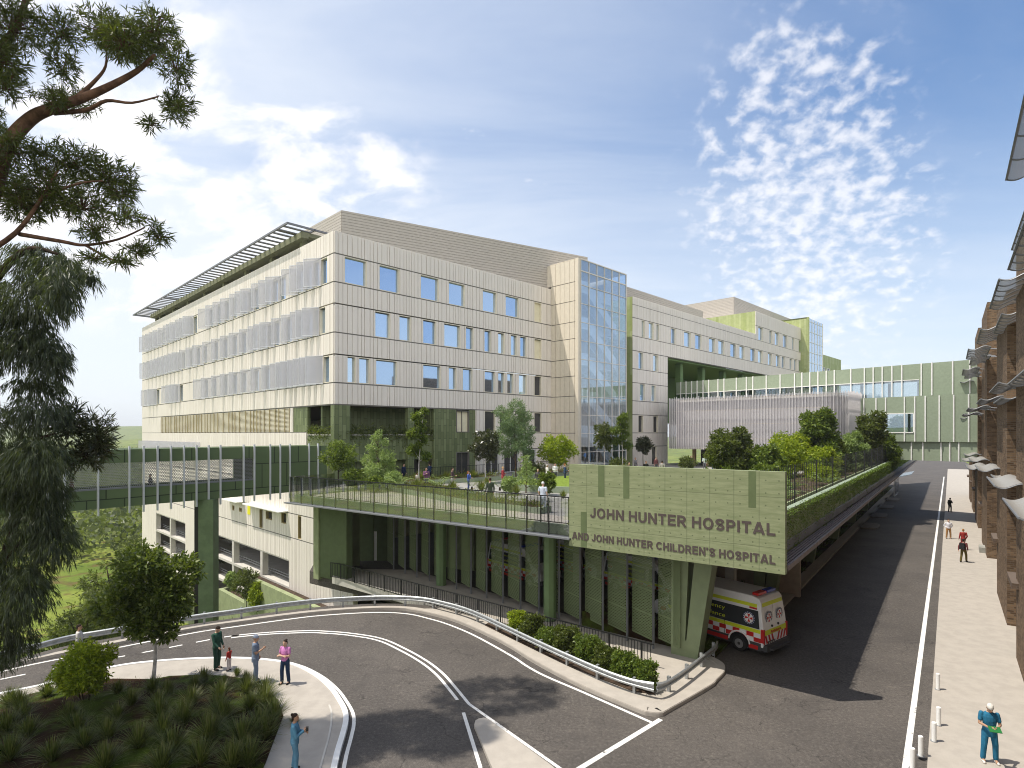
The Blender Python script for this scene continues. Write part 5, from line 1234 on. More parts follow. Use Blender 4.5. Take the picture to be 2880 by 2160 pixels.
def person_proto(key, arms=('relaxed','down'), legs='stand', dress='trousers', top='tee', hair='short', cap=None, head_pitch=0.0, head_yaw=0.0, female=False, vox=.011):
    """one figure in local axes facing +Y, feet at z=0, 1.75 m"""
    sw = .90 if female else 1.0
    def sc_x(p): return Vector((p[0]*sw, p[1], p[2]))
    body, shirt, trou, shoe, hr, cp = MB(), MB(), MB(), MB(), MB(), MB()
    # legs
    for s, (sx, sy) in zip((1, -1), LEGS[legs]):
        hip = Vector((s*.095, 0, .92)); ank = Vector((s*sx, sy-.01, .09)); knee = (hip+ank)/2+Vector((s*.01, .03+abs(sy)*.1, .02))
        capsule(body, hip, knee, .085, .058); capsule(body, knee, ank, .056, .040); capsule(body, ank, ank+Vector((0,.12,-.05)), .040, .032)
        capsule(trou, hip, knee, .098, .078); capsule(trou, knee, ank+Vector((0,0,.03)), .076, .068)
        capsule(shoe, ank+Vector((0,-.03,-.045)), ank+Vector((s*.015,.15,-.055)), .045, .038, flat_=.95); capsule(shoe, ank+Vector((0,-.01,-.0)), ank+Vector((0,.02,-.04)), .046, .046)
    loft_z(trou, [(.80,.08,.08,0,0),(.84,.165,.12,0,0),(.93,.178 if female else .17,.128,0,0),(1.0,.160,.118,0,0),(1.04,.15,.11,0,0)])
    # torso
    T = [(.86,.14,.10,0,0),(.95,.165,.115,0,0),(1.08,.135 if female else .148,.10,0,.005),(1.25,.165,.115,0,.01),(1.36,.18,.112,0,.005),(1.43,.165,.092,0,-.005),(1.475,.09,.07,0,-.01),(1.50,.055,.055,0,-.005)]
    loft_z(body, [(z, rx*sw, ry, cx, cy) for z, rx, ry, cx, cy in T])
    hem = .78 if top in ('scrub', 'coat') else .93
    if top == 'coat': hem = .62
    loft_z(shirt, [(hem,.175*sw,.128,0,0),(.95,.180*sw,.130,0,0),(1.08,.160*sw,.118,0,.005),(1.25,.180*sw,.130+(.012 if female else 0),0,.012),(1.36,.194*sw,.124,0,.005),(1.43,.178*sw,.103,0,-.005),(1.475,.10,.08,0,-.01),(1.485,.075,.068,0,-.008)])
    capsule(body, (0,-.012,1.46), (0,.012,1.56), .056, .052)
    # head, in its own small frame
    HM = Matrix.Translation((0,.005,1.52)) @ Matrix.Rotation(head_yaw, 4, 'Z') @ Matrix.Rotation(-head_pitch, 4, 'X')
    def h(p): return tuple(HM @ Vector(p))
    hb = MB(); loft_z(hb, [(.005,.030,.035,0,.035),(.02,.048,.062,0,.028),(.055,.062,.080,0,.018),(.10,.071,.092,0,.008),(.14,.074,.096,0,.004),(.18,.068,.090,0,.0),(.215,.048,.066,0,-.004),(.23,.020,.028,0,-.006)], 16)
    capsule(hb, (0,.094,.115), (0,.112,.085), .010, .014, 8); capsule(hb, (-.02,.092,.05), (.02,.092,.05), .010, .010, 6)
    for s in (1, -1): capsule(hb, (s*.074,-.005,.09), (s*.078,-.012,.125), .013, .015, 8); capsule(hb, (s*.014,.088,.135), (s*.042,.082,.137), .008, .007, 6)
    body_i = len(body.v); body.v.extend([h(p) for p in hb.v]); body.f.extend([tuple(i+body_i for i in f) for f in hb.f])
    # hair
    kb = MB()
    if cap: loft_z(kb, [(.125,.079,.102,0,.0),(.165,.082,.104,0,-.003),(.20,.074,.094,0,-.008),(.235,.05,.064,0,-.012),(.25,.018,.02,0,-.014)], 16)
    else:
        rows = [(.16,.078,.090,0,-.012),(.19,.074,.092,0,-.010),(.225,.056,.072,0,-.010),(.245,.022,.03,0,-.012)]; loft_z(kb, rows, 16)
        loft_z(kb, [(.05 if hair != 'short' else .075,.058,.035,0,-.062),(.10,.077,.055,0,-.045),(.15,.079,.075,0,-.028),(.19,.072,.08,0,-.02)], 14)
        if hair == 'bun': kb.ell((0,-.085,.215), (.042,.042,.042))
        if hair == 'long': capsule(kb, (0,-.07,.10), (0,-.085,-.09), .062, .05, 10, .7)
        if hair == 'tail': capsule(kb, (0,-.10,.15), (0,-.13,-.02), .03, .018, 8)
    dst = cp if cap else hr; i0 = len(dst.v); dst.v.extend([h(p) for p in kb.v]); dst.f.extend([tuple(i+i0 for i in f) for f in kb.f])
    # arms and hands
    for s, arm in zip((1, -1), arms):
        sh_, el, wr = [sc_x(p) for p in limb_pts(arm, s)]
        capsule(body, sh_, el, .050, .040); capsule(body, el, wr, .039, .028)
        if top in ('tee', 'scrub'): capsule(shirt, sh_, sh_.lerp(el, .62), .064, .060)
        else: capsule(shirt, sh_, el, .062, .052); capsule(shirt, el, el.lerp(wr, .92), .052, .042)
        d = (wr-el).normalized(); inward = Vector((-s, .2, 0)); sd = (inward - d*inward.dot(d)).normalized(); nr = d.cross(sd)
        pal = wr+d*.075
        capsule(body, wr, pal, .028, .034, 10, .62)
        for k, (o_, ln) in enumerate(zip((-1.5,-.5,.5,1.5), (.062,.078,.082,.070))):
            b0 = wr+d*.085+nr*(.019*o_*s); m0 = b0+d*ln*.55+sd*.012+nr*(.003*o_*s); t0 = m0+(d*.7+sd*.7)*ln*.5
            capsule(body, b0, m0, .0095, .009, 6); capsule(body, m0, t0, .009, .008, 6)
        b0 = wr+d*.03+nr*(.028*s); capsule(body, b0, b0+d*.045+nr*(.024*s)+sd*.012, .012, .0105, 6); capsule(body, b0+d*.045+nr*(.024*s)+sd*.012, b0+d*.078+nr*(.022*s)+sd*.026, .0105, .009, 6)
    eyes = MB()
    for s in (1, -1): eyes.ell(h((s*.030,.088,.115)), (.011,.009,.008), 8, 5)
    lips = MB(); lips.ell(h((0,.098,.052)), (.022,.008,.006), 8, 5)
    parts = {}
    def fin(mb, v):
        if not mb.v: return None
        me = bpy.data.meshes.new('figure_'+key); me.from_pydata(mb.v, [], mb.f); me.update()
        o = bpy.data.objects.new('figure_tmp', me); COL.objects.link(o)
        m_ = o.modifiers.new('r', 'REMESH'); m_.mode = 'VOXEL'; m_.voxel_size = v; m_.use_smooth_shade = True
        s_ = o.modifiers.new('s', 'SMOOTH'); s_.factor = .5; s_.iterations = 2 if v < .009 else 1
        dg = bpy.context.evaluated_depsgraph_get(); dg.update()
        me2 = bpy.data.meshes.new_from_object(o.evaluated_get(dg)); bpy.data.objects.remove(o); bpy.data.meshes.remove(me)
        return me2
    parts['body'] = fin(body, vox*.75 if vox < .01 else vox*.8); parts['shirt'] = fin(shirt, vox*1.15); parts['trousers'] = fin(trou, vox*1.15); parts['shoes'] = fin(shoe, vox)
    parts['hair'] = fin(hr, vox*.8); parts['cap'] = fin(cp, vox*.8)
    for nm, mb in (('eyes', eyes), ('mouth', lips)):
        me = bpy.data.meshes.new(nm); me.from_pydata(mb.v, [], mb.f); me.update(); parts[nm] = me
    return parts
PROTO = {}
SK = [plain('skin_light', (.52,.33,.24), .55, var=.04), plain('skin_tan', (.40,.235,.15), .55, var=.04), plain('skin_brown', (.20,.105,.06), .55, var=.04)]
M_EYE = flat('eye_dark', (.02,.015,.012), .2); M_LIP = flat('lip', (.30,.11,.09), .5)
CLO = {}
def cloth(c):
    if c not in CLO: CLO[c] = plain('cloth_%d' % len(CLO), c, .85, var=.12, vs=9, spec=.15)
    return CLO[c]
def person(label, x, y, z, face, proto, shirt, trousers, hairc=(.03,.02,.015), skin=0, shoes=(.03,.03,.03), h=1.75, cap=(.75,.75,.75), group=None, detail=False):
    """face = heading in degrees (0 = away from the camera, 90 = right)"""
    key = tuple(sorted((k, str(v)) for k, v in proto.items()))+(detail,)
    if key not in PROTO: PROTO[key] = person_proto('p%d' % len(PROTO), vox=.0085 if detail else .013, **proto)
    P = PROTO[key]; t = thing('person', label, 'person', (x, y, z), group); t.rotation_euler = (0, 0, -rad(face)); t.scale = (h/1.75,)*3
    for nm, mat in (('body', SK[skin]), ('shirt', cloth(shirt)), ('trousers', cloth(trousers)), ('shoes', cloth(shoes)), ('hair', cloth(hairc)), ('cap', cloth(cap)), ('eyes', M_EYE), ('mouth', M_LIP)):
        me = P.get(nm)
        if me is None: continue
        if not me.materials: me.materials.append(mat)
        o = bpy.data.objects.new(nm, me); COL.objects.link(o); o.parent = t; WL[o.name] = (0,0,0)
        o.material_slots[0].link = 'OBJECT'; o.material_slots[0].material = mat
    return t
def held(name, label, cat, owner, p, dims, mat, rot=None):
    """a thing held in a hand: p in the owner's local axes"""
    m_ = MB(); m_.box(XY, -dims[0]/2, dims[0]/2, -dims[1]/2, dims[1]/2, -dims[2]/2, dims[2]/2)
    ow = Matrix.Translation(owner.location) @ owner.rotation_euler.to_matrix().to_4x4() @ Matrix.Diagonal((*owner.scale, 1))
    o = m_.build(name, mat, origin=(0,0,0)); o.matrix_world = ow @ Matrix.Translation(p) @ (Matrix.Rotation(rot, 4, 'X') if rot else Matrix.Identity(4))
    o.scale = (1,1,1); return tag(o, label, cat)
# -- lower left path
m1 = person('man in a green suit bending to a small child beside the tall grass', -12.36, 23.97, .12, 105, dict(arms=('swing','down'), legs='ease', top='shirt', head_pitch=.5), (.03,.085,.06), (.03,.07,.05), detail=True, h=1.82)
person('small child in a white and red outfit holding the green-suited man\'s hand', -11.78, 23.85, .12, -70, dict(arms=('swing','down'), legs='stand', top='shirt', hair='long', female=True), (.35,.03,.025), (.55,.5,.5), (.08,.03,.015), h=.95, detail=True)
person('person in grey-blue scrubs and a cap on the path, seen from the side', -10.2, 22.75, .12, 75, dict(arms=('phone','down'), legs='ease', top='scrub', cap=True, head_pitch=.1), (.165,.21,.29), (.165,.21,.29), skin=1, cap=(.25,.29,.37), detail=True, h=1.86)
person('woman in a pink top and jeans standing with folded arms on the path', -8.95, 22.6, .12, 195, dict(arms=('fold','fold'), legs='ease', top='tee', hair='bun', female=True), (.52,.20,.44), (.022,.04,.085), skin=0, detail=True, h=1.72)
w2 = person('woman in a blue blouse holding a dark cup at the bottom of the path', -6.35, 16.74, .12, 75, dict(arms=('phone','hold'), legs='ease', top='shirt', hair='bun', female=True), (.085,.22,.33), (.085,.20,.30), skin=1, detail=True, h=1.68)
held('cup', 'dark cup in the hand of the woman in the blue blouse', 'cup', w2, (.06,.36,1.27), (.075,.075,.11), flat('cup_dark', (.02,.018,.016)))
person('dark-haired man in a pale shirt on the left road, only his head above the bush', -18.6, 24.6, .0, 60, dict(arms=('relaxed','down'), legs='step', top='shirt'), (.55,.53,.5), (.05,.05,.06), skin=1, h=1.78)
# -- right-hand pavement
m2 = person('man in blue scrubs and white head cover reading a green folder on the pavement', 14.38, 17.25, .10, 200, dict(arms=('hold','hold'), legs='wide', top='scrub', cap=True, head_pitch=.45), (.022,.135,.235), (.022,.135,.235), skin=1, cap=(.62,.60,.55), shoes=(.6,.58,.55), detail=True, h=1.78)
held('folder', 'green folder held open by the man in blue scrubs', 'folder', m2, (0,.37,1.135), (.30,.20,.02), flat('folder_green', (.02,.16,.04)), rot=-.5)
person('man in a white shirt and tan trousers with hands on hips on the pavement', 41.0, 53.78, .10, 200, dict(arms=('hip','hip'), legs='wide', top='shirt'), (.70,.70,.76), (.34,.19,.08), (.12,.06,.03), h=1.80)
m3 = person('person in a dark top and olive trousers carrying a black backpack on the pavement', 34.7, 44.0, .10, 60, dict(arms=('relaxed','back'), legs='step', top='shirt'), (.14,.04,.04), (.10,.075,.02), h=1.78)
held('backpack', 'black backpack on the back of the person in olive trousers', 'backpack', m3, (0,-.21,1.22), (.32,.20,.46), flat('backpack_black', (.015,.015,.016), .7))
person('man in a red jacket walking behind the backpack carrier on the pavement', 38.3, 48.6, .10, 20, dict(arms=('relaxed','down'), legs='step', top='shirt'), (.30,.035,.03), (.14,.02,.02), (.30,.15,.05), h=1.78)
person('person all in black looking at a phone far up the pavement', 55.0, 71.92, .10, 80, dict(arms=('phone','down'), legs='ease', top='shirt', head_pitch=.3), (.012,.012,.013), (.012,.012,.013), h=1.78)
# -- inside the covered footbridge
for u, lab, c in ((-17.6, 'person in a brown top walking inside the covered footbridge by its mesh window', (.14,.06,.045)), (-13.1, 'dark-haired person farther along inside the covered footbridge', (.06,.05,.05))):
    q = LF(u, -.9); person(lab, q[0], q[1], Z0+.3, 220, dict(arms=('relaxed','down'), legs='step', top='shirt'), c, (.05,.05,.06), h=1.72)
# -- terrace
TP = [  # label, x, y, heading, arms, legs, top, shirt, trousers, extra
 ('surgeon in pale blue scrubs and cap walking along the terrace path by the sign', 1.75,32.4,30,('down','relaxed'),'stand','scrub',(.50,.56,.66),(.50,.55,.64),dict(cap=True)),
 ('man in a dark green jacket walking behind the smoky balustrade', -1.35,35.2,-20,('down','down'),'stand','coat',(.065,.085,.055),(.06,.06,.05),{}),
 ('man in a purple shirt standing by the ferns', -6.85,45.8,160,('phone','down'),'stand','shirt',(.17,.085,.15),(.10,.10,.12),{}),
 ('person in a pale shirt crouched beside the purple-shirted man', -7.65,46.0,60,('down','hold'),'stand','shirt',(.48,.46,.42),(.2,.2,.18),dict(h=1.35)),
 ('man in a dark jacket pointing right by the ferns', -4.75,45.5,95,('hold','relaxed'),'stand','shirt',(.09,.06,.06),(.35,.35,.33),{}),
 ('woman in a blue jacket with her hand to her head', -3.4,44.6,80,('face','hold'),'stand','shirt',(.05,.10,.34),(.05,.07,.2),dict(hair='long',hairc=(.22,.08,.03),h=1.55)),
 ('woman in a red trouser suit standing on the terrace', -.75,47.0,100,('fold','relaxed'),'stand','shirt',(.33,.05,.06),(.33,.05,.06),dict(hairc=(.45,.30,.12))),
 ('fair-haired person in dark grey half hidden left of the pale shrub', 2.1,46.4,200,('down','relaxed'),'stand','shirt',(.07,.065,.07),(.1,.1,.1),dict(hairc=(.45,.36,.22),h=1.6)),
 ('man in a white shirt behind the pale shrub', 3.95,52.5,150,('hold','down'),'stand','shirt',(.72,.72,.72),(.1,.1,.12),{}),
 ('grey-haired person in white behind the pale shrub', 3.1,50.5,70,('down','hold'),'stand','shirt',(.68,.66,.64),(.3,.3,.3),dict(hairc=(.5,.48,.45))),
 ('red-haired man in a dark blue jacket talking right of the pale shrub', 4.75,51.5,100,('hold','relaxed'),'stand','shirt',(.045,.075,.15),(.04,.05,.08),dict(hairc=(.35,.14,.04))),
 ('man in a grey blazer at the lawn edge behind the woman in blue', 7.3,51.3,190,('down','relaxed'),'stand','coat',(.17,.155,.14),(.1,.1,.1),{}),
 ('woman in a blue dress standing on the lawn edge', 7.0,47.8,-70,('fold','hold'),'stand','coat',(.05,.13,.28),(.04,.08,.18),dict(hair='long',hairc=(.2,.09,.04),h=1.6)),
 ('man in a brown jacket standing at the back of the lawn', 11.15,54.5,150,('down','relaxed'),'stand','coat',(.085,.055,.05),(.03,.04,.07),{}),
 ('man in a black tee on the lawn beside the grey-suited man', 13.3,56.8,165,('down','down'),'stand','tee',(.022,.022,.022),(.14,.12,.10),dict(skin=1)),
 ('man in a pale grey suit seen from behind at the back of the lawn', 15.0,57.2,20,('relaxed','down'),'stand','coat',(.36,.34,.33),(.34,.32,.31),{}),
 ('red-haired person in a grey coat by the tower entrance', 13.9,64.5,140,('fold','down'),'stand','coat',(.18,.17,.18),(.1,.1,.1),dict(hairc=(.3,.11,.04))),
 ('brown-haired person in dark red by the tower entrance', 16.6,66.0,160,('down','down'),'stand','shirt',(.14,.06,.06),(.08,.08,.08),{}),
 ('person in black by the small round tree', 21.9,70.0,150,('down','fold'),'stand','shirt',(.03,.03,.035),(.03,.03,.03),{}),
 ('person in a pale green shirt right of the small round tree', 23.2,69.0,210,('hold','down'),'stand','shirt',(.42,.50,.46),(.15,.15,.16),{}),
 ('man in a bright blue shirt by the pavilion', 25.6,71.5,200,('down','hold'),'stand','shirt',(.06,.17,.44),(.1,.1,.12),{}),
 ('woman in a blue tunic beside the bright blue shirted man', 24.7,70.5,120,('fold','fold'),'stand','scrub',(.10,.22,.42),(.08,.12,.2),dict(h=1.6,hair='bun')),
 ('nurse in blue scrubs under the left end of the pavilion veil', 29.3,72.8,170,('hold','down'),'stand','scrub',(.14,.27,.46),(.14,.25,.42),{}),
 ('man in grey-blue scrubs standing second under the pavilion veil', 30.3,73.5,190,('fold','down'),'stand','scrub',(.20,.26,.33),(.2,.25,.3),dict(skin=2)),
 ('person in a teal top standing farther back under the veil', 32.0,76.2,160,('down','down'),'stand','tee',(.12,.24,.30),(.06,.07,.1),{}),
 ('person in a pale blue shirt and grey trousers walking under the veil', 32.3,73.0,95,('swing','back'),'step','shirt',(.36,.46,.58),(.3,.3,.32),{}),
 ('woman in a terracotta dress by the timber posts of the pavilion', 37.2,74.6,130,('down','hold'),'stand','coat',(.33,.19,.14),(.2,.1,.08),dict(hair='long')),
 ('woman in a white robe and head scarf by the timber wall of the pavilion', 39.1,72.0,170,('hold','fold'),'stand','coat',(.62,.58,.52),(.5,.46,.4),dict(cap=True)),
 ('woman in a tan sari next to the dark round tree', 41.4,71.0,200,('hold','down'),'stand','coat',(.46,.24,.14),(.4,.2,.1),dict(hair='long')),
 ('person in navy seen through the railing by the tiled wall', -9.75,51.6,120,('down','relaxed'),'stand','shirt',(.02,.03,.07),(.02,.025,.05),{}),
 ('person in dark blue by the glazed door of the tiled wall', -7.6,52.8,-60,('hold','down'),'stand','shirt',(.03,.05,.11),(.02,.03,.06),{}),
]
for lab, x, y, hd_, ar, lg_, tp_, c1, c2, ex in TP:
    ex = dict(ex); kw = {k: ex.pop(k) for k in ('h','hairc','skin') if k in ex}
    kw.setdefault('skin', hash(lab) % 2 if False else (len(lab) % 3 if len(lab) % 3 < 2 else 0))
    person(lab, x, y, 5.5, hd_, dict(arms=ar, legs=lg_, top=tp_, **ex), c1, c2, group='people on the roof terrace', **kw)
# ============================================================= plants
ML_GUM = leaf_mat('gum_leaf', [(.022,.030,.006),(.040,.052,.010),(.085,.10,.016),(.055,.070,.012)], .30)
ML_WEEP = leaf_mat('weeping_leaf', [(.016,.026,.015),(.030,.045,.026),(.065,.082,.05),(.040,.055,.022)], .22)
ML_DARK = leaf_mat('dark_leaf', [(.012,.018,.006),(.025,.034,.010),(.10,.10,.05)], .15, rough=.32, spec=.6)
ML_MID = leaf_mat('mid_leaf', [(.036,.064,.012),(.085,.14,.022),(.21,.27,.045)], .36)
ML_LIME = leaf_mat('lime_leaf', [(.13,.19,.010),(.25,.33,.016),(.40,.46,.03)], .42)
ML_PALE = leaf_mat('pale_leaf', [(.14,.22,.065),(.27,.37,.13),(.40,.50,.20)], .42)
ML_BLUE = leaf_mat('bluegreen_leaf', [(.08,.15,.075),(.17,.26,.13),(.27,.37,.20)], .38)
ML_BUSH = leaf_mat('bush_leaf', [(.026,.040,.009),(.060,.082,.016),(.15,.175,.045)], .30)
ML_GRASS = leaf_mat('tuft_blade', [(.024,.038,.009),(.050,.074,.016),(.11,.13,.04),(.19,.18,.08)], .28)
M_BARK = plain('brown_bark', (.115,.075,.050), .9, var=.35, vs=6, bump=.6, spec=.1)
M_BARK_P = plain('pale_bark', (.48,.46,.44), .85, var=.3, vs=7, bump=.4, spec=.1)
M_BARK_D = plain('dark_bark', (.045,.032,.022), .9, var=.3, vs=6, bump=.5, spec=.1)

def rosettes(tips, outd, nleaf, L, seed, droop=0.0, spread=.9, aspect=.16, back=.25):
    """leaves in bunches at twig tips -> vertex/face arrays"""
    r = np.random.RandomState(seed); m = len(tips); T = np.repeat(tips, nleaf, 0); O = np.repeat(outd, nleaf, 0); n = len(T)
    D = O+r.normal(size=(n, 3))*spread; D[:, 2] -= droop; D /= np.linalg.norm(D, axis=1)[:, None]
    B = T-O*r.uniform(0, back, n)[:, None]+r.normal(size=(n, 3))*.02
    Nn = r.normal(size=(n, 3)); S = np.cross(D, Nn); S /= np.linalg.norm(S, axis=1)[:, None]+1e-9; Nn = np.cross(S, D)
    l = (L*r.uniform(.65, 1.25, n)); w = l*aspect*.5; l = l[:, None]; w = w[:, None]
    sag = np.array((0, 0, -1.0))*l*.10
    V = np.stack([B, B+D*l*.4+S*w+Nn*w*.3, B+D*l+sag, B+D*l*.4-S*w+Nn*w*.3], 1).reshape(-1, 3)
    return V, np.arange(n*4).reshape(-1, 4)
def in_ell(n, c, r_, rs, shell=.5):
    d = rs.normal(size=(n, 3)); d /= np.linalg.norm(d, axis=1)[:, None]; q = rs.uniform(shell**3, 1, n)**(1/3)
    return np.array(c)+d*q[:, None]*np.array(r_), d
def big_tree(name, label, foot, clusters, depth, dens, L, mat, branches, bark, seed, droop=0.0, spread=.9, aspect=.16, nleaf=9, dj=.9, rad0=.22, extra=(), twigs=True):
    rs = np.random.RandomState(seed); t = thing(name, label, 'tree', foot)
    VV, FF, o = [], [], 0; tw = MB()
    for (x, z, rx, rz) in clusters:
        ry = max(rx, rz)*.9; c = (x, depth+rs.uniform(-dj, dj), z); n = int(dens*rx*rz*(1.0+.35*ry))+3
        tips, d = in_ell(n, c, (rx, ry, rz), rs, .35); 
        V, Fq = rosettes(tips, d*.8+np.array((0,0,.25-droop*.6)), nleaf, L, rs.randint(1 << 30), droop, spread, aspect)
        VV.append(V); FF.append(Fq+o); o += len(V)
        if twigs:
            for k in range(0, n, 4):
                m_ = np.array(c)+(tips[k]-np.array(c))*.5+rs.normal(size=3)*.05; tw.tube([np.array(c)-np.array((0,0,rz*.3)), m_, tips[k]], [.016,.011,.005], 4, cap=False)
    for c, r_ in extra:
        n = int(dens*r_[0]*r_[2]*.75); tips, d = in_ell(n, c, r_, rs, .5); V, Fq = rosettes(tips, d, nleaf, L*1.3, rs.randint(1 << 30), droop, spread, aspect*1.4); VV.append(V); FF.append(Fq+o); o += len(V)
    np_mesh('crown', np.concatenate(VV), np.concatenate(FF), 4, mat, t, foot)
    tr = MB()
    for br in branches:
        P, r0, r1 = br; tr.tube(cat_rom(P, 4), list(np.linspace(r0, r1, (len(P)-1)*4+1)), 9)
    i0 = len(tr.v); tr.v += tw.v; tr.f += [tuple(i+i0 for i in f) for f in tw.f]
    tr.build('trunk', bark, t, smooth=True)
    return t
def b3(P, D, r0, r1, wob=.3, seed=0):
    r = random.Random(seed); return ([(x, D+r.uniform(-wob, wob), z) for x, z in P], r0, r1)
GUM=[(-12.46,22.75,1.02,0.65),(-11.29,22.75,0.87,0.73),(-10.56,21.58,0.51,0.73),(-11.0,20.71,0.65,0.58),(-13.18,23.04,0.87,0.58),(-11.87,22.02,0.87,0.65),(-11.95,20.24,0.32,0.29),(-10.35,20.2,0.20,0.26),(-15.51,22.75,1.02,0.87),(-14.78,23.18,0.87,0.58),(-15.66,21.44,0.87,0.87),(-14.64,22.02,0.49,0.65),(-14.49,21.0,0.87,0.38),(-14.06,20.24,0.52,0.29),(-15.22,20.49,0.73,0.44),(-16.97,22.16,1.16,1.31),(-16.97,19.98,1.02,1.16),(-14.35,18.82,1.24,0.65),(-13.18,18.38,0.96,0.65),(-15.22,18.67,0.87,0.65),(-12.67,17.8,0.55,0.52),(-14.78,17.8,1.16,0.80),(-13.77,17.36,1.02,0.52),(-15.51,17.36,0.87,0.73),(-16.82,18.09,1.02,0.87),(-11.73,16.61,0.61,0.32),(-12.28,16.02,0.52,0.38),(-11.29,16.34,0.35,0.52),(-12.46,15.25,0.52,0.20),(-11.58,15.18,0.52,0.23),(-13.11,16.34,0.58,0.41)]
WEEP=[(-12.26,14.41,1.00,0.64),(-11.5,13.94,0.70,0.73),(-12.26,13.35,1.05,0.76),(-11.03,13.47,0.47,0.73),(-10.76,13.94,0.21,0.40),(-12.38,12.06,1.00,0.70),(-11.79,11.71,0.56,0.64),(-12.61,12.53,0.70,0.70),(-12.5,11.18,0.76,0.42),(-12.03,10.42,0.88,0.64),(-12.38,9.43,0.82,0.70),(-11.56,9.25,0.88,0.73),(-12.61,8.66,0.59,0.70),(-11.91,8.37,0.68,0.56),(-12.26,7.73,0.91,0.68),(-11.7,7.14,0.61,0.77),(-12.5,6.32,0.82,0.91),(-11.85,5.97,0.59,0.89),(-12.61,5.15,0.59,0.77),(-12.17,4.74,0.42,0.56),(-12.73,4.27,0.35,0.35),(-13.43,12.77,0.70,1.41),(-13.55,9.25,0.82,1.76),(-13.43,6.32,0.70,1.52)]
FAN=[(-11.79,10.39,0.63,0.56),(-11.23,10.01,0.43,0.65),(-11.54,9.45,0.56,0.50),(-11.04,9.7,0.25,0.50)]
GB=[[(-17.5,.2),(-17.4,7),(-17.11,12.56),(-16.68,16.05),(-16.21,18.09),(-15.8,19.11),(-15.22,19.91),(-14.49,20.16),(-13.62,20.49),(-12.75,20.88),(-11.87,21.44),(-11.22,21.9)],
 [(-13.62,20.49),(-13.18,21.12),(-12.82,21.58),(-12.72,22.16)],[(-14.49,20.13),(-13.47,20.22),(-12.67,20.39),(-11.87,20.33),(-11.15,20.64)],
 [(-16.21,18.09),(-16.46,19.98),(-16.02,21.87),(-15.51,23.04),(-15.08,24.49),(-14.2,27.5)],[(-16.75,15.47),(-15.51,16.27),(-14.78,17.36),(-14.2,18.24)],
 [(-15.51,16.27),(-14.2,16.05),(-13.47,15.94),(-12.46,16.13),(-11.58,16.49)],[(-13.47,15.94),(-12.6,15.47),(-11.73,15.25)],[(-14.78,17.36),(-13.62,17.8),(-12.89,17.95)]]
GR=[(.36,.05),(.07,.02),(.08,.02),(.16,.05),(.09,.03),(.07,.02),(.045,.015),(.05,.02)]
big_tree('gum_tree', 'tall gum tree with reddish limbs and narrow leaves hanging over the upper left', (-17.5,18,.2), GUM, 18.0, 170, .26, ML_GUM,
    [b3(P, 18.0, *rr, .12, k) for k, (P, rr) in enumerate(zip(GB, GR))], plain('gum_bark', (.12,.068,.045), .85, var=.4, vs=4, bump=.5, spec=.1), 4, spread=1.1, aspect=.135,
    extra=(((-17.4,17.0,24.8),(2.2,1.4,1.5)),((-18.5,15.5,23),(2.0,1.6,1.5)),((-13.2,21.0,28.6),(2.6,1.8,1.6)),((-16.0,18.3,28.6),(3.2,1.6,1.8)),((-20.5,17.5,24),(2.4,2.4,2.5)),((-22.5,20.0,20),(2.4,2.6,2.6)),((-24.5,16.5,22.5),(3.0,2.6,2.4)),((-21.5,13.5,20),(2.6,2.0,2.0))))
WB=[([(-15.2,14.6,.2),(-15.0,14.6,6),(-14.5,14.6,10.5),(-13.6,14.6,13.2),(-12.4,14.5,14.6),(-11.4,14.4,14.5)],.24,.03),([(-14.5,14.6,10.5),(-13.4,14.4,11.4),(-12.3,14.3,12.4)],.1,.02),([(-15,14.6,6),(-13.6,14.7,8.3),(-12.4,14.5,9.6),(-11.5,14.4,10)],.11,.02),([(-15.1,14.6,4),(-13.4,14.7,6.2),(-12.2,14.5,7.6)],.09,.02)]
big_tree('weeping_tree', 'grey-green weeping tree with drooping narrow leaves down the left edge', (-15.2,14.6,.2), WEEP, 14.5, 420, .20, ML_WEEP, WB, M_BARK_D, 8, droop=1.25, spread=.45, aspect=.10, nleaf=9, dj=.6, twigs=False,
    extra=(((-19.0,15.0,13),(2.6,2.4,3.2)),((-21.5,18.0,15),(2.6,2.6,3.0)),((-17.5,12.5,11),(2.2,2.0,3.5))))
big_tree('dark_fan_tree', 'dark spiky-leaved branch mass reaching in from the left above the footbridge', (-14.6,15.6,.2), FAN, 15.5, 230, .26, ML_DARK,
    [([(-14.6,15.6,.2),(-14.0,15.6,6),(-12.8,15.5,8.8),(-11.9,15.5,9.8)],.14,.02),([(-12.8,15.5,8.8),(-11.6,15.5,9.3),(-11.1,15.5,9.8)],.06,.01)], M_BARK_D, 12, spread=.75, aspect=.13, nleaf=9, dj=.3)

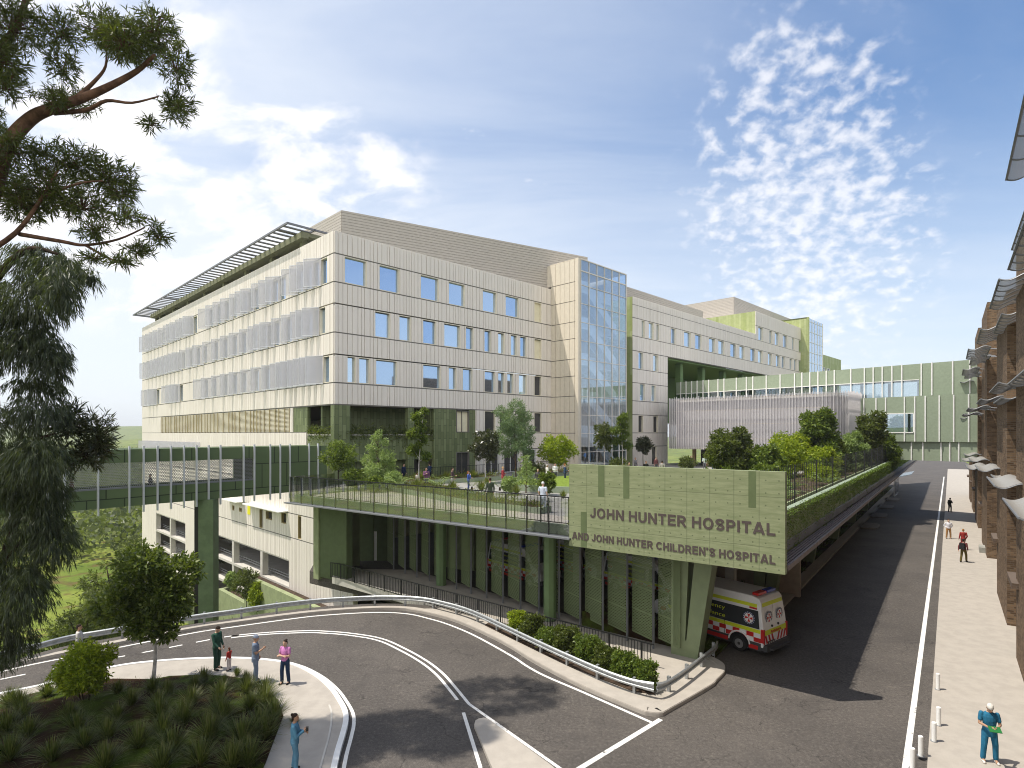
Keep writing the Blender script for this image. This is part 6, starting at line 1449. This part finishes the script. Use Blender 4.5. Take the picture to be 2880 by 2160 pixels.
def small_tree(name, label, x, y, z, h, w, mat, bark, seed, trunk=.28, shape='round', L=.16, nb=700, nleaf=6, aspect=.42, droop=0.0, r0=.07, group=None, cat='tree', hole=.0, multi=1):
    rs = np.random.RandomState(seed); t = thing(name, label, cat, (x, y, z), group); cz = z+h*(trunk+(1-trunk)/2); hz = h*(1-trunk)/2
    # lobes make the outline uneven and leave gaps
    nl = 11 if shape != 'slim' else 9; VV, FF, o = [], [], 0; lobes = []
    for k in range(nl):
        v = (k+.5)/nl*2-1
        if shape == 'round': rr = math.sqrt(max(.05, 1-v*v*.9))
        elif shape == 'cone': rr = .28+.75*(1-(v+1)/2)
        elif shape == 'slim': rr = .75+.25*math.sin(k*2.1)
        elif shape == 'wild': rr = (.62+.38*math.cos(v*1.3))*rs.uniform(.75, 1.3)
        else: rr = .7+.3*math.cos(v*1.5)
        a = k*2.4+rs.uniform(-.4, .4); q = rr*rs.uniform(.35, .68)*w/2
        lobes.append((x+q*math.cos(a), y+q*math.sin(a), cz+v*hz*.80, w/2*rr*rs.uniform(.36, .56)+.08))
    for (lx, ly, lz, lr) in lobes:
        n = max(10, int(nb/nl*(lr/(w*.25))**2*1.25)); tips, d = in_ell(n, (lx, ly, lz), (lr, lr, lr*.85), rs, .55)
        d2 = d+np.array((0,0,.3)); V, Fq = rosettes(tips, d2*.7, nleaf, L*1.3, rs.randint(1 << 30), droop, .8, aspect, back=.5*lr); VV.append(V); FF.append(Fq+o); o += len(V)
    np_mesh('crown', np.concatenate(VV), np.concatenate(FF), 4, mat, t, (x, y, z))
    tr = MB(); top = z+h*(.78 if shape != 'slim' else .9)
    for m_ in range(multi):
        ox = rs.uniform(-.1, .1)*(multi > 1)*3; P = [(x+ox*.3, y, z-.05), (x+ox+rs.uniform(-.04,.04)*h*.4, y+rs.uniform(-.03,.03)*h, z+h*trunk), (x+ox*1.5+rs.uniform(-.05,.05)*h, y, top)]
        tr.tube(cat_rom(P, 4), list(np.linspace(r0, r0*.22, 9)), 7)
        for k, (lx, ly, lz, lr) in enumerate(lobes):
            if k % multi == m_: s0 = Vector(P[1]).lerp(Vector(P[2]), max(.0, min(.85, (lz-lr-P[1][2])/(P[2][2]-P[1][2]+1e-6)))); tr.tube([s0, (s0+Vector((lx, ly, lz)))/2+Vector((0,0,-.05*lr)), (lx, ly, lz)], [r0*.42, r0*.3, r0*.12], 5)
    tr.build('trunk', bark, t, smooth=True); return t
# roof-terrace trees
G_T = 'trees on the roof terrace'
small_tree('terrace_tree', 'small round dark green tree at the left end of the terrace', -13.9,46,5.5,4.0,3.4,ML_MID,M_BARK_D,1,.35,'round',.15,900,group=G_T)
small_tree('terrace_tree', 'pale green bushy cone-shaped tree in front of the tiled wall', -10.8,46,5.5,5.1,4.1,ML_PALE,M_BARK,2,.06,'cone',.16,2100,aspect=.3,group=G_T)
small_tree('terrace_tree', 'tall slim dark green tree rising in front of the tiled recess', -7.55,47,5.5,7.1,2.3,ML_MID,M_BARK_P,3,.26,'slim',.17,1000,group=G_T)
small_tree('terrace_tree', 'blackish round tree left of the tall feathery tree', -2.4,52,5.5,4.9,3.3,ML_DARK,M_BARK_P,4,.38,'round',.2,760,group=G_T)
small_tree('terrace_tree', 'tall feathery blue-green tree against the cream wall', .4,56,5.5,7.9,4.9,ML_BLUE,M_BARK,5,.2,'oval',.18,2300,aspect=.28,group=G_T)
small_tree('terrace_tree', 'bright lime green round tree beside the lawn', 4.4,56,5.5,4.5,4.0,ML_LIME,M_BARK_P,6,.30,'round',.21,900,group=G_T)
small_tree('terrace_tree', 'dark thin-trunked tree in front of the stair tower, on the left', 10.4,64.5,5.5,5.9,3.0,ML_BUSH,M_BARK_P,7,.42,'round',.2,560,group=G_T)
small_tree('terrace_tree', 'dark tree in front of the stair tower, on the right', 12.2,63.5,5.5,7.2,2.7,ML_MID,M_BARK_P,8,.35,'slim',.2,800,group=G_T)
small_tree('terrace_tree', 'small round black-green tree by the cream rear wing', 17.2,75,5.5,4.1,2.4,ML_DARK,M_BARK_D,9,.42,'round',.22,420,group=G_T)
small_tree('terrace_tree', 'dense glossy dark green round tree behind the sign wall', 20.0,52,5.5,5.2,4.8,ML_BUSH,M_BARK_D,10,.08,'round',.26,1700,group=G_T)
small_tree('terrace_tree', 'low lime green tree behind the right end of the sign wall', 25.2,53,5.5,4.2,5.0,ML_LIME,M_BARK,11,.12,'round',.22,900,group=G_T)
small_tree('terrace_tree', 'lime and green tree just left of the tallest tree before the pavilion', 28.6,59,5.5,4.8,5.0,ML_LIME,M_BARK,12,.12,'round',.24,1100,group=G_T)
small_tree('terrace_tree', 'tallest bushy green tree before the right end of the pavilion', 32.0,60,5.5,7.2,5.0,ML_MID,M_BARK_P,13,.16,'oval',.26,2300,group=G_T)
small_tree('terrace_tree', 'pale round tree between two dark ones behind the bar fence', 36.9,62,5.5,4.9,3.0,ML_PALE,M_BARK,14,.2,'round',.22,1100,aspect=.3,group=G_T)
small_tree('terrace_tree', 'dark glossy tree before the link windows at the far end of the terrace', 40.2,64,5.5,7.1,4.2,ML_BUSH,M_BARK_D,15,.22,'oval',.3,1200,group=G_T)
small_tree('terrace_tree', 'pale feathery sapling standing behind the smoky balustrade', 1.05,43.2,5.5,3.1,2.4,ML_PALE,M_BARK,16,.12,'cone',.13,700,aspect=.26,group=G_T)
# lower left: bed tree, bush
small_tree('bed_tree', 'leafy tree with a pale slender trunk in the corner garden bed', -13.75,21.9,.4,5.4,3.5,leaf_mat('bed_tree_leaf', [(.030,.052,.010),(.075,.115,.022),(.19,.23,.05)], .34),M_BARK_P,21,.27,'wild',.15,1700,nleaf=7,r0=.085)
small_tree('round_bush', 'lime green round bush left of the pale-trunked tree', -15.25,20.5,.35,2.15,2.15,ML_LIME,M_BARK_D,22,.18,'round',.11,1300,r0=.035,multi=3,cat='bush')
# bushland trees down the slope on the left
tz = lambda x, y: float(terrain_z(np.array([x]), np.array([y]))[0])
BT = [(-30.6,41.5,7.0,5.2,'dark tree behind and left of the thick-trunked tree by the guard rail'),(-36.0,51.0,7.5,6.0,'dark bushy tree half way down the slope on the left'),(-39.0,66.5,7.0,5.0,'tree standing below the left part of the footbridge near the lawn'),(-27.2,36.0,6.6,5.0,'dark spreading tree with a thick trunk just beyond the guard rail'),(-33.0,47.0,7.5,6.0,'dark tree down the slope behind the thick-trunked tree'),(-33.0,50.5,6.5,4.8,'rounded tree on the slope right of the thick-trunked tree'),
 (-40.5,58.0,9,7,'tree on the slope under the left part of the footbridge'),(-44.5,66.0,7,6,'tree on the lawn slope left of the building corner'),(-45,72,9,7,'tree farther down the slope at the left edge'),(-20.2,37.5,3.2,2.3,'small pale bush tree right behind the guard rail'),
 (-44,92,9,7,'tree beside the pale track beyond the lawn'),(-58,104,11,8,'bushy tree beyond the lawn seen through the bridge window'),(-70,108,12,9,'dense tree beyond the lawn behind the weeping tree'),(-55,128,12,9,'far tree between the bridge window and the hills'),(-74,135,13,10,'far tree beyond the lawn at the left edge of the bridge window'),(-92,150,13,10,'far tree behind the drooping branches')]
protoT = None
for k, (x, y, h, w, lab) in enumerate(BT):
    if k < 3 or protoT is None:
        q = small_tree('bushland_tree', lab, x, y, tz(x, y), h, w, ML_BUSH, M_BARK_D, 40+k, .30, 'round', .17+.02*(h > 7), 1300, nleaf=7, aspect=.3, r0=.16 if k == 2 else .10, group='trees on the slope beyond the guard rail'); protoT = q
    else:
        s_ = h/6.5; copy_tree(protoT, (x, y, tz(x, y)), k*1.7, (s_*w/4.8*6.5/h, s_*w/4.8*6.5/h, s_), label=lab)
# far wood at the foot of the hills: nobody could count it
rs = np.random.RandomState(5); n = 2200; th = np.radians(rs.uniform(-52, -24, n)); R = rs.uniform(170, 900, n)**1.0; cx, cy = R*np.sin(th), R*np.cos(th)
cz_ = terrain_z(cx, cy); m_ = rs.uniform(size=n) < .8
C3 = np.repeat(np.stack([cx, cy, cz_+3], 1), 26, 0); C3 += rs.normal(size=C3.shape)*np.array((2.8,2.8,1.7)); C3[:,2] += 2
struct(leaf_cloud('far_wood', C3, 1.5, ML_BUSH, seed=9, aspect=.8), 'stuff')
# scrub and grass over the near slope: stuff
n = 26000; th = np.radians(rs.uniform(-62, -16, n)); R = 26+rs.beta(1, 1.6, n)*80; cx, cy = R*np.sin(th), R*np.cos(th); keep = ~in_poly(cx, cy, plate)
dx, dy = cx-HC[0], cy-HC[1]; keep &= ~((dx*A_[0]+dy*A_[1] > -1.8) & (dx*B_[0]+dy*B_[1] > -4)); keep &= smooth_noise(cx, cy, 9, 2) > -.15
cx, cy = cx[keep], cy[keep]; C3 = np.stack([cx, cy, terrain_z(cx, cy)-.05], 1)
struct(leaf_cloud('scrub', C3, .55, ML_GRASS, seed=19, up=1.6, aspect=.16), 'stuff')

# grass tufts: three masters, copied
def tuft(label, x, y, z, s, seed, n=330, mat=None, name='grass_tuft', cat='grass tuft', group='grass tufts in the corner bed', arch=.55, wb=.014):
    r = np.random.RandomState(seed); t = thing(name, label, cat, (x, y, z), group); a = r.uniform(0, 6.283, n); lean = np.abs(r.normal(.38, .26, n)); L = r.uniform(.6, 1.1, n)
    b = np.stack([np.cos(a)*r.uniform(0, .10, n), np.sin(a)*r.uniform(0, .10, n), np.zeros(n)], 1); out = np.stack([np.cos(a), np.sin(a), np.zeros(n)], 1); sd = np.stack([-np.sin(a), np.cos(a), np.zeros(n)], 1)
    rows = []
    for q, wf in ((0, 1), (.4, .9), (.75, .6), (1.0, .08)):
        p = b+out*(np.sin(lean)*L*q+arch*L*lean*q*q*.6)[:, None]; p[:, 2] += L*(np.cos(lean)*q-arch*lean*.55*q*q*q); w = sd*wb*wf; rows += [p-w, p+w]
    V = np.stack(rows, 1).reshape(-1, 3); base = np.arange(n)[:, None]*8; Fq = np.concatenate([base+np.array([[2*k, 2*k+1, 2*k+3, 2*k+2]]) for k in range(3)], 1).reshape(-1, 4)
    o = np_mesh('blades', V, Fq, 4, mat or ML_GRASS, t, (0,0,0)); o.location = (0,0,0); t.scale = (s,)*3; return t
TUFTS=[(-12.04,22.35,0.75),(-12.12,22.02,0.5),(-11.19,23.30,0.45),(-10.44,22.50,0.6),(-9.27,21.54,0.8),(-7.35,19.40,0.4),(-8.90,20.62,0.9),(-8.15,19.60,0.9),(-10.57,20.72,0.8),(-11.27,20.10,0.8),(-11.77,19.13,0.85),(-10.79,18.77,0.95),(-9.48,17.92,1.0),(-8.41,17.82,1.1),(-8.25,18.68,1.0),(-11.34,17.40,0.9),(-10.18,17.15,0.9),(-13.16,19.07,0.7),(-12.66,17.92,0.8),(-13.00,17.40,0.8),(-13.40,16.67,0.8),(-17.14,19.93,0.8),(-17.12,21.09,0.7),(-16.10,18.25,0.9),(-8.13,16.60,1.0),(-9.05,16.60,0.9),(-7.75,16.84,1.0),(-13.39,20.10,0.7),(-7.95,18.39,0.9),(-13.28,21.16,0.7),(-12.54,20.80,0.7),(-9.68,19.13,0.9),(-9.20,20.10,0.8),(-11.95,21.55,0.6),(-14.56,21.16,0.6),(-15.20,17.98,0.8),(-14.78,19.13,0.7),(-14.68,16.72,0.9),(-10.99,17.98,0.9),(-10.0,21.6,.7),(-11.0,21.9,.6),(-12.3,19.9,.75),(-10.1,19.6,.8),(-13.9,18.3,.8),(-9.9,16.2,.9),(-11.6,16.3,.9),(-16.4,19.2,.7),(-17.9,20.4,.8)]
mast = []
for k, (x, y, s) in enumerate(TUFTS):
    if k in (5, 2): lab = ['', '', 'small lone grass tuft on the path beside the child', '', '', 'small lone grass tuft at the bed edge on the lower path'][k]
    elif y > 22: lab = 'grass tuft at the back edge of the corner bed by the standing people'
    elif x < -14.2: lab = 'grass tuft at the left end of the corner bed around the lime bush'
    elif x > -9.3: lab = 'tall grass tuft along the path edge of the corner bed'
    elif y > 19.5: lab = 'grass tuft in the middle of the corner bed near the pale trunk'
    else: lab = 'shaded grass tuft at the bottom of the corner bed'
    zb_ = float(bed_z(np.array([x]), np.array([y]))[0])-.02 if in_poly(np.array([x]), np.array([y]), BED)[0] else .12
    if k < 3: mast.append(tuft(lab, x, y, zb_, s*.85, 70+k))
    else: copy_tree(mast[k % 3], (x, y, zb_), k*2.1, s*.92, label=lab)
# bank of low green growth between the tufts
n = 9000; cx = rs.uniform(-25, -7, n); cy = rs.uniform(9, 23, n); k_ = in_poly(cx, cy, BED) & (smooth_noise(cx, cy, 2.2, 12) > .0); cx, cy = cx[k_], cy[k_]
struct(leaf_cloud('low_grass', np.stack([cx, cy, bed_z(cx, cy)-.01], 1), .16, ML_GRASS, seed=23, up=1.2, aspect=.12), 'stuff')

# shrubs along the guard rail
SH = [(0.35,27.9,1.25,1.1,ML_LIME,'small bright green shrub at the upper end of the planted strip'),(1.0,27.1,1.35,1.35,ML_BUSH,'dark olive shrub behind the guard rail, second from the upper end'),(1.75,26.1,1.0,1.2,ML_MID,'low green shrub between two olive ones behind the guard rail'),(2.45,25.4,1.3,1.3,ML_BUSH,'dark olive shrub in the middle of the planted strip'),(3.3,24.5,1.25,1.5,ML_MID,'broad fresh green shrub behind the guard rail'),(3.95,23.6,1.05,1.3,ML_BUSH,'low dark shrub near the point of the planted strip'),(4.55,22.9,1.1,1.3,ML_MID,'green shrub next to last at the point of the planted strip'),(5.15,22.2,1.05,1.15,ML_MID,'rounded green shrub at the very point behind the rail ends')]
for k, (x, y, h, w, mt, lab) in enumerate(SH): small_tree('shrub', lab, x, y, .15, h, w*1.05, mt, M_BARK_D, 90+k, .02, 'round', .085, 950, nleaf=6, aspect=.5, r0=.02, multi=2, cat='shrub', group='shrubs behind the guard rail')
for x, y, z, h, w, mt, lab in ((-27.6,59.5,-8.0,4.4,3.2,ML_BUSH,'dark small tree in front of the uppermost planter wall'),(-26.0,58.5,-8.2,3.2,2.4,ML_LIME,'yellow-green shrub beside the dark small tree by the planter wall'),(-33.0,67.6,-8.45,2.2,2.0,ML_PALE,'pale shrub growing on the middle planter wall')):
    small_tree('shrub', lab, x, y, z, h, w, mt, M_BARK_D, int(x*-10), .08, 'round', .17, 700, r0=.05, cat='shrub')
# ---- roof garden: lawn, planters, ferns, grasses, ground cover
lawn = [(-.3,45.2),(2.5,43.4),(8,41.5),(14,43),(20,48),(20,56),(14,58.5),(7,56.0),(3.0,52.5),(.5,49)]
mb = MB(); mb.prism(lawn, 5.3, 5.98); tag(mb.build('raised_lawn', M_GREEN_S, tri=True), 'raised oval lawn with a pale green rim on the terrace', 'lawn')
L2_ = [(x+(8.5-x)*.03, y+(50-y)*.03) for x, y in lawn]; mb = MB(); mb.prism(L2_, 5.9, lambda x, y: 5.99+.0*x); struct(mb.build('lawn', M_LAWN, tri=True))
def planter(label, poly, h):
    t = thing('planter', label, 'planter', (poly[0][0], poly[0][1], 5.5)); m_ = MB(); m_.prism(poly, 5.45, 5.5+h); m_.build('wall', M_GREEN_S, t, tri=True)
    c = np.mean(poly, 0); q = [(x+(c[0]-x)*.04, y+(c[1]-y)*.04) for x, y in poly]; m_ = MB(); m_.prism(q, 5.5+h-.1, 5.5+h+.02); m_.build('soil', M_SOIL, t, tri=True); return t
dkp = lambda s, d: DK(s, d)[:2]
PLB = [('long low planter strip along the terrace path behind the balustrade', [dkp(1.5,7.0),dkp(13.6,3.4),dkp(19.0,3.0),dkp(19.0,4.2),dkp(14,5.2),dkp(7,8.6),dkp(2,11)], .35),
       ('low planter with grasses at the back of the lawn by the lime tree', [(1,55.5),(6,57.5),(13.5,60.5),(12.5,62.5),(4.5,60),(0,58)], .6),
       ('planter in front of the railing below the tiled wall', [(-11.5,50.3),(-2.5,57.0),(-1.0,54.8),(-10,48.2)], .4),
       ('long planter bed behind the bar fence beside the street', [RF(24.5,-6.6)[:2],RF(130,-6.6)[:2],RF(130,-11.5)[:2],RF(60,-11.8)[:2],RF(30,-12.5)[:2],RF(24.2,-9)[:2]], .5)]
for lab, poly, h in PLB: planter(lab, poly, h)
# paving of the terrace walks
mb = MB(); mb.prism([dkp(.3,.4),dkp(23,.4),dkp(22.5,3.0),dkp(13.5,3.3),dkp(1.4,6.9),dkp(.3,7)], 5.49, 5.512); struct(mb.build('terrace_path', M_PAVE, tri=True))
def poly_scatter(poly, n, rs):
    a = np.array(poly); x = rs.uniform(a[:,0].min(), a[:,0].max(), n*4); y = rs.uniform(a[:,1].min(), a[:,1].max(), n*4); k = in_poly(x, y, poly); return x[k][:n], y[k][:n]
GC = []
for (lab, poly, h), n, s in zip(PLB, (4200, 2000, 2400, 14000), (.22,.24,.24,.34)):
    x, y = poly_scatter(poly, n, rs); GC.append(np.stack([x, y, 5.5+h+np.abs(rs.normal(0, .22, len(x)))*np.clip(smooth_noise(x, y, 3, 4)+.6, .1, 1.3)], 1))
struct(leaf_cloud('ground_cover', np.concatenate(GC), .24, leaf_mat('cover_leaf', [(.04,.065,.012),(.10,.15,.025),(.20,.22,.05),(.15,.08,.03)], .25), seed=31, up=.9, aspect=.2), 'stuff')
x, y = poly_scatter([RF(26,-8.4)[:2],RF(120,-8.4)[:2],RF(120,-14.5)[:2],RF(26,-14.5)[:2]], 9000, rs); pz = .12+.12*np.maximum(0, -8.6-(x*P_[0]+y*P_[1]))
struct(leaf_cloud('slope_grass', np.stack([x, y, pz], 1), .42, ML_GRASS, seed=37, up=1.1, aspect=.12), 'stuff')
# hanging plants on the recess planter
nn = 2600; a = rs.uniform(.2, 11, nn); a2 = np.where(rs.uniform(size=nn) < .2, rs.uniform(-.1, .2, nn), a); b2 = np.where(a2 < .2, rs.uniform(.6, 5, nn), rs.uniform(.05, .5, nn)); zq = 9.75+rs.normal(.25, .32, nn)-np.where(rs.uniform(size=nn) < .2, rs.exponential(.6, nn), 0)
C3 = np.stack([HC[0]+a2*A_[0]+b2*B_[0], HC[1]+a2*A_[1]+b2*B_[1], zq], 1); struct(leaf_cloud('balcony_plants', C3, .42, ML_BUSH, seed=41, up=.3, aspect=.18), 'stuff')
# ferns
def fern(label, x, y, z, s, seed, mat):
    r = random.Random(seed); t = thing('fern', label, 'fern', (x, y, z), 'ferns on the terrace'); V = []; Fq = []
    for k in range(15):
        a = k*2*math.pi/15+r.uniform(-.2, .2); L = s*r.uniform(.8, 1.1); e = r.uniform(.5, 1.0)
        prev = None
        for q in range(13):
            u = q/12; px = L*u; pzz = s*e*math.sin(u*2.1)*.75; c = Vector((x+math.cos(a)*px, y+math.sin(a)*px, z+.1+pzz)); sd = Vector((-math.sin(a), math.cos(a), 0))
            if q > 1:
                l = s*.24*math.sin(min(1, (1-u)*1.25+.08)*math.pi*.62)
                for sg in (1, -1):
                    i = len(V); dirv = (sd*sg+Vector((math.cos(a)*.35, math.sin(a)*.35, -.18))).normalized(); fw = Vector((math.cos(a), math.sin(a), 0))*s*.032
                    V += [tuple(c-fw), tuple(c+dirv*l*.6-fw*.6), tuple(c+dirv*l), tuple(c+fw)]; Fq.append((i, i+1, i+2, i+3))
    np_mesh('fronds', np.array(V), np.array(Fq), 4, mat, t, (x, y, z)); m_ = MB(); m_.tube([(x,y,z-.1),(x,y,z+.16)], [.09,.06], 8); m_.build('stem', M_BARK_D, t); return t
FE = [(-8.6,43.6,1.15,'bright fern left of the people behind the balustrade'),(-5.55,43.0,1.25,'large bright fern below the man in purple'),(-.9,42.4,.9,'fern at the left of the pale sapling'),(-12.1,44.6,.9,'fern at the foot of the pale cone-shaped tree'),(-3.0,42.9,.85,'fern under the woman in blue')]
for k, (x, y, s, lab) in enumerate(FE): fern(lab, x, y, 5.85, s, k, ML_PALE if k < 2 else ML_MID)
for k, (r0, p0, s) in enumerate(((27.5,-7.3,1.0),(31,-8.2,1.2),(36,-7.6,1.1),(42,-8.6,1.3),(49,-7.6,1.2),(57,-8.4,1.3),(68,-8,1.3))):
    q = RF(r0, p0); fern('fern in the bed behind the bar fence, ' + ('next to the sign wall','second from the sign wall','third from the sign wall','below the dense round tree','below the tallest tree','farther along the fence','farthest along the fence')[k], q[0], q[1], 6.0, s, 20+k, ML_MID if k % 2 else ML_PALE)
M_TUFT2 = leaf_mat('terrace_tuft_blade', [(.05,.08,.015),(.10,.14,.03),(.20,.16,.05)], .3)
tm = tuft('grass tuft in the terrace planter nearest the sign wall', 3.3,36.9, 5.8, .6, 99, 200, M_TUFT2, group='grass tufts on the terrace', wb=.02)
for k, (x, y, s) in enumerate(((2.0,37.8,.65),(.3,39.0,.6),(4.7,35.7,.6),(-2.2,41.2,.7),(-4.4,42.3,.6),(-7.2,43.2,.7),(8.4,59.7,.8),(10.5,60.6,.8),(6.4,59.0,.8),(3.5,58.2,.7),(12,61.3,.8),(-3.6,53.2,.7),(-5.9,51.6,.7),(-8.2,50.2,.8),(-2.0,46.2,.6))):
    copy_tree(tm, (x, y, 5.85), k*1.3, s*1.25, label=('grass tuft in the terrace strip behind the balustrade' if y < 44 else 'grass tuft in the planter at the back of the lawn' if x > 2 else 'grass tuft in the planter below the tiled wall'))
for k, (x, y, h, w, mt, lab) in enumerate(((-12.6,45.2,1.5,2.0,ML_MID,'low shrub left of the pale cone-shaped tree'),(-9.4,44.9,1.3,1.8,ML_PALE,'low pale shrub right of the cone-shaped tree'),(-10.6,43.6,1.0,1.6,ML_MID,'low shrub in front of the cone-shaped tree'),(2.55,41.6,1.5,1.3,ML_MID,'small shrub right of the pale sapling'),(-.2,41.9,1.1,1.2,ML_PALE,'small shrub at the foot of the pale sapling'),(20.8,68.2,1.5,2.5,ML_BUSH,'dark low shrub by the rear wing wall'),(12.5,67.5,1.4,3.0,ML_BUSH,'dark low hedge-like shrub at the stair tower foot'),(2.0,57.8,1.3,2.6,ML_BUSH,'dark shrub under the feathery tree'),(23.4,53.5,2.4,2.6,ML_MID,'green shrub between the glossy tree and the lime tree'),(27.0,50.8,1.6,2.0,ML_LIME,'lime shrub just behind the right end of the sign wall'))):
    small_tree('shrub', lab, x, y, 5.7, h, w, mt, M_BARK_D, 140+k, .02, 'round', .16, 420, r0=.025, cat='shrub', group='low shrubs on the terrace')
for k, (r0, p0, h, w, mt) in enumerate(((27,-9.6,2.0,2.2,ML_LIME),(33,-10.2,2.2,2.6,ML_MID),(38.5,-8.6,1.3,2.0,ML_PALE),(45,-10.4,2.0,2.8,ML_MID),(53,-8.2,1.2,2.2,ML_LIME),(60,-9.8,1.8,3.0,ML_MID),(72,-8.4,1.4,3.0,ML_PALE),(84,-9.4,1.8,3.4,ML_MID),(96,-8.6,1.6,3.6,ML_LIME),(110,-9.6,2.2,4.0,ML_MID))):
    q = RF(r0, p0); small_tree('shrub', ('lime' if mt is ML_LIME else 'pale' if mt is ML_PALE else 'mid green')+' shrub in the bed behind the bar fence, '+('nearest the sign wall','second from the sign wall','third from the sign wall','fourth from the sign wall','fifth from the sign wall','sixth from the sign wall','fourth from the far end','third from the far end','second from the far end','at the far end')[k], q[0], q[1], 5.9, h, w, mt, M_BARK_D, 170+k, .02, 'round', .2, 500, r0=.025, cat='shrub', group='shrubs behind the bar fence')
for k, (x, y, h, w, mt, lab) in enumerate(((22.6,50.8,3.6,3.4,ML_MID,'mid green bush filling the gap right of the glossy round tree'),(29.6,54.5,3.4,3.2,ML_LIME,'lime bush left of the foot of the tallest tree'),(31.2,55.6,2.6,3.0,ML_MID,'green bush in front of the tallest tree'),(34.6,61.5,4.0,3.4,ML_BUSH,'dark bush right of the tallest tree'),(38.6,64.5,3.6,3.2,ML_MID,'green bush between the pale round tree and the far dark tree'),(43.5,66.6,4.6,3.6,ML_MID,'green bushy tree at the right of the far dark tree'))):
    small_tree('terrace_tree', lab, x, y, 5.5, h, w, mt, M_BARK_D, 210+k, .06, 'round', .24, 1100, group=G_T)
# ============================================================= air: pale haze round everything below the sky
mb = MB(); mb.box(XY, -2600, 2600, -300, 3900, -60, 110); HZ = mb.build('haze', None, origin=(0,0,0)); struct(HZ, 'stuff')
mh = bpy.data.materials.new('haze_air'); mh.use_nodes = True; nt = mh.node_tree; nt.nodes.clear()
pv = nt.nodes.new('ShaderNodeVolumePrincipled'); mo = nt.nodes.new('ShaderNodeOutputMaterial'); nt.links.new(pv.outputs[0], mo.inputs['Volume'])
pv.inputs['Color'].default_value = (.88, .93, 1, 1); pv.inputs['Density'].default_value = .00022; pv.inputs['Anisotropy'].default_value = .2
HZ.data.materials.append(mh)
